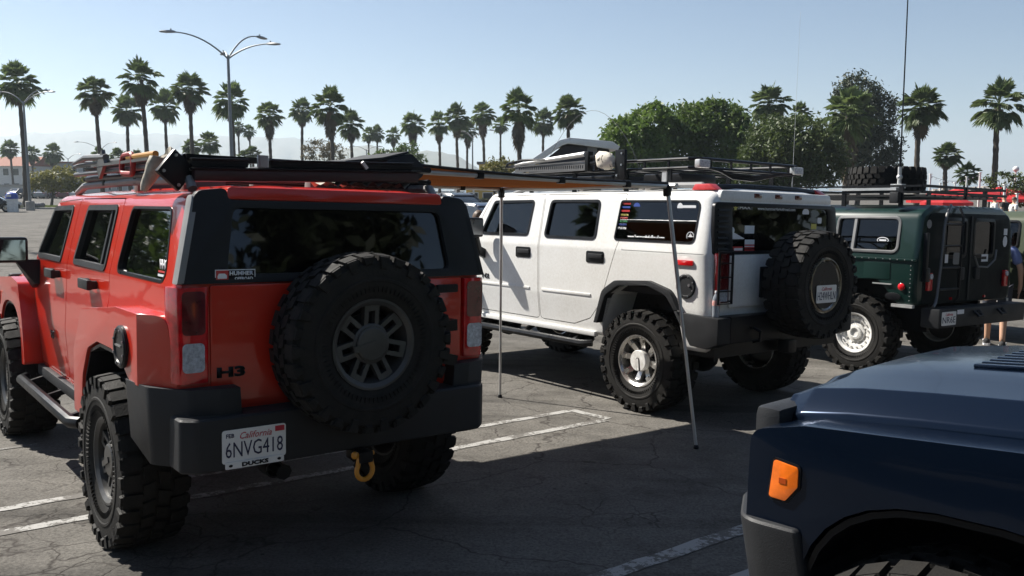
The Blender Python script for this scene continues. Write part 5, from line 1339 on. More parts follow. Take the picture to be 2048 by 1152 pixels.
# ------------------------------------------------------------------ wide military-style wagon (green, and an olive one beyond)
H1_W = wheel_meshes(0.475, 0.33, 0.235, 'bolt')
def h1_y(z):
    if z > 1.40: return 1.10 - (z - 1.40) * 0.17
    return 1.10
def h1_xw(z): return 2.00 - max(0.0, z - 1.40) * 0.42
def h1_shear(x, y, z):
    wf = max(0.0, min(1.0, (x - 1.4) / 0.6))
    return x - wf * max(0, z - 1.40) * 0.42
def make_h1(M, M_P, name, label):
    root = empty(name, M, label, 'car')
    half = [(1.08, 0.86, 0.03), (1.10, 1.1, 0.4), (1.10, 1.40, 0.08), (1.02, 1.92, 0.13), (0.80, 2.02, 0.20)]
    sta = [(-0.78, half, 0.07), (-0.77, half, 0.03), (-0.735, half, 0.005), (-0.70, half, 0), (0.2, half, 0), (1.4, half, 0), (1.97, half, 0), (2.0, half, 0.02)]
    hin = [(1.0, 1.20, 0.05), (1.03, 1.3, 0.3), (1.03, 1.40, 0.10), (0.95, 1.90, 0.08), (0.7, 1.95, 0.2)]
    me = hull_mesh(sta, h1_shear, [(-0.70, hin, 0), (0.5, hin, 0), (1.4, hin, 0), (1.93, hin, 0)])
    wins = [fillet([(-0.51, 1.475, .06), (0.30, 1.475, .05), (0.30, 1.862, .05), (-0.50, 1.862, .06)], 3),
            fillet([(0.42, 1.475, .05), (1.08, 1.475, .05), (1.08, 1.862, .05), (0.42, 1.862, .05)], 3),
            fillet([(1.20, 1.475, .05), (1.84, 1.475, .05), (1.70, 1.862, .05), (1.20, 1.862, .05)], 3)]
    arch = [(0.66, 0.3), (0.58, 0.95), (0.48, 1.14), (-0.30, 1.14), (-0.46, 0.98), (-0.60, 0.80), (-0.70, 0.3)]
    archf = [(3.3 - 0.62, 0.3), (3.3 - 0.6, 0.95), (3.3 - 0.45, 1.12), (3.3 + 0.45, 1.12), (3.3 + 0.6, 0.95), (3.3 + 0.64, 0.3)]
    c = MB()
    for s in (1, -1):
        for w in wins: cut_prism_y(c, w, s * 0.6, s * 1.4)
        cut_prism_y(c, arch, s * 0.6, s * 1.4)
    me = boolean(me, c.mesh('c', smooth=0))
    rws = [rect(0.46, 0.42, 0.05, 0.33, 1.64), rect(0.46, 0.42, 0.05, -0.33, 1.64)]
    ws = [rect(0.85, 0.36, 0.05, 0.47, 1.66), rect(0.85, 0.36, 0.05, -0.47, 1.66)]
    c = MB()
    for r_ in rws: cut_prism_x(c, r_, -1.2, -0.5)
    for r_ in ws: cut_prism_x(c, r_, 1.5, 2.4)
    me = boolean(me, c.mesh('c', smooth=0))
    link('body', me, M_P, root)
    for s in (1, -1):
        for k, w in enumerate(wins):
            g = MB(); g.ngprism(w, side_map(h1_y, -0.03, s), side_map(h1_y, -0.024, s)); wo_ = g.build('window', M_GLASSD, root, smooth=0)
            t = MB(); t.prism(grow(w, 0.022), side_map(h1_y, -0.02, s), side_map(h1_y, 0.014, s), [grow(w, -0.012)]); t.build('window_frame', M_TUBEGREY if k == 0 else M_BLACK, wo_, bevel=0.004)
            if k == 0:
                t = MB(); t.prism([(0.05, 1.47), (0.085, 1.47), (0.085, 1.865), (0.05, 1.865)], side_map(h1_y, -0.02, s), side_map(h1_y, 0.010, s)); t.build('window_bar', M_GREYTRIM, wo_)
        # belt ridge with a row of rivets
        t = MB(); t.prism([(-0.76, 1.370), (1.9, 1.370), (1.9, 1.398), (-0.76, 1.398)], side_map(lambda z: 0, 1.09, s), side_map(lambda z: 0, 1.118, s)); bl = t.build('belt_ridge', M_P, root, bevel=0.006)
        t = MB()
        for k in range(14): t.ball((-0.72 + 0.09 * k, s * 1.118, 1.384), 0.008, 6, 4)
        for k in range(9): t.ball((-0.70, s * 1.10, 0.92 + 0.05 * k), 0.007, 6, 4)
        rv = t.build('rivets', M_GREYTRIM, bl); rv['kind'] = 'stuff'
        for xr_, w_ in ((0.36, 0.70), (1.14, 0.74)):
            t = MB(); t.prism(rect(w_, 0.42, 0.03, xr_ + w_ / 2, 1.12), side_map(lambda z: 0, 1.09, s), side_map(lambda z: 0, 1.108, s)); d = t.build('door', M_P, root, bevel=0.006)
            t = MB(); t.box((xr_ + 0.1, s * 1.122, 1.25), (0.13, 0.03, 0.04)); t.build('handle', M_BLACK, d, bevel=0.006)
        t = MB(); t.prism(rect(0.34, 0.20, 0.015, -0.28, 1.245), side_map(lambda z: 0, 1.09, s), side_map(lambda z: 0, 1.106, s)); t.build('side_hatch', M_P, root, bevel=0.004)
        t = MB(); t.box((-0.36, s * 1.112, 1.095), (0.24, 0.014, 0.014)); t.build('grab_bar', M_LIGHTALU, root)
        t = MB(); t.lathe([(0.042, 0.0), (0.042, 0.012), (0.03, 0.02), (0.001, 0.022)], 16, Matrix.Translation((-0.60, s * 1.098, 1.075)) @ Matrix.Rotation(0 if s == 1 else math.pi, 4, 'X')); t.build('side_reflector', M_LAMPRED, root)
        t = MB(); t.lathe([(0.10, 0.0), (0.10, 0.006), (0.09, 0.008), (0.001, 0.008)], 20, Matrix.Translation((-0.50, s * 1.099, 0.955)) @ Matrix.Rotation(0 if s == 1 else math.pi, 4, 'X') @ Matrix.Diagonal((1, 1, 0.45, 1))); t.build('oval_badge', M_BLACK, root)
        t = MB(); t.box((-0.62, s * 1.09, 0.855), (0.26, 0.05, 0.035)); t.build('sill_trim', M_LIGHTALU, root)
        for xc in (0.0, 3.3):
            add_wheel(H1_W, (M_WHEELWHITE, M_LIGHTALU), root, (xc, s * 0.94, 0.472), (0, s, 0), spin=0.2 + xc)
            t = MB(); t.box((xc, s * 0.58, 0.85), (1.3, 0.05, 0.66)); t.build('wheel_well', M_BLACK, root)
    for k, r_ in enumerate(rws):
        g = MB(); g.ngprism(r_, lambda y, z: (-0.765, y, z), lambda y, z: (-0.76, y, z)); g.build('rear_window', M_GLASSD, root, smooth=0)
        t = MB(); t.prism(grow(r_, 0.03), lambda y, z: (-0.75, y, z), lambda y, z: (-0.792, y, z), [grow(r_, -0.01)]); t.build('window_frame', M_BLACK, root, bevel=0.004)
    for r_ in ws:
        g = MB(); g.ngprism(r_, lambda y, z: (h1_xw(z) - 0.02, y, z), lambda y, z: (h1_xw(z) - 0.014, y, z)); g.build('windshield', M_GLASS, root, smooth=0)
    # tail: black doors, lamps, bumper
    t = MB(); t.prism(fillet([(-0.98, 0.88, .03), (0.98, 0.88, .03), (0.98, 1.38, .03), (0.94, 1.93, .12), (-0.94, 1.93, .12), (-0.98, 1.38, .03)], 3), lambda y, z: (-0.76, y, z), lambda y, z: (-0.788, y, z), [rect(0.46, 0.42, 0.05, 0.33, 1.64), rect(0.46, 0.42, 0.05, -0.33, 1.64)]); tg = t.build('tail_panel', M_TAIL, root, bevel=0.006)
    t = MB(); t.box((-0.795, 0.0, 1.40), (0.02, 0.03, 1.0)); t.build('door_seam', M_PLASTIC, tg)
    for y in (0.18, -0.18):
        t = MB(); t.box((-0.80, y, 1.22), (0.03, 0.10, 0.15)); t.build('latch_plate', M_CHAR, tg, bevel=0.008)
    for y in (0.30, -0.30):
        t = MB(); t.box((-0.80, y * 1.3, 0.93), (0.02, 0.03, 0.03)); t.build('marker_lamp', M_LAMPRED, tg)
    for s in (1, -1):
        t = MB(); t.box((-0.80, s * 0.88, 1.14), (0.04, 0.10, 0.21)); lm = t.build('tail_lamp', M_LAMPRED, root, bevel=0.015)
        t = MB(); t.lathe([(0.032, 0), (0.032, 0.012), (0.001, 0.014)], 12, Matrix.Translation((-0.82, s * 0.88, 1.20)) @ Matrix.Rotation(math.pi / 2, 4, 'Z')); t.build('reverse_lens', M_LAMPCLEAR, lm)
    t = MB(); t.box((-0.90, 0, 0.735), (0.22, 2.0, 0.22)); bm_ = t.build('rear_bumper', M_CHAR, root, bevel=0.015)
    for y in (0.2, -0.35):
        t = MB(); t.tube([(-1.01, y + 0.05, 0.80), (-1.07, y + 0.05, 0.74), (-1.07, y - 0.05, 0.74), (-1.01, y - 0.05, 0.80)], 0.016, 8); t.build('tow_loop', M_BLACK, bm_)
    t = MB(); t.box((-0.80, 0.98, 1.45), (0.05, 0.05, 0.5)); t.box((-0.80, 0.96, 1.22), (0.06, 0.09, 0.16)); t.build('tool_holder', M_BLACK, root, bevel=0.01)
    # bent guard tube and rungs of the ladder
    t = MB(); t.tube([(-0.80, 0.50, 2.02), (-0.84, 0.58, 2.00), (-0.86, 0.68, 1.92), (-0.86, 0.72, 1.80), (-0.86, 0.76, 1.3), (-0.86, 0.80, 0.98), (-0.88, 0.86, 0.90), (-0.92, 0.98, 0.86)], 0.017, 8); lad = t.build('ladder', M_TUBEGREY, root)
    t = MB(); t.tube([(-0.80, 0.30, 2.0), (-0.86, 0.32, 1.9), (-0.86, 0.34, 0.95), (-0.82, 0.34, 0.9)], 0.015, 8); t.build('ladder_rail', M_BLACK, lad)
    for k in range(4):
        t = MB(); t.tube([(-0.86, 0.33, 1.05 + 0.25 * k), (-0.86, 0.76 - 0.02 * k, 1.05 + 0.25 * k)], 0.013, 6); t.build('rung', M_BLACK, lad)
    # nose
    b = MB(); hh = lambda z: [(1.05, 0.75, 0.04), (1.06, 1.0, 0.3), (1.03, z - 0.03, 0.06), (0.45, z + 0.01, 0.4)]
    b.loft([body_ring(x, hh(z), i, None) for x, z, i in [(1.95, 1.41, 0), (2.6, 1.40, 0), (3.6, 1.33, 0), (4.0, 1.25, 0), (4.06, 1.22, 0.03), (4.08, 1.2, 0.07)]])
    c = MB()
    for s in (1, -1): cut_prism_y(c, archf, s * 0.6, s * 1.4)
    link('front_body', boolean(b.mesh('fb', smooth=30), c.mesh('c', smooth=0)), M_P, root)
    t = MB(); t.box((4.07, 0, 1.05), (0.03, 1.3, 0.22)); gr = t.build('grille', M_CHAR, root)
    for k in range(7):
        t = MB(); t.box((4.09, -0.45 + 0.15 * k, 1.05), (0.01, 0.08, 0.18)); t.build('grille_slot', M_BLACK, gr)
    for s in (1, -1):
        t = MB(); t.lathe([(0.0, 0.03), (0.09, 0.02), (0.10, -0.02)], 18, Matrix.Translation((4.085, s * 0.82, 1.05)) @ Matrix.Rotation(-math.pi / 2, 4, 'Z')); t.build('headlight', M_LAMPCLEAR, root)
        t = MB(); t.box((1.78, s * 1.28, 1.52), (0.08, 0.22, 0.26)); t.build('mirror', M_BLACK, root, bevel=0.02)
        t = MB(); t.bar((1.78, s * 1.24, 1.5), (1.8, s * 1.06, 1.42), 0.03); t.build('mirror_arm', M_BLACK, root)
    t = MB(); t.box((4.14, 0, 0.80), (0.16, 2.0, 0.22)); t.build('front_bumper', M_CHAR, root, bevel=0.03)
    ax = MB()
    for xc in (0.0, 3.3): ax.tube([(xc, -0.85, 0.5), (xc, 0.85, 0.5)], 0.05, 8); ax.box((xc, 0, 0.62), (0.4, 0.5, 0.22))
    for s in (1, -1): ax.bar((-0.8, s * 0.5, 0.74), (3.9, s * 0.5, 0.74), 0.09, 0.14)
    ax.build('chassis', M_BLACK, root)
    b = MB(); b.box((0.6, 0, 1.17), (2.6, 2.0, 0.05)); b.build('cabin_floor', M_DARKIN, root)
    for x in (1.2, 0.3):
        for y in (0.62, -0.62): seat(root, x, y, 1.2, M_DARKIN, 0.5, 0.45)
    return root
h1 = make_h1(lot_matrix(5.65, 10.87, math.radians(-3)), M_GREEN, 'green_car', 'dark green wide wagon with ladder, roof tyre and white steel wheels')
# roof rack: two flat rails each side and a slatted floor
b = MB()
for y in (0.96, -0.96):
    for z in (2.235, 2.165): b.bar((-0.70, y, z), (1.7, y, z), 0.03, 0.022)
    for x in (-0.45, 0.3, 1.0, 1.6): b.bar((x, y, 2.0), (x, y, 2.235), 0.05, 0.025)
for z in (2.235, 2.165):
    b.bar((-0.70, -0.96, z), (-0.70, 0.96, z), 0.025, 0.03); b.bar((1.7, -0.96, z), (1.7, 0.96, z), 0.025, 0.03)
b.bar((-0.70, 0.0, 2.10), (-0.70, 0.0, 2.24), 0.04, 0.02)
b.build('roof_rack', M_BLACK, h1)
for k in range(11):
    t = MB(); t.box((0.5, -0.85 + 0.17 * k, 2.13), (2.4, 0.05, 0.02)); t.build('rack_slat', M_CHAR, h1)
t = MB(); t.bar((0.5, 0.965, 2.20), (-0.40, 0.965, 2.20), 0.055, 0.03); t.build('rack_light_strip', M_LIGHTALU, h1)
t = MB(); t.box((-0.40, 1.0, 2.10), (0.11, 0.07, 0.13)); t.build('rack_clamp', M_CHAR, h1, bevel=0.012)
t = MB(); t.tube([(-0.38, 0.90, 2.10), (-0.38, 0.90, 2.46)], 0.022, 8); t.box((-0.38, 0.92, 2.235), (0.14, 0.09, 0.05)); t.ball((-0.38, 0.90, 2.34), 0.035, 8, 6); ab = t.build('antenna_mount', M_LIGHTALU, h1)
t = MB(); t.tube([(-0.38, 0.90, 2.44), (-0.38, 0.90, 2.75)], 0.012, 8); t.tube([(-0.38, 0.90, 2.75), (-0.35, 0.90, 5.4)], [0.009, 0.006], 6); t.build('antenna_whip', M_BLACK, ab)
ts = empty('spare_tyre', h1.matrix_world @ Matrix.Translation((0.24, 0.16, 2.348)), 'chunky black spare tyre lying flat on green wagon roof rack', 'tyre')
add_wheel(H2_W, (M_ALLOY, M_BLACK), ts, (0, 0, 0), (0.001, 0, 1), name='wheel').scale = (0.97, 0.86, 0.97)
# stickers on the tail and side glass, plate
licence_plate(h1, (-1.012, 0.80, 0.735), REAR, 'NR6E', M_INK)
h1b = h1
def hr(name, poly, y, z, m, d=0.0): return panel(name, poly, REAR, (-0.793 - d, y, z), m, h1b, 0.001)
hr('sticker', rect(0.07, 0.10), 0.52, 1.40, M_DECALW); hr('sticker', rect(0.15, 0.14, 0.03), 0.30, 1.40, M_GREYTRIM); hr('sticker', rect(0.16, 0.09), -0.36, 1.40, M_DECALW)
hr('sticker', rect(0.12, 0.035), -0.34, 1.40, M_BLACK, 0.0012); hr('sticker', rect(0.09, 0.08), -0.84, 1.72, M_DECALW); hr('sticker', disc(0.055, 10, sy=1.3), -0.84, 1.60, M_DECALW)
hr('round_lamp', disc(0.05, 18), 0.93, 1.80, M_GREYTRIM)
t = MB(); t.box((-1.013, 0.55, 0.80), (0.006, 0.14, 0.05)); t.build('bumper_sticker', M_DECALW, h1)
t = MB(); t.tube([(-0.83, -0.05, 1.42), (-0.84, -0.12, 1.30), (-0.84, -0.35, 1.29), (-0.84, -0.52, 1.38), (-0.83, -0.56, 1.5)], 0.012, 6); t.build('hose', M_TUBEGREY, h1)
qp = panel('window_sticker', disc(0.075, 20, sy=0.5), LEFT, (-0.30, h1_y(1.60) - 0.022, 1.60), M_DECALW, h1, 0.0006)
panel('sticker_field', disc(0.066, 20, sy=0.42), LEFT, (-0.30, h1_y(1.60) - 0.021, 1.60), M_BLACK, qp, 0.0006); panel('sticker_field', rect(0.09, 0.02), LEFT, (-0.30, h1_y(1.60) - 0.0202, 1.60), M_DECALW, qp, 0.0006)
t = MB(); t.box((0.16, 0.9, 1.62), (0.10, 0.02, 0.18)); t.box((-0.06, 0.92, 1.66), (0.10, 0.02, 0.16)); t.build('paper_in_window', M_DECALW, h1)
ol = make_h1(lot_matrix(4.35, 15.0, math.radians(-2)), M_OLIVE, 'olive_car', 'olive green wagon half hidden behind the dark green wagon')
# ------------------------------------------------------------------ palms
def leafmat(name, a, b_, trans=0.25, scale=1.5, rough=0.55):
    m, n, l, bs = mat(name)
    nz = noise(m.node_tree, scale, 3)
    oi = n.new('ShaderNodeObjectInfo')
    rp = ramp(m.node_tree, nz.outputs[0], [(0.3, a), (0.7, b_)])
    hs = n.new('ShaderNodeHueSaturation')
    mr = n.new('ShaderNodeMapRange'); mr.inputs[3].default_value = 0.8; mr.inputs[4].default_value = 1.2
    l.new(oi.outputs['Random'], mr.inputs[0]); l.new(mr.outputs[0], hs.inputs['Value']); l.new(rp.outputs[0], hs.inputs['Color'])
    l.new(hs.outputs[0], bs.inputs['Base Color']); bs.inputs['Roughness'].default_value = rough
    tl = n.new('ShaderNodeBsdfTranslucent'); l.new(hs.outputs[0], tl.inputs[0])
    mx = n.new('ShaderNodeMixShader'); mx.inputs[0].default_value = trans
    l.new(bs.outputs[0], mx.inputs[1]); l.new(tl.outputs[0], mx.inputs[2]); l.new(mx.outputs[0], n['Material Output'].inputs[0])
    return m
M_PALM = leafmat('palm_green', (0.070, 0.110, 0.036), (0.150, 0.195, 0.062), 0.34)
M_PALMDEAD = leafmat('palm_dead', (0.060, 0.048, 0.030), (0.150, 0.115, 0.068), 0.15)
M_TRUNK = simple('palm_bark', (0.085, 0.068, 0.052), 0.95, c2=(0.035, 0.028, 0.022), scale=9, bump=0.6, bscale=12)
M_BARK = simple('bark', (0.09, 0.072, 0.055), 0.95, c2=(0.045, 0.036, 0.028), scale=7, bump=0.6, bscale=14)

def frond(b, r, base, az, el, L1, fan, blades, droop):
    """fan leaf: petiole then a half-circle of drooping blades"""
    d = Vector((math.cos(az) * math.cos(el), math.sin(az) * math.cos(el), math.sin(el)))
    side = Vector((-math.sin(az), math.cos(az), 0)); up = d.cross(side) * -1
    if up.z < 0 and el > -0.3: up = -up
    hub = base + d * L1 + Vector((0, 0, -droop * L1 * 0.25))
    w = 0.014
    b.add([base + side * w, base - side * w, hub - side * w, hub + side * w], [(0, 1, 2, 3)])
    d2 = (d + Vector((0, 0, -droop * 0.55))).normalized()
    for k in range(blades):
        t = -1.35 + 2.7 * k / (blades - 1) + r.uniform(-0.06, 0.06)
        ln = fan * (1 - 0.22 * abs(t) / 1.35) * r.uniform(0.85, 1.1)
        v = (d2 * math.cos(t) + side * math.sin(t)).normalized()
        cup = up * (0.10 * math.cos(t))
        mid = hub + (v + cup) * ln * 0.58; tip = hub + v * ln + Vector((0, 0, -droop * ln * r.uniform(0.25, 0.6)))
        p = v.cross(up).normalized() * (fan * 0.105)
        b.add([hub, mid + p, tip, mid - p], [(0, 1, 2), (0, 2, 3)])
def crown_mesh(seed, n=54):
    r = random.Random(seed); b = MB()
    for k in range(n):
        u = (k + 0.5) / n
        el = math.radians(84 - 122 * u ** 0.9 + r.uniform(-12, 12)); az = k * 2.39996 + r.uniform(-0.3, 0.3)
        frond(b, r, Vector((0, 0, 0.02 * r.random())), az, el, r.uniform(0.36, 0.62), r.uniform(0.38, 0.56), 15, 0.10 + 0.70 * u + r.uniform(-.1, .2))
    return b.mesh('crown', smooth=0, recalc=False)
def skirt_mesh(seed, n=46):
    r = random.Random(seed); b = MB()
    for k in range(n):
        u = (k + 0.5) / n
        el = math.radians(-52 - 36 * u + r.uniform(-6, 6)); az = k * 2.39996 + r.uniform(-0.3, 0.3)
        frond(b, r, Vector((0, 0, -0.12 - 0.55 * u)), az, el, r.uniform(0.18, 0.34) * (1 - 0.3 * u), r.uniform(0.30, 0.42), 9, 0.5)
    b.lathe([(0.16, -0.15), (0.20, -0.5), (0.15, -0.85), (0.07, -1.15)], 8, Matrix.Rotation(math.pi / 2, 4, 'X'))
    return b.mesh('skirt', smooth=0, recalc=False)
CROWNS = [crown_mesh(s, c) for s, c in ((1, 54), (2, 46), (3, 62), (4, 40), (5, 56), (6, 50))]; SKIRTS = [skirt_mesh(s) for s in (11, 12, 13)]
for me in CROWNS: me.materials.append(M_PALM)
for me in SKIRTS: me.materials.append(M_PALMDEAD)
def trunk_mesh(seed):
    r = random.Random(seed); rings = []; N = 26
    for k in range(N):
        t = k / (N - 1); rad = (1.35 - 0.5 * t ** 0.5) * (1 + (0.10 if k % 2 else -0.04)) * (1 + r.uniform(-0.06, 0.06))
        if t < 0.05: rad *= 1.25
        cx = 0.6 * math.sin(t * 2.2 + seed) * t * (1 - t) * 4
        rings.append([(cx + rad * math.cos(2 * math.pi * i / 10), rad * math.sin(2 * math.pi * i / 10), t) for i in range(10)])
    b = MB(); b.loft(rings); return b.mesh('trunk', smooth=50)
TRUNKS = [trunk_mesh(s) for s in (1, 2, 3)]
for me in TRUNKS: me.materials.append(M_TRUNK)
npalm = 0
def palm(px, ytop, wpx, label, Y=None, sk=1.0, group='fan palms round the parking lot'):
    global npalm
    k = npalm; npalm += 1; r = random.Random(100 + k)
    Y = Y or min(150.0, FPX * 3.7 / wpx)
    R = wpx / 2 / FPX * Y * 1.02
    c = at(px, ytop + 0.47 * wpx, Y)
    base = Vector((c.x - 0.012 * (px - 1024) / 1000 * c.z, c.y, ground_z(c.x, c.y)))
    o = empty('fan_palm', Matrix.Translation(base), label, 'palm tree', group)
    h = c.z - base.z
    o.rotation_euler = (r.uniform(-.02, .02), r.uniform(-.022, .022), 0)
    t = link('trunk', TRUNKS[k % 3], None, o); t.scale = (0.17 * (0.8 + 0.25 * R / 1.8), 0.17 * (0.8 + 0.25 * R / 1.8), h); t.rotation_euler = (0, 0, 0)
    cr = link('crown', CROWNS[k % 6], None, o); cr.location = (c.x - base.x, 0, h); cr.rotation_euler = (r.uniform(-.16, .16), r.uniform(-.16, .16), r.uniform(0, 6.28)); cr.scale = (R * r.uniform(0.92, 1.06), R, R * r.uniform(0.9, 1.2))
    if sk > 0:
        s = link('dead_skirt', SKIRTS[k % 3], None, o); s.location = (c.x - base.x, 0, h - 0.05 * R); s.rotation_euler = (0, 0, r.uniform(0, 6.28)); s.scale = (R * 1.0, R * 1.0, R * sk * r.uniform(0.7, 1.35))
    return o
TALL = 'tall fan palm with a brown skirt in the row beyond the lot'
MIDP = 'medium fan palm in the clustered row near the middle lamp post'
SMALLP = 'small distant fan palm against the hazy hills'
palm(33, 127, 86, 'tall fan palm beside the lamp post with concrete base', 75)
for px, yt, w, lb in ((192, 150, 78, 'slender fan palm rising above the distant double lamp post'), (251, 190, 66, 'shorter fan palm tucked beside the tallest palm of the row'), (283, 118, 88, 'tallest fan palm of the row with a long brown skirt'), (327, 183, 64, 'low fan palm between the tallest palm and the next tall one'), (381, 142, 80, 'tall fan palm above the square base plate of the jack')): palm(px, yt, w, lb)
palm(459, 168, 76, 'fan palm standing behind the four-armed lamp post', 84)
for px, yt, w, lb in ((537, 200, 66, 'fan palm standing alone next to the four-armed lamp post'), (601, 195, 58, 'narrow fan palm beside the straw-coloured tree'), (660, 175, 82, 'big fan palm right above the straw-coloured tree'), (703, 220, 60, 'short fan palm leaning on the big palm by the straw-coloured tree')): palm(px, yt, w, lb)
for px, yt, w in ((478, 240, 30), (497, 248, 30), (735, 254, 32), (756, 252, 32), (788, 255, 34), (20, 280, 38), (64, 290, 38), (107, 288, 42)): palm(px, yt, w, SMALLP, 155)
for px, yt, w in ((420, 262, 52), (384, 276, 40), (198, 295, 36), (236, 296, 38), (275, 298, 34), (505, 290, 40), (490, 300, 34)): palm(px, yt, w, 'low bushy fan palm barely rising over red SUV roof load', 110, sk=0.5)
for px, yt, w, lb in ((825, 222, 58, 'fan palm behind the small green tree over the awning bag'), (877, 222, 54, 'fan palm with a wide brown beard above the orange awning'), (915, 208, 58, 'full-crowned fan palm touching the slim lamp post'), (934, 238, 46, 'small fan palm hidden below the full-crowned one at the slim lamp post'), (967, 203, 56, 'fan palm beyond the slim lamp post over the leafy shrub'), (1000, 232, 38, 'thin fan palm squeezed beside the broad shaggy palm'), (1088, 222, 52, 'fan palm between the broad shaggy palm and the camper roof')): palm(px, yt, w, lb)
palm(1037, 180, 84, 'broad shaggy fan palm behind the yellow building', 74, sk=1.2)
palm(1140, 187, 74, 'bushy fan palm above white camper roof', 80)
palm(1537, 165, 90, 'fan palm poking out above the dense green trees', 78)
palm(1600, 205, 50, 'smaller fan palm between the two big trees', 80, sk=0.4)
palm(1700, 178, 116, 'wide fan palm in front of the dark round tree', 62, sk=1.4)
palm(1845, 168, 102, 'fan palm beside the long black antenna', 62)
palm(1998, 160, 106, 'tall fan palm over the patio with red umbrellas', 60, sk=0.7)
palm(1895, 282, 62, 'short young fan palm between the patio posts', 70, sk=0.6)
palm(1937, 322, 54, 'lowest fan palm just above the red umbrellas', 62, sk=0.6)
# palms further left, the ones mirrored in the red car's windows
for x, y, h, R in ((-28, 8, 10, 1.9), (-26, 21, 11, 2.0), (-36, 15, 12, 2.0), (-33, 2, 9, 1.8)):
    o = empty('fan_palm', Matrix.Translation((x, y, ground_z(x, y))), 'fan palm beyond the driver side of red SUV', 'palm tree', 'fan palms left of the lot')
    t = link('trunk', TRUNKS[0], None, o); t.scale = (0.18, 0.18, h)
    cr = link('crown', CROWNS[1], None, o); cr.location = (0, 0, h); cr.scale = (R, R, R)
    s = link('dead_skirt', SKIRTS[0], None, o); s.location = (0, 0, h); s.scale = (R, R, R)

# ------------------------------------------------------------------ leafy trees, shrubs, hedge
M_FIG = leafmat('fig_leaves', (0.042, 0.086, 0.013), (0.125, 0.185, 0.030), 0.36, 0.5)
M_MIDGREEN = leafmat('mid_leaves', (0.040, 0.066, 0.016), (0.105, 0.140, 0.034), 0.30, 0.5)
M_DARKLEAF = leafmat('dark_leaves', (0.022, 0.034, 0.014), (0.055, 0.066, 0.028), 0.2, 0.7)
M_YELLOWLEAF = leafmat('yellow_leaves', (0.10, 0.105, 0.022), (0.21, 0.19, 0.045), 0.3, 0.6)
M_DRYLEAF = leafmat('dry_leaves', (0.13, 0.11, 0.055), (0.20, 0.17, 0.095), 0.2, 0.6)
def leaf_cloud(blobs, n, size, seed, clump=0.30, spread=0.13):
    """leaf-sized faces gathered in clumps over the surfaces of ellipsoid blobs"""
    r = np.random.RandomState(seed); V = []; 
    vol = np.array([b[3] * b[5] for b in blobs]); cnt = (n * vol / vol.sum()).astype(int)
    for (cx, cy, cz, rx, ry, rz), m in zip(blobs, cnt):
        nc = max(6, int(m / 26))
        d = r.normal(size=(nc, 3)); d /= np.linalg.norm(d, axis=1)[:, None]
        rad = r.uniform(0.45, 1.06, size=nc) ** 0.6
        cc = d * rad[:, None]
        idx = r.randint(0, nc, m)
        p = cc[idx] + r.normal(size=(m, 3)) * spread * (0.6 + 0.8 * r.rand(nc)[idx])[:, None]
        p = p * np.array([rx, ry, rz]) + np.array([cx, cy, cz])
        V.append(p)
    P = np.concatenate(V); N = len(P)
    a = r.normal(size=(N, 3)); a /= np.linalg.norm(a, axis=1)[:, None]
    b_ = r.normal(size=(N, 3)); b_ -= a * (a * b_).sum(1)[:, None]; b_ /= np.linalg.norm(b_, axis=1)[:, None]
    s = (size * r.uniform(0.6, 1.3, size=N))[:, None]
    verts = np.stack([P - a * s, P + b_ * s * 0.42, P + a * s, P - b_ * s * 0.42], 1).reshape(-1, 3)
    me = bpy.data.meshes.new('crown')
    me.from_pydata(verts.tolist(), [], np.arange(N * 4).reshape(-1, 4).tolist())
    return me
def tree(name, label, cat, base, blobs, m, n, size, seed, trunk_r=0.2, group=None, limbs=6):
    """blobs are offsets from the base; trunk forks into limbs that reach the blobs"""
    o = empty(name, Matrix.Translation(base), label, cat, group)
    r = random.Random(seed)
    t = MB(); zmin = min(b[2] - b[5] * 0.5 for b in blobs); cxm = sum(b[0] for b in blobs) / len(blobs); fork = max(0.3, zmin * 0.7)
    t.tube([(0, 0, -0.1), (cxm * 0.15, 0, fork * 0.5), (cxm * 0.3, 0, fork)], [trunk_r * 1.25, trunk_r, trunk_r * 0.85], 8)
    for k in range(limbs):
        b_ = blobs[k % len(blobs)]
        e = Vector((b_[0] + r.uniform(-.5, .5) * b_[3], b_[1] + r.uniform(-.5, .5) * b_[4], b_[2] + r.uniform(-.2, .6) * b_[5]))
        s = Vector((cxm * 0.3, 0, fork)); md = s.lerp(e, 0.5) + Vector((r.uniform(-.2, .2), r.uniform(-.2, .2), 0.1 * b_[5]))
        t.tube([s - Vector((0, 0, 0.1)), md, e], [trunk_r * 0.55, trunk_r * 0.32, trunk_r * 0.10], 6)
    t.build('trunk', M_BARK, o)
    me = leaf_cloud(blobs, n, size, seed); link('crown', me, m, o)
    return o
def px_blobs(Y, base, spec):
    """spec rows (px, py, w_px, h_px, depth m, dY) -> blobs relative to base"""
    out = []
    for px, py, w, h, dep, dy in spec:
        c = at(px, py, Y + dy); k = (Y + dy) / FPX
        out.append((c.x - base.x, c.y - base.y, c.z - base.z, w / 2 * k, dep, h / 2 * k))
    return out
def ptree(name, label, px, Y, spec, m, n, size, seed, **k):
    base = gp(px, Y); return tree(name, label, k.pop('cat', 'tree'), base, px_blobs(Y, base, spec), m, n, size, seed, **k)
ptree('broadleaf_tree', 'bright green dense broadleaf tree nearest the white camper roof', 1275, 58, [(1255, 275, 95, 80, 2.0, 0), (1300, 250, 90, 75, 2.0, 1), (1225, 310, 60, 90, 1.6, 0), (1290, 320, 110, 110, 2.0, 0), (1240, 250, 34, 30, 1.0, 0), (1310, 222, 40, 30, 1.0, 1), (1278, 238, 30, 26, 0.8, 0), (1212, 282, 26, 30, 0.7, 0)], M_FIG, 19000, 0.17, 21)
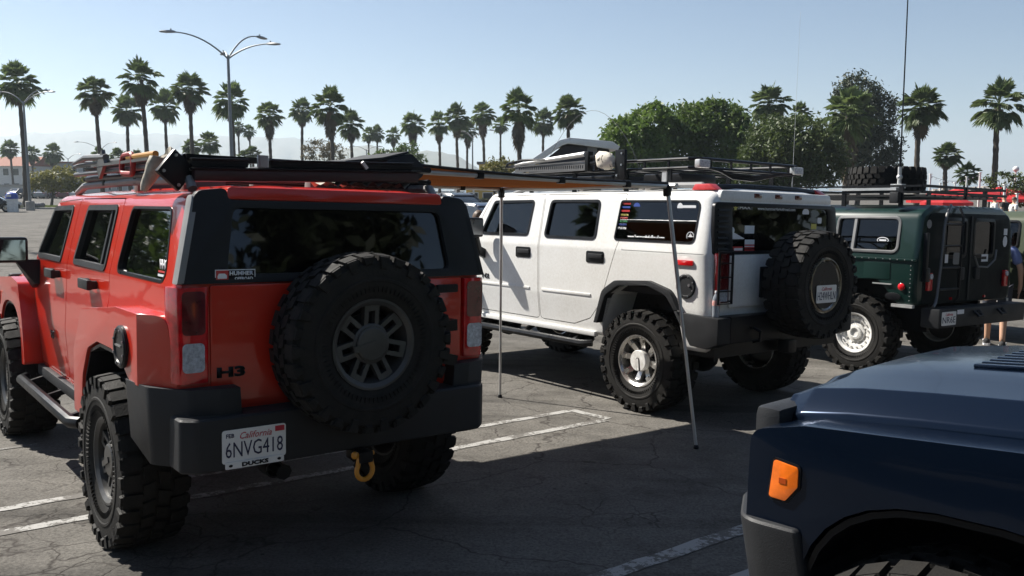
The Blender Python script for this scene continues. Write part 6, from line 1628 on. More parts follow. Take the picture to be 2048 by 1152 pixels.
ptree('broadleaf_tree', 'bright green rounded broadleaf tree left of the double lamp post', 1400, 60, [(1380, 255, 100, 90, 2.2, 0), (1430, 240, 100, 75, 2.2, 1), (1355, 300, 100, 110, 2.0, 0), (1440, 310, 110, 130, 2.0, 0), (1470, 262, 60, 80, 1.6, 0), (1424, 216, 44, 30, 1.1, 1), (1385, 222, 34, 28, 0.9, 0), (1352, 240, 34, 34, 0.9, 0), (1462, 228, 36, 30, 0.9, 0)], M_FIG, 25000, 0.17, 22)
ptree('broadleaf_tree', 'dull green spreading tree behind white SUV rear rack', 1570, 52, [(1545, 300, 110, 110, 2.0, 0), (1600, 285, 110, 100, 2.0, 0), (1640, 325, 110, 90, 1.8, 0), (1500, 335, 80, 70, 1.6, 0), (1570, 345, 160, 70, 1.8, 0), (1540, 262, 70, 60, 1.4, 1), (1588, 245, 40, 36, 0.9, 0), (1628, 272, 44, 36, 0.9, 0), (1668, 300, 36, 40, 0.8, 0), (1500, 300, 36, 34, 0.8, 0)], M_MIDGREEN, 26000, 0.13, 23)
ptree('dark_tree', 'tall dark sparse tree behind the wide fan palm', 1715, 75, [(1715, 190, 85, 75, 1.8, 0), (1740, 235, 100, 100, 2.0, 0), (1760, 295, 80, 90, 1.8, 0), (1700, 280, 90, 130, 1.8, 0), (1775, 325, 50, 50, 1.2, 0)], M_DARKLEAF, 19000, 0.16, 24)
ptree('small_tree', 'small yellow-green tree before the grey apartment building', 100, 84, [(85, 362, 60, 34, 1.3, 0), (120, 352, 66, 38, 1.4, 0), (150, 362, 50, 34, 1.2, 0), (108, 372, 100, 26, 1.2, 0)], M_YELLOWLEAF, 5000, 0.15, 25, trunk_r=0.12)
ptree('shrub', 'leafy yellow-green shrub against the yellow building', 990, 62, [(985, 345, 60, 50, 0.9, 0), (1010, 340, 40, 50, 0.8, 0), (965, 355, 36, 40, 0.7, 0)], M_YELLOWLEAF, 2600, 0.11, 26, trunk_r=0.08, cat='shrub')
ptree('small_tree', 'small green tree showing over the dark awning bag', 800, 92, [(770, 315, 60, 30, 1.2, 0), (815, 308, 60, 40, 1.3, 0), (835, 325, 36, 40, 1.0, 0)], M_FIG, 3400, 0.16, 27, trunk_r=0.12)
ptree('small_tree', 'dry straw-coloured tree behind the flat black cases', 650, 100, [(640, 298, 66, 40, 1.3, 0), (668, 305, 50, 44, 1.2, 0), (615, 308, 30, 24, 0.8, 0)], M_DRYLEAF, 2200, 0.15, 28, trunk_r=0.12)
ptree('shrub', 'leafy shrub beside the patio posts and globe lamp', 2015, 42, [(2005, 362, 60, 40, 0.7, 0), (2040, 375, 60, 60, 0.8, 0), (2070, 365, 60, 60, 0.8, 0), (2035, 400, 70, 30, 0.6, 0)], M_MIDGREEN, 2200, 0.09, 29, trunk_r=0.06, cat='shrub')
for k, (x, y) in enumerate(((-38, 26), (-31, 33), (-44, 36), (-37, 40), (-50, 27), (-27, 30), (-48, 18))):
    tree('broadleaf_tree', 'large green tree in the belt beyond the driver side of red SUV', 'tree', Vector((x, y, 0)), [(0, 0, 4.2, 4, 4, 3.0), (2.5, 1, 6.0, 3, 3, 2), (-2.5, 0, 5.6, 3, 3, 2.2), (0, 0, 2.0, 3.5, 3.5, 1.8)], M_MIDGREEN if k % 2 else M_FIG, 5000, 0.30, 31 + k, group='trees left of the lot')
for k, (x, y) in enumerate(((24, -7), (27, 1), (21, -14), (33, -11), (31, 8), (36, 3), (27, -18))):  # unseen trees added to cut the sky mirrored in the rear windows
    tree('dark_tree', 'tall unseen dark tree added beyond the olive wagon to darken reflections', 'tree', Vector((x, y, ground_z(x, y))), [(0, 0, 6, 3.4, 3.4, 3.6), (1.0, 0, 10, 3.0, 3.0, 3.2), (-1.2, 0.5, 11.5, 2.4, 2.4, 2.4), (0, 0, 2.6, 3.2, 3.2, 2.2)], M_DARKLEAF, 5500, 0.34, 81 + k, trunk_r=0.3, group='tall trees added to darken rear glass')
for k in range(9):  # unseen belt added behind the camera to darken rear reflections and shade
    tree('broadleaf_tree', 'large unseen tree added behind the dark blue SUV to darken reflections', 'tree', Vector((-30 + 7.5 * k, -15 - 3 * (k % 2), 0)), [(0, 0, 4.2, 4.2, 3.0, 3.0), (2.0, 0, 7.0, 3, 2.6, 2.4), (-2.5, 0, 6.6, 3, 2.6, 2.4), (0, 0, 2.0, 3.8, 3.0, 1.9)], M_DARKLEAF, 4500, 0.32, 61 + k, group='trees added behind to darken reflections')
hb = gp(935, 66)
hd = empty('hedge', Matrix.Translation(hb), 'low clipped hedge behind the parked blue cars', 'hedge')
me = leaf_cloud([(x, 0, 0.62, 0.8, 0.5, 0.55) for x in np.arange(-3.6, 3.7, 0.9)], 4200, 0.09, 33); link('leaves', me, M_MIDGREEN, hd)
t = MB(); t.box((0, 0, 0.5), (7.6, 0.5, 0.9)); t.build('branches', M_BARK, hd)

# ------------------------------------------------------------------ lamp posts
M_POLE = simple('galvanised_pole', (0.20, 0.21, 0.215), 0.5, metal=0.35)
M_CONC = simple('concrete', (0.34, 0.32, 0.29), 0.9, c2=(0.24, 0.23, 0.21), scale=3, bump=0.3, bscale=30)
M_HEAD = simple('lamp_head', (0.24, 0.25, 0.26), 0.5)
def lamp_post(px, yhub, Y, arms, label, base_h=0.75, box=False):
    """arms: (dx, dy, dz) of each lamp head from the hub in metres"""
    hub = at(px, yhub, Y); g = Vector((hub.x, hub.y, ground_z(hub.x, hub.y))); h = hub.z - g.z
    o = empty('lamp_post', Matrix.Translation(g), label, 'lamp post', 'parking lot lamp posts')
    t = MB(); t.tube([(0, 0, base_h - 0.02), (0, 0, h * 0.5), (0, 0, h), (0, 0, h + 0.12)], [0.125, 0.10, 0.075, 0.05], 10); t.build('pole', M_POLE, o)
    t = MB(); t.lathe([(0.34, 0), (0.34, base_h - 0.05), (0.29, base_h), (0.02, base_h)], 16, Matrix.Rotation(math.pi / 2, 4, 'X')); t.build('base', M_CONC, o)
    if box:
        for s in (-1, 1):
            t = MB(); t.box((s * 0.22, 0, h * 0.34), (0.16, 0.2, 0.9)); t.build('control_box', M_HEAD, o, bevel=0.02)
    for dx, dy, dz in arms:
        L = math.hypot(dx, dy); u = Vector((dx / L, dy / L, 0))
        pts = [Vector((0, 0, h - 0.1)) + u * L * s + Vector((0, 0, (dz + 0.1) * (1 - (1 - s) ** 2.2))) for s in [k / 9 for k in range(10)]]
        t = MB(); t.tube(pts, [0.05 - 0.018 * k / 9 for k in range(10)], 7); ar = t.build('arm', M_POLE, o)
        q = pts[-1]; d = u; sd = Vector((-u.y, u.x, 0)); t = MB(); rings = []
        for s, w, a, b_ in ((-0.12, 0.05, 0.05, -0.04), (0.05, 0.09, 0.08, -0.06), (0.35, 0.16, 0.06, -0.08), (0.62, 0.15, 0.02, -0.07), (0.72, 0.05, -0.02, -0.05)):
            c = q + d * s
            rings.append([c + sd * w + Vector((0, 0, b_ * 0.3)), c + sd * w * 0.5 + Vector((0, 0, a)), c - sd * w * 0.5 + Vector((0, 0, a)), c - sd * w + Vector((0, 0, b_ * 0.3)), c - sd * w * 0.6 + Vector((0, 0, b_)), c + sd * w * 0.6 + Vector((0, 0, b_))])
        t.loft(rings); t.tube([q + d * 0.12 + Vector((0, 0, 0.05)), q + d * 0.12 + Vector((0, 0, 0.16))], 0.04, 8); t.build('lamp_head', M_HEAD, ar)
    return o
lamp_post(456, 114, 50, [(-2.5, -1.3, 1.15), (2.45, -0.6, 0.62), (1.1, 2.2, 1.45), (-0.95, 2.2, 0.55)], 'tall grey lamp post with four curved arms behind red SUV', box=True)
lamp_post(47, 205, 70, [(2.7, -1.3, 0.7), (-2.2, 0.8, 0.9), (0.5, 2.4, 1.2)], 'lamp post with round concrete base beside the blue-lidded bin')
lamp_post(1509, 230, 82, [(-2.5, -0.8, 0.75), (2.0, 1.5, 1.0)], 'double-armed lamp post in front of the dull green tree')
lamp_post(945, 276, 118, [(-2.2, -1.0, 1.0), (2.3, 1.0, 1.1), (-1.5, 1.9, 1.0)], 'slim lamp post among the clustered middle palms')
lamp_post(201, 300, 150, [(-3.2, -1.0, 1.3), (3.0, -1.5, 1.2)], 'distant double lamp post beneath the tall palms')
lamp_post(136, 318, 165, [(-1.2, -0.5, 0.7), (2.5, -1.0, 0.9)], 'farthest lamp post by the grey apartment building')
lamp_post(733, 300, 150, [(-2.0, -0.5, 0.6), (2.0, 0.5, 0.6)], 'thin far lamp post seen over the flat black cases')
# ------------------------------------------------------------------ buildings, bin, patio
M_STUCCO = simple('grey_stucco', (0.42, 0.42, 0.41), 0.9)
M_WSTUCCO = simple('white_stucco', (0.66, 0.65, 0.62), 0.9)
M_YSTUCCO = simple('yellow_stucco', (0.62, 0.43, 0.13), 0.85, scale=0.8)
M_ROOFRED = simple('red_roof', (0.26, 0.10, 0.065), 0.85)
M_ROOFGREY = simple('grey_roof', (0.16, 0.16, 0.16), 0.85)
M_WINDOW = simple('window_glass', (0.03, 0.04, 0.05), 0.08, coat=0.5)
M_FRAME = simple('window_frame_white', (0.7, 0.7, 0.68), 0.6)
def building(name, label, px0, px1, ytop, Y, depth, m_wall, m_roof, rows, cols, gable=False, win=(1.0, 1.2), sill=1.0, zbase=None, cat='building'):
    a, b_ = at(px0, ytop, Y), at(px1, ytop, Y)
    W = b_.x - a.x; g = 0.0 if zbase is None else zbase; H = a.z - g
    o = empty(name, Matrix.Translation(((a.x + b_.x) / 2, Y, g)), label, cat)
    t = MB(); t.box((0, depth / 2, H / 2), (W, depth, H)); t.build('wall', m_wall, o)
    t = MB()
    if gable:
        t.loft([[(x, -0.4, H), (x, depth + 0.4, H), (x, depth / 2, H + 1.8)] for x in (-W / 2 - 0.3, W / 2 + 0.3)])
    else:
        t.box((0, depth / 2, H + 0.12), (W + 0.5, depth + 0.5, 0.28))
    t.build('roof', m_roof, o)
    for j in range(rows):
        for i in range(cols):
            x = -W / 2 + W * (i + 0.5) / cols; z = sill + j * (H / max(1, rows)) + win[1] / 2
            t = MB(); t.prism(rect(win[0] + 0.16, win[1] + 0.16, 0, x, z), lambda u, v: (u, 0.02, v), lambda u, v: (u, -0.05, v), [rect(win[0], win[1], 0, x, z)]); w = t.build('window', M_FRAME, o, smooth=0)
            t = MB(); t.box((x, -0.015, z), (win[0], 0.02, win[1])); t.build('pane', M_WINDOW, w)
    return o
bl = building('apartment_building', 'long grey two-storey apartment building behind the yellow-green tree', 92, 292, 326, 168, 10, M_STUCCO, M_ROOFRED, 2, 9)
for k in range(3):
    t = MB(); t.box((-6 + 5 * k, -0.6, 3.0), (3.6, 1.2, 0.18)); bb = t.build('balcony', M_WSTUCCO, bl); t = MB(); t.box((-6 + 5 * k, -1.15, 3.5), (3.6, 0.06, 0.8)); t.build('railing', M_FRAME, bb)
building('house', 'white house with red gabled roof at the far left', -40, 62, 332, 160, 9, M_WSTUCCO, M_ROOFRED, 2, 5, gable=True)
building('house', 'grey house with dark gabled roof beside the white house', 46, 100, 340, 172, 9, M_STUCCO, M_ROOFGREY, 2, 3, gable=True)
building('retaining_wall', 'plain grey boundary wall beyond the parked row', -60, 215, 372, 150, 0.5, M_STUCCO, M_CONC, 0, 0, cat='wall')
yb = building('yellow_building', 'low yellow building with dark flat roof behind the shrub', 958, 1250, 328, 100, 12, M_YSTUCCO, M_ROOFGREY, 1, 6, win=(1.4, 1.4), sill=1.2)
yk = building('kiosk', 'small yellow kiosk with dark opening under the orange awning', 932, 990, 375, 88, 4, M_YSTUCCO, M_WSTUCCO, 1, 2, win=(0.9, 0.7), sill=0.5)
# white pergola
pg = empty('pergola', Matrix.Translation(gp(928, 86)), 'white slatted pergola beside the yellow kiosk', 'pergola')
for x in (-0.9, 0.9):
    for y in (0, 1.6):
        t = MB(); t.box((x, y, 0.9), (0.12, 0.12, 1.8)); t.build('post', M_FRAME, pg)
for k in range(9):
    t = MB(); t.box((-1.2 + 0.3 * k, 0.8, 1.86), (0.06, 2.2, 0.12)); t.build('slat', M_FRAME, pg)
# boats moored beyond the sea wall
for k, (px, L) in enumerate(((878, 9), (892, 8), (908, 10), (922, 8))):
    p = at(px, 390, 235); o = empty('motor_boat', Matrix.Translation((p.x, p.y, -3.0)), 'small white motor boat moored beyond the hedge', 'boat', 'boats in the marina')
    t = MB(); t.loft([[(-w, y, 0), (w, y, 0), (w * 1.3, y, 1.7), (-w * 1.3, y, 1.7)] for y, w in ((-L / 2, 1.2), (0, 1.3), (L / 3, 1.0), (L / 2, 0.15))]); t.build('hull', M_FRAME, o)
    t = MB(); t.box((0, -0.5, 2.5), (2.0, 3.2, 1.7)); c_ = t.build('cabin', M_WSTUCCO, o, bevel=0.1); t = MB(); t.box((0, -2.12, 2.7), (1.6, 0.04, 0.7)); t.build('window', M_WINDOW, c_)
    t = MB(); t.tube([(0, 0, 3.2), (0, 0, 8.0)], 0.06, 6); t.build('mast', M_FRAME, o)
# litter bin with blue dome
M_BLUELID = simple('blue_plastic', (0.02, 0.06, 0.34), 0.4)
bn = empty('litter_bin', Matrix.Translation(gp(22, 66)), 'white litter bin with a blue domed lid by the planted island', 'litter bin')
t = MB(); t.lathe([(0.40, 0), (0.42, 0.05), (0.42, 0.95), (0.40, 1.0), (0.02, 1.0)], 8, Matrix.Rotation(math.pi / 2, 4, 'X')); t.build('body', M_FRAME, bn, smooth=20)
t = MB(); t.lathe([(0.44, 1.0), (0.44, 1.2), (0.36, 1.38), (0.2, 1.47), (0.01, 1.5)], 16, Matrix.Rotation(math.pi / 2, 4, 'X')); ld = t.build('lid', M_BLUELID, bn)
t = MB(); t.box((0.0, -0.42, 1.22), (0.34, 0.06, 0.16)); t.build('flap', M_WSTUCCO, ld, bevel=0.01)
# planted island with kerb
g0 = gp(48, 75)
t = MB(); t.box((g0.x + 1.5, g0.y + 1.5, 0.06), (16, 4.2, 0.14)); isl = t.build('island_kerb', M_CONC, None, bevel=0.03); tag(isl, 'concrete kerbed planting island in the lot', 'kerb', kind='structure')
M_GRASS = leafmat('grass_blades', (0.07, 0.10, 0.02), (0.13, 0.16, 0.04), 0.3)
r_ = np.random.RandomState(4); N = 6000; P = np.stack([r_.uniform(-7.8, 7.8, N), r_.uniform(-1.9, 1.9, N), np.zeros(N)], 1); A_ = r_.uniform(0, 6.28, N); hgt = r_.uniform(0.06, 0.16, N)
dx = np.stack([np.cos(A_), np.sin(A_), 0 * A_], 1) * 0.03; tp = P + np.stack([r_.uniform(-.04, .04, N), r_.uniform(-.04, .04, N), hgt], 1)
me = bpy.data.meshes.new('grass'); me.from_pydata(np.stack([P - dx, P + dx, tp], 1).reshape(-1, 3).tolist(), [], np.arange(3 * N).reshape(-1, 3).tolist())
go = link('grass', me, M_GRASS, None, Matrix.Translation((g0.x + 1.5, g0.y + 1.5, 0.135))); tag(go, 'short green grass on the planting island', 'grass', kind='stuff')
for k, px in enumerate((70, 76, 80)):
    p = gp(px, 75); t = MB(); t.ball((0, 0, 0.2), 0.28, 8, 6, (1.2, 1, 0.8)); o = t.build('boulder', M_ROOFGREY, None, Matrix.Translation(p + Vector((0, 0, 0.12)))); tag(o, 'dark small boulder on the planted island', 'boulder', 'island boulders')

# ------------------------------------------------------------------ ordinary parked cars
def sedan_parts():
    b = MB(); hb_ = lambda zt, w: [(w, 0.24, 0.06), (w + 0.02, 0.55, 0.2), (w - 0.02, zt - 0.04, 0.10), (w * 0.5, zt, 0.3)]
    b.loft([body_ring(x, hb_(z, w), i, None) for x, z, w, i in [(-2.25, 0.72, 0.72, 0.08), (-2.2, 0.88, 0.78, 0.02), (-1.9, 0.98, 0.86, 0), (-1.3, 1.0, 0.89, 0), (0.9, 0.97, 0.89, 0), (1.5, 0.90, 0.87, 0), (2.1, 0.78, 0.80, 0.02), (2.28, 0.62, 0.70, 0.06)]])
    c = MB()
    for s in (1, -1):
        for xc in (-1.35, 1.38): cut_prism_y(c, disc(0.38, 20, xc, 0.33), s * 0.6, s * 1.2)
    body = boolean(b.mesh('body', smooth=40), c.mesh('c', smooth=0))
    g = MB()
    top = [(-1.75, 0.97, 0.72), (-1.05, 1.40, 0.60), (-0.2, 1.46, 0.60), (0.45, 1.38, 0.60), (1.15, 0.95, 0.74)]
    g.loft([[(x, -0.80, 0.93), (x, -w, z), (x, w, z), (x, 0.80, 0.93)] for x, z, w in top])
    glass = g.mesh('greenhouse', smooth=30, bevel=0.03)
    rf = MB(); rf.loft([[(x, -w - 0.012, z - 0.05), (x, -w + 0.06, z + 0.018), (x, w - 0.06, z + 0.018), (x, w + 0.012, z - 0.05)] for x, z, w in ((-1.12, 1.37, 0.60), (-0.9, 1.43, 0.61), (-0.2, 1.465, 0.61), (0.3, 1.42, 0.61), (0.47, 1.375, 0.60))])
    for s in (1, -1):
        for (x0, z0, w0), (x1, z1, w1) in (((-1.75, 0.96, 0.73), (-1.05, 1.40, 0.60)), ((0.45, 1.38, 0.60), (1.15, 0.94, 0.75)), ((-0.25, 0.95, 0.80), (-0.2, 1.45, 0.605))):
            rf.bar((x0, s * w0, z0), (x1, s * w1, z1), 0.06)
    roof = rf.mesh('roof', smooth=35)
    w = MB(); w.lathe([(0.19, -0.1), (0.31, -0.1), (0.325, -0.07), (0.325, 0.07), (0.31, 0.1), (0.20, 0.1)], 24); tyre = w.mesh('tyre')
    h = MB(); h.lathe([(0.20, 0.09), (0.17, 0.06), (0.06, 0.08), (0.01, 0.08)], 20)
    for k in range(5): spoke_box(h, 2 * math.pi * k / 5, 0.04, 0.2, 0.03, 0.02, 0.09, 0.09, 0.03)
    return body, glass, roof, tyre, h.mesh('wheel')
SB, SG, SR, STY, SW = sedan_parts()
SMAT = {}
def parked(name, label, M, c, group=None, s=(1, 1, 1)):
    key = c
    if key not in SMAT: SMAT[key] = paint('parked_paint_%d' % len(SMAT), c, amount=0.1)
    o = empty(name, M, label, 'car', group)
    def ch(n_, me, m_, par=o, ML=None):
        k_ = (me.name, m_.name)
        if k_ not in CARME:
            q = me.copy(); q.materials.clear(); q.materials.append(m_); CARME[k_] = q
        return link(n_, CARME[k_], None, par, ML)
    ch('body', SB, SMAT[key]); ch('greenhouse', SG, M_WINDOW); ch('roof', SR, SMAT[key])
    for xc in (-1.35, 1.38):
        for sd in (1, -1):
            w = ch('wheel', SW, M_CHROME, o, Matrix.Translation((xc, sd * 0.78, 0.325)) @ Matrix.Rotation(0 if sd == 1 else math.pi, 4, 'Z')); ch('tyre', STY, M_RUBBER, w)
    for sd in (1, -1):
        t = MB(); t.box((-2.17, sd * 0.60, 0.80), (0.08, 0.26, 0.12)); t.build('tail_lamp', M_LAMPRED, o, bevel=0.02)
        t = MB(); t.box((2.13, sd * 0.60, 0.64), (0.14, 0.26, 0.11)); t.build('headlight', M_LAMPCLEAR, o, bevel=0.03)
        t = MB(); t.box((0.75, sd * 0.95, 1.0), (0.10, 0.16, 0.11)); t.build('mirror', SMAT[key], o, bevel=0.02)
    o.scale = s
    return o
CARME = {}
def pm_(px, Y, deg): return Matrix.Translation(gp(px, Y)) @ Matrix.Rotation(math.radians(deg), 4, 'Z')
parked('parked_car', 'blue-grey sedan parked right behind the red SUV', pm_(925, 27, 128), (0.05, 0.085, 0.13))
parked('parked_car', 'dark blue sedan parked past the blue-grey one', pm_(945, 34, 128), (0.02, 0.03, 0.06), s=(1, 1, 1.08))
parked('parked_car', 'black hatchback parked before the low hedge', pm_(900, 41, 128), (0.015, 0.016, 0.02), s=(1, 1, 1.15))
parked('parked_car', 'black car nosing in beside the litter bin', pm_(-28, 66, 20), (0.012, 0.013, 0.016))
parked('parked_car', 'dark red car parked beyond the olive wagon', pm_(2045, 26, 60), (0.10, 0.012, 0.016))
cl = [(0.5, 0.5, 0.5), (0.02, 0.02, 0.025), (0.7, 0.7, 0.7), (0.05, 0.08, 0.14), (0.22, 0.23, 0.24), (0.03, 0.07, 0.05), (0.35, 0.30, 0.22), (0.12, 0.02, 0.025), (0.01, 0.015, 0.05)]
nm = ['silver', 'black', 'white', 'pale blue', 'grey', 'dark green', 'tan', 'maroon', 'navy blue']
for k, px in enumerate((42, 62, 78, 90, 101, 112, 124, 137, 150)):
    i = (k * 4 + 1) % 9
    parked('parked_car', '%s car in the far parked row by the boundary wall' % nm[i], pm_(px, 128 + 1.5 * (k % 3), 75 + 7 * k), cl[i], 'far parked row')
# camper with raised wedge roof behind the white car
cpt = gp(1120, 18.0)
cp_ = empty('camper', Matrix.Translation(cpt), 'camper with white wedge-shaped roof lid raised behind white SUV', 'camper')
cz = 2.1 - cpt.z
def CP(px, py): q = at(px, py, 18.0); return (q.x - cpt.x, q.z - cpt.z)
lid = [CP(1000, 362), CP(1120, 280), CP(1140, 275), CP(1225, 283), CP(1240, 293), CP(1236, 300), CP(1222, 298), CP(1136, 287), CP(1124, 291), CP(1022, 362)]
t = MB(); t.prism(lid, lambda u, v: (u, 0.0, v), lambda u, v: (u, 1.9, v)); t.build('roof_lid', M_WHITE, cp_, bevel=0.01)
cnv = [CP(1030, 366), CP(1126, 292), CP(1137, 289), CP(1220, 299), CP(1225, 366)]
t = MB(); t.ngprism(cnv, lambda u, v: (u, 0.14, v), lambda u, v: (u, 1.76, v)); cn = t.build('tent_wall', simple('dark_canvas', (0.05, 0.05, 0.06), 0.9), cp_)
p1, p2 = CP(1175, 296), CP(1196, 312)
t = MB(); t.box(((p1[0] + p2[0]) / 2, 0.12, (p1[1] + p2[1]) / 2), (0.2, 0.02, 0.2)); t.build('tent_window', M_GREYTRIM, cn)
zt = CP(1100, 366)[1]
t = MB(); t.box((0.05, 0.95, (zt + 0.55) / 2), (2.5, 1.9, zt - 0.55)); t.build('body', M_WHITE, cp_, bevel=0.08)
t = MB(); t.box((0.1, -0.01, zt - 0.55), (1.6, 0.02, 0.5)); t.build('side_window', M_WINDOW, cp_)
for x in (-0.85, 0.95):
    for y in (0.12, 1.78):
        t = MB(); t.lathe([(0.2, -0.1), (0.33, -0.1), (0.345, 0), (0.33, 0.1), (0.2, 0.1), (0.01, 0.08)], 20, Matrix.Translation((x, y, 0.345)), caps=True); t.build('wheel', M_RUBBER, cp_)

# ------------------------------------------------------------------ patio on the right
M_REDFAB = leafmat('red_canvas', (0.50, 0.025, 0.03), (0.60, 0.04, 0.04), 0.35, 3)
for k, (px, py, Y, w) in enumerate(((1870, 383, 44, 1.3), (1920, 375, 50, 1.3), (1968, 377, 44, 1.3), (2000, 373, 46, 1.4), (2035, 380, 42, 1.3), (1895, 386, 40, 1.1))):
    top = at(px, py, Y); g = gp(px, Y); h = top.z - g.z
    o = empty('patio_umbrella', Matrix.Translation(g), 'red patio umbrella showing over green wagon roof rack', 'umbrella', 'red patio umbrellas')
    t = MB(); n8 = 8; rim = [(w * math.cos(2 * math.pi * i / n8 + .2), w * math.sin(2 * math.pi * i / n8 + .2), h - 0.42) for i in range(n8)]; val = [(p[0], p[1], p[2] - 0.14) for p in rim]
    t.add([(0, 0, h)] + rim + val, [(0, 1 + i, 1 + (i + 1) % n8) for i in range(n8)] + [(1 + i, 1 + (i + 1) % n8, 9 + (i + 1) % n8, 9 + i) for i in range(n8)]); t.build('canopy', M_REDFAB, o, smooth=0, recalc=False)
    t = MB(); t.tube([(0, 0, 0), (0, 0, h - 0.02)], 0.025, 8); t.build('pole', M_FRAME, o)
    t = MB(); t.lathe([(0.25, 0), (0.25, 0.05), (0.05, 0.09), (0.01, 0.09)], 14, Matrix.Rotation(math.pi / 2, 4, 'X')); t.build('foot', M_CONC, o)
tops = []
for k, (px, py, Y) in enumerate(((1860, 349, 48), (1881, 367, 56), (1910, 366, 56), (1959, 346, 48), (1985, 366, 56), (2010, 370, 40), (2036, 388, 40), (1933, 354, 56))):
    top = at(px, py, Y); g = gp(px, Y)
    o = empty('patio_post', Matrix.Translation(g), 'slim white patio post holding the string of lights', 'post', 'white patio posts')
    t = MB(); t.tube([(0, 0, 0), (0, 0, top.z - g.z)], 0.055, 8); t.build('shaft', M_FRAME, o); t = MB(); t.box((0, 0, top.z - g.z + 0.02), (0.15, 0.15, 0.04)); t.build('cap', M_FRAME, o)
    tops.append(top)
a, b_ = tops[0], tops[3]
o = empty('string_lights', Matrix.Identity(4), 'sagging string of small bulbs between patio posts', 'string lights')
pts = [a.lerp(b_, s / 24) - Vector((0, 0, 0.05 + 0.35 * math.sin(math.pi * s / 24))) for s in range(25)]
t = MB(); t.tube(pts, 0.008, 5); t.build('wire', M_BLACK, o)
for k in range(1, 24, 2):
    t = MB(); t.ball(pts[k] - Vector((0, 0, 0.06)), 0.035, 6, 5); t.build('bulb', M_LAMPCLEAR, o)
g = gp(2030, 46); tp_ = at(2030, 338, 46)
o = empty('globe_lamp', Matrix.Translation(g), 'white globe lamp on a post above the patio shrub', 'lamp')
t = MB(); t.tube([(0, 0, 0), (0, 0, tp_.z - g.z - 0.12)], 0.05, 8); t.build('post', M_FRAME, o); t = MB(); t.ball((0, 0, tp_.z - g.z), 0.15, 14, 10); t.build('globe', M_FRAME, o)
# rock breakwater
rr = random.Random(12); M_ROCK = simple('breakwater_rock', (0.34, 0.30, 0.26), 0.9, c2=(0.17, 0.15, 0.13), scale=0.6)
t = MB()
for k in range(240):
    px = rr.uniform(1862, 2075); p = at(px, 368, 172 + rr.uniform(-2, 4)); s = rr.uniform(0.35, 0.8); zt = rr.uniform(-0.5, 1.0) * min(1, (px - 1862) / 40 + 0.2)
    q = Matrix.Rotation(rr.uniform(0, 6), 3, Vector((rr.random(), rr.random(), rr.random() + .1)).normalized())
    t.box((p.x, p.y, zt + 0.2), (s * 1.7, s * 1.3, s * 1.2), q, (0.7, 0.8))
o = t.build('breakwater', M_ROCK, None, bevel=0.12, bseg=1); tag(o, 'pale rock breakwater behind the red umbrellas', 'rocks', kind='stuff')

# ------------------------------------------------------------------ people
def skin_mesh(verts, edges, radii, sub=2):
    me = bpy.data.meshes.new('skin'); me.from_pydata(verts, edges, []); ob = bpy.data.objects.new('skin', me); col.objects.link(ob)
    md = ob.modifiers.new('s', 'SKIN'); md.use_smooth_shade = True; sv = me.skin_vertices[0].data
    for k, r in enumerate(radii): sv[k].radius = r if isinstance(r, (tuple, list)) else (r, r)
    sv[0].use_root = True
    ss = ob.modifiers.new('ss', 'SUBSURF'); ss.levels = sub; ss.render_levels = sub
    dg = bpy.context.evaluated_depsgraph_get(); out = bpy.data.meshes.new_from_object(ob.evaluated_get(dg)); bpy.data.objects.remove(ob); out.materials.clear()
    return out
M_SKIN = simple('skin', (0.52, 0.31, 0.21), 0.55, var=0.06)
M_HAIR = simple('brown_hair', (0.10, 0.055, 0.03), 0.6, c2=(0.05, 0.03, 0.018), scale=30)
M_DARKHAIR = simple('dark_hair', (0.02, 0.016, 0.014), 0.6)
def chain_tube(b, pts, rad, seg=8): b.tube(pts, rad, seg)
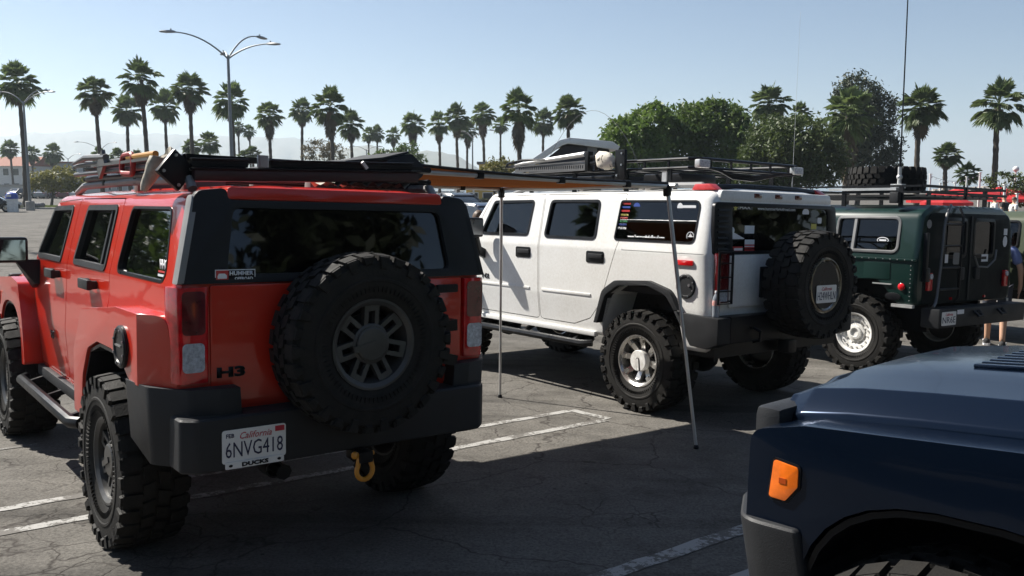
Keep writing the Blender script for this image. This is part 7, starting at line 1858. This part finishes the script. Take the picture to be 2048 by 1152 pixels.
def person(M, label, shirt, shorts, shoe, hair, H=1.76, arm=0.25, stride=0.12, long_legs=False):
    """standing figure facing +x; one continuous body, clothes over it"""
    k = H / 1.76; o = empty('person', M, label, 'person')
    def S(v): return [(p[0] * k, p[1] * k, p[2] * k) for p in v]
    V = [(0, 0, 0.95), (0, 0, 1.12), (0.01, 0, 1.30), (0, 0, 1.44), (0.01, 0, 1.52), (0.02, 0, 1.60), (0.02, 0, 1.68), (0.015, 0, 1.735)]
    R = [(0.15, 0.11), (0.135, 0.10), (0.155, 0.11), (0.10, 0.075), 0.055, (0.075, 0.088), (0.078, 0.095), (0.05, 0.06)]
    E = [(i, i + 1) for i in range(7)]
    for s in (1, -1):
        i = len(V); V += [(0, s * 0.185, 1.42), (-0.02, s * (0.215 + arm * 0.2), 1.16), (0.06, s * (0.21 + arm * 0.25), 0.93), (0.09, s * (0.20 + arm * 0.25), 0.83)]
        R += [0.056, 0.043, 0.030, (0.024, 0.036)]; E += [(3, i), (i, i + 1), (i + 1, i + 2), (i + 2, i + 3)]
        for f, (dx, dy, L) in enumerate(((0.035, 0, 0.075), (0.012, 0, 0.09), (-0.012, 0, 0.085), (-0.033, 0, 0.07))):
            j = len(V); q = V[i + 3]; V += [(q[0] + dx, q[1], q[2] - 0.035), (q[0] + dx * 1.1 + 0.01, q[1] - s * 0.012, q[2] - 0.035 - L)]; R += [0.010, 0.008]; E += [(i + 3, j), (j, j + 1)]
        j = len(V); q = V[i + 3]; V += [(q[0] + 0.05, q[1] - s * 0.01, q[2] - 0.01), (q[0] + 0.065, q[1] - s * 0.02, q[2] - 0.05)]; R += [0.011, 0.009]; E += [(i + 3, j), (j, j + 1)]
        i = len(V); V += [(0, s * 0.095, 0.90), (0.02 + s * stride * 0.4, s * 0.10, 0.50), (s * stride, s * 0.105, 0.10), (s * stride + 0.12, s * 0.115, 0.035)]
        R += [0.085, 0.058, 0.040, (0.030, 0.04)]; E += [(0, i), (i, i + 1), (i + 1, i + 2), (i + 2, i + 3)]
    R = [tuple(x * k for x in r) if isinstance(r, tuple) else r * k for r in R]
    body = link('body', skin_mesh(S(V), E, R, 2), M_SKIN, o)
    # shirt
    Vs = [(0, 0, 0.93), (0, 0, 1.12), (0.01, 0, 1.30), (0, 0, 1.43), (0, 0, 1.475)]; Rs = [(0.185, 0.14), (0.165, 0.13), (0.178, 0.135), (0.115, 0.09), 0.07]; Es = [(0, 1), (1, 2), (2, 3), (3, 4)]
    for s in (1, -1):
        i = len(Vs); Vs += [(0, s * 0.185, 1.42), (-0.02, s * (0.205 + arm * 0.15), 1.20)]; Rs += [0.078, 0.068]; Es += [(3, i), (i, i + 1)]
    Rs = [tuple(x * k for x in r) if isinstance(r, tuple) else r * k for r in Rs]
    link('shirt', skin_mesh(S(Vs), Es, Rs, 2), shirt, o)
    Vp = [(0, 0, 0.97)]; Rp = [(0.175, 0.135)]; Ep = []
    for s in (1, -1):
        i = len(Vp); zz = 0.14 if long_legs else 0.50
        Vp += [(0, s * 0.095, 0.86), (0.02 + s * stride * 0.4, s * 0.105, 0.52)]; Rp += [0.112, 0.092]; Ep += [(0, i), (i, i + 1)]
        if long_legs: Vp.append((s * stride, s * 0.105, 0.12)); Rp.append(0.07); Ep.append((i + 1, i + 2))
    Rp = [tuple(x * k for x in r) if isinstance(r, tuple) else r * k for r in Rp]
    link('trousers' if long_legs else 'shorts', skin_mesh(S(Vp), Ep, Rp, 2), shorts, o)
    for s in (1, -1):
        x0, y0 = s * stride * k, s * 0.108 * k; t = MB()
        t.loft([[(x0 + x, y0 - w, 0.025), (x0 + x, y0 - w * 0.85, h * 0.8), (x0 + x, y0, h), (x0 + x, y0 + w * 0.85, h * 0.8), (x0 + x, y0 + w, 0.025)] for x, w, h in ((-0.085, 0.028, 0.07), (-0.06, 0.042, 0.105), (0.0, 0.045, 0.105), (0.06, 0.046, 0.085), (0.13, 0.048, 0.062), (0.185, 0.035, 0.045))])
        sh_ = t.build('shoe', shoe, o, smooth=60)
        t = MB(); t.loft([[(x0 + x, y0 - w, 0.0), (x0 + x, y0 - w, 0.028), (x0 + x, y0 + w, 0.028), (x0 + x, y0 + w, 0.0)] for x, w in ((-0.095, 0.028), (-0.06, 0.046), (0.06, 0.05), (0.13, 0.052), (0.195, 0.034))]); t.build('sole', M_DECALW, sh_)
        t = MB(); t.tube([(x0 - 0.06, y0 + s * 0.047, 0.07), (x0 + 0.0, y0 + s * 0.05, 0.05), (x0 + 0.06, y0 + s * 0.05, 0.075), (x0 + 0.09, y0 + s * 0.045, 0.07)], 0.006, 5); t.build('side_stripe', M_DECALW, sh_)
        t = MB(); t.box((x0 + 0.07, y0, 0.088), (0.08, 0.03, 0.01), Matrix.Rotation(0.35, 3, 'Y')); t.build('laces', M_DECALW, sh_)
    # hair cap, nose, ears, eyes
    t = MB(); rings = []; rr_ = random.Random(int(H * 1000))
    for a in [0.05 + 0.22 * i for i in range(8)]:
        rings.append([((0.012 + (0.108 * math.sin(a)) * math.cos(q) * (0.98 if math.cos(q) < 0.3 else 0.90)) * k, 0.094 * math.sin(a) * math.sin(q) * k, (1.668 + 0.118 * math.cos(a) * (1 if a < 1.3 else 0.6) + (0.03 if math.cos(q) > 0.5 and a > 1.0 else 0) + rr_.uniform(-.004, .004)) * k) for q in [2 * math.pi * i / 18 for i in range(18)]])
    t.loft(rings); t.build('hair', hair, o, smooth=60)
    t = MB(); t.ball((0.118 * k, 0, 1.625 * k), 0.018 * k, 8, 6, (1, 0.8, 1.3))
    for s in (1, -1): t.ball((0.015 * k, s * 0.088 * k, 1.635 * k), 0.026 * k, 8, 6, (0.7, 0.4, 1.2))
    t.build('nose_and_ears', M_SKIN, body)
    t = MB()
    for s in (1, -1): t.ball((0.100 * k, s * 0.034 * k, 1.655 * k), 0.012 * k, 8, 6)
    t.build('eyes', M_DARKHAIR, body)
    t = MB(); t.box((0.104 * k, 0, 1.578 * k), (0.01, 0.045 * k, 0.008)); t.build('mouth', M_INKRED, body)
    return o
M_SHIRTB = simple('blue_shirt', (0.16, 0.20, 0.38), 0.85); M_SHORTD = simple('dark_shorts', (0.04, 0.045, 0.06), 0.85); M_SHOEB = simple('black_canvas_shoe', (0.015, 0.015, 0.016), 0.8)
M_SHIRTG = simple('grey_shirt', (0.30, 0.30, 0.32), 0.85); M_SHIRTW = simple('white_shirt', (0.62, 0.62, 0.60), 0.85); M_JEAN = simple('denim', (0.05, 0.08, 0.16), 0.85)
person(lot_matrix(5.72, 13.72, math.radians(-70)), 'person in blue shirt, shorts and black white-soled shoes behind green wagon', M_SHIRTB, M_SHORTD, M_SHOEB, M_DARKHAIR, 1.78, arm=0.3)
g = gp(956, 14.4)
person(Matrix.Translation(g) @ Matrix.Rotation(math.radians(-60), 4, 'Z'), 'brown-haired person standing past the white SUV hood', M_SHIRTG, M_JEAN, M_SHOEB, M_HAIR, 1.86, long_legs=True)
for px, Y, h, sh_, hr_, lb in ((1992, 34, 1.66, M_SHIRTW, M_DARKHAIR, 'dark-haired person in white by the patio umbrellas'), (2012, 37, 1.62, M_SHOEB, M_DARKHAIR, 'person in black by the patio umbrellas'), (2030, 34, 1.6, M_SHIRTW, M_HAIR, 'brown-haired person in white near the patio shrub')):
    person(Matrix.Translation(gp(px, Y)) @ Matrix.Rotation(math.radians(px % 7 * 40), 4, 'Z'), lb, sh_, M_JEAN, M_SHOEB, hr_, h, long_legs=True)

# ------------------------------------------------------------------ sea haze
hz = bpy.data.materials.new('haze_air'); hz.use_nodes = True; hn = hz.node_tree.nodes; hn.clear()
pv = hn.new('ShaderNodeVolumePrincipled'); pv.inputs['Color'].default_value = (0.78, 0.90, 1.0, 1); pv.inputs['Density'].default_value = 0.00032; pv.inputs['Anisotropy'].default_value = 0.3
ho_ = hn.new('ShaderNodeOutputMaterial'); hz.node_tree.links.new(pv.outputs[0], ho_.inputs['Volume'])
t = MB(); t.box2((-4600, -300, -5), (4600, 5300, 212)); h_ = t.build('haze', hz, None, smooth=0); tag(h_, 'thin pale sea haze over the whole place', 'haze', kind='stuff')
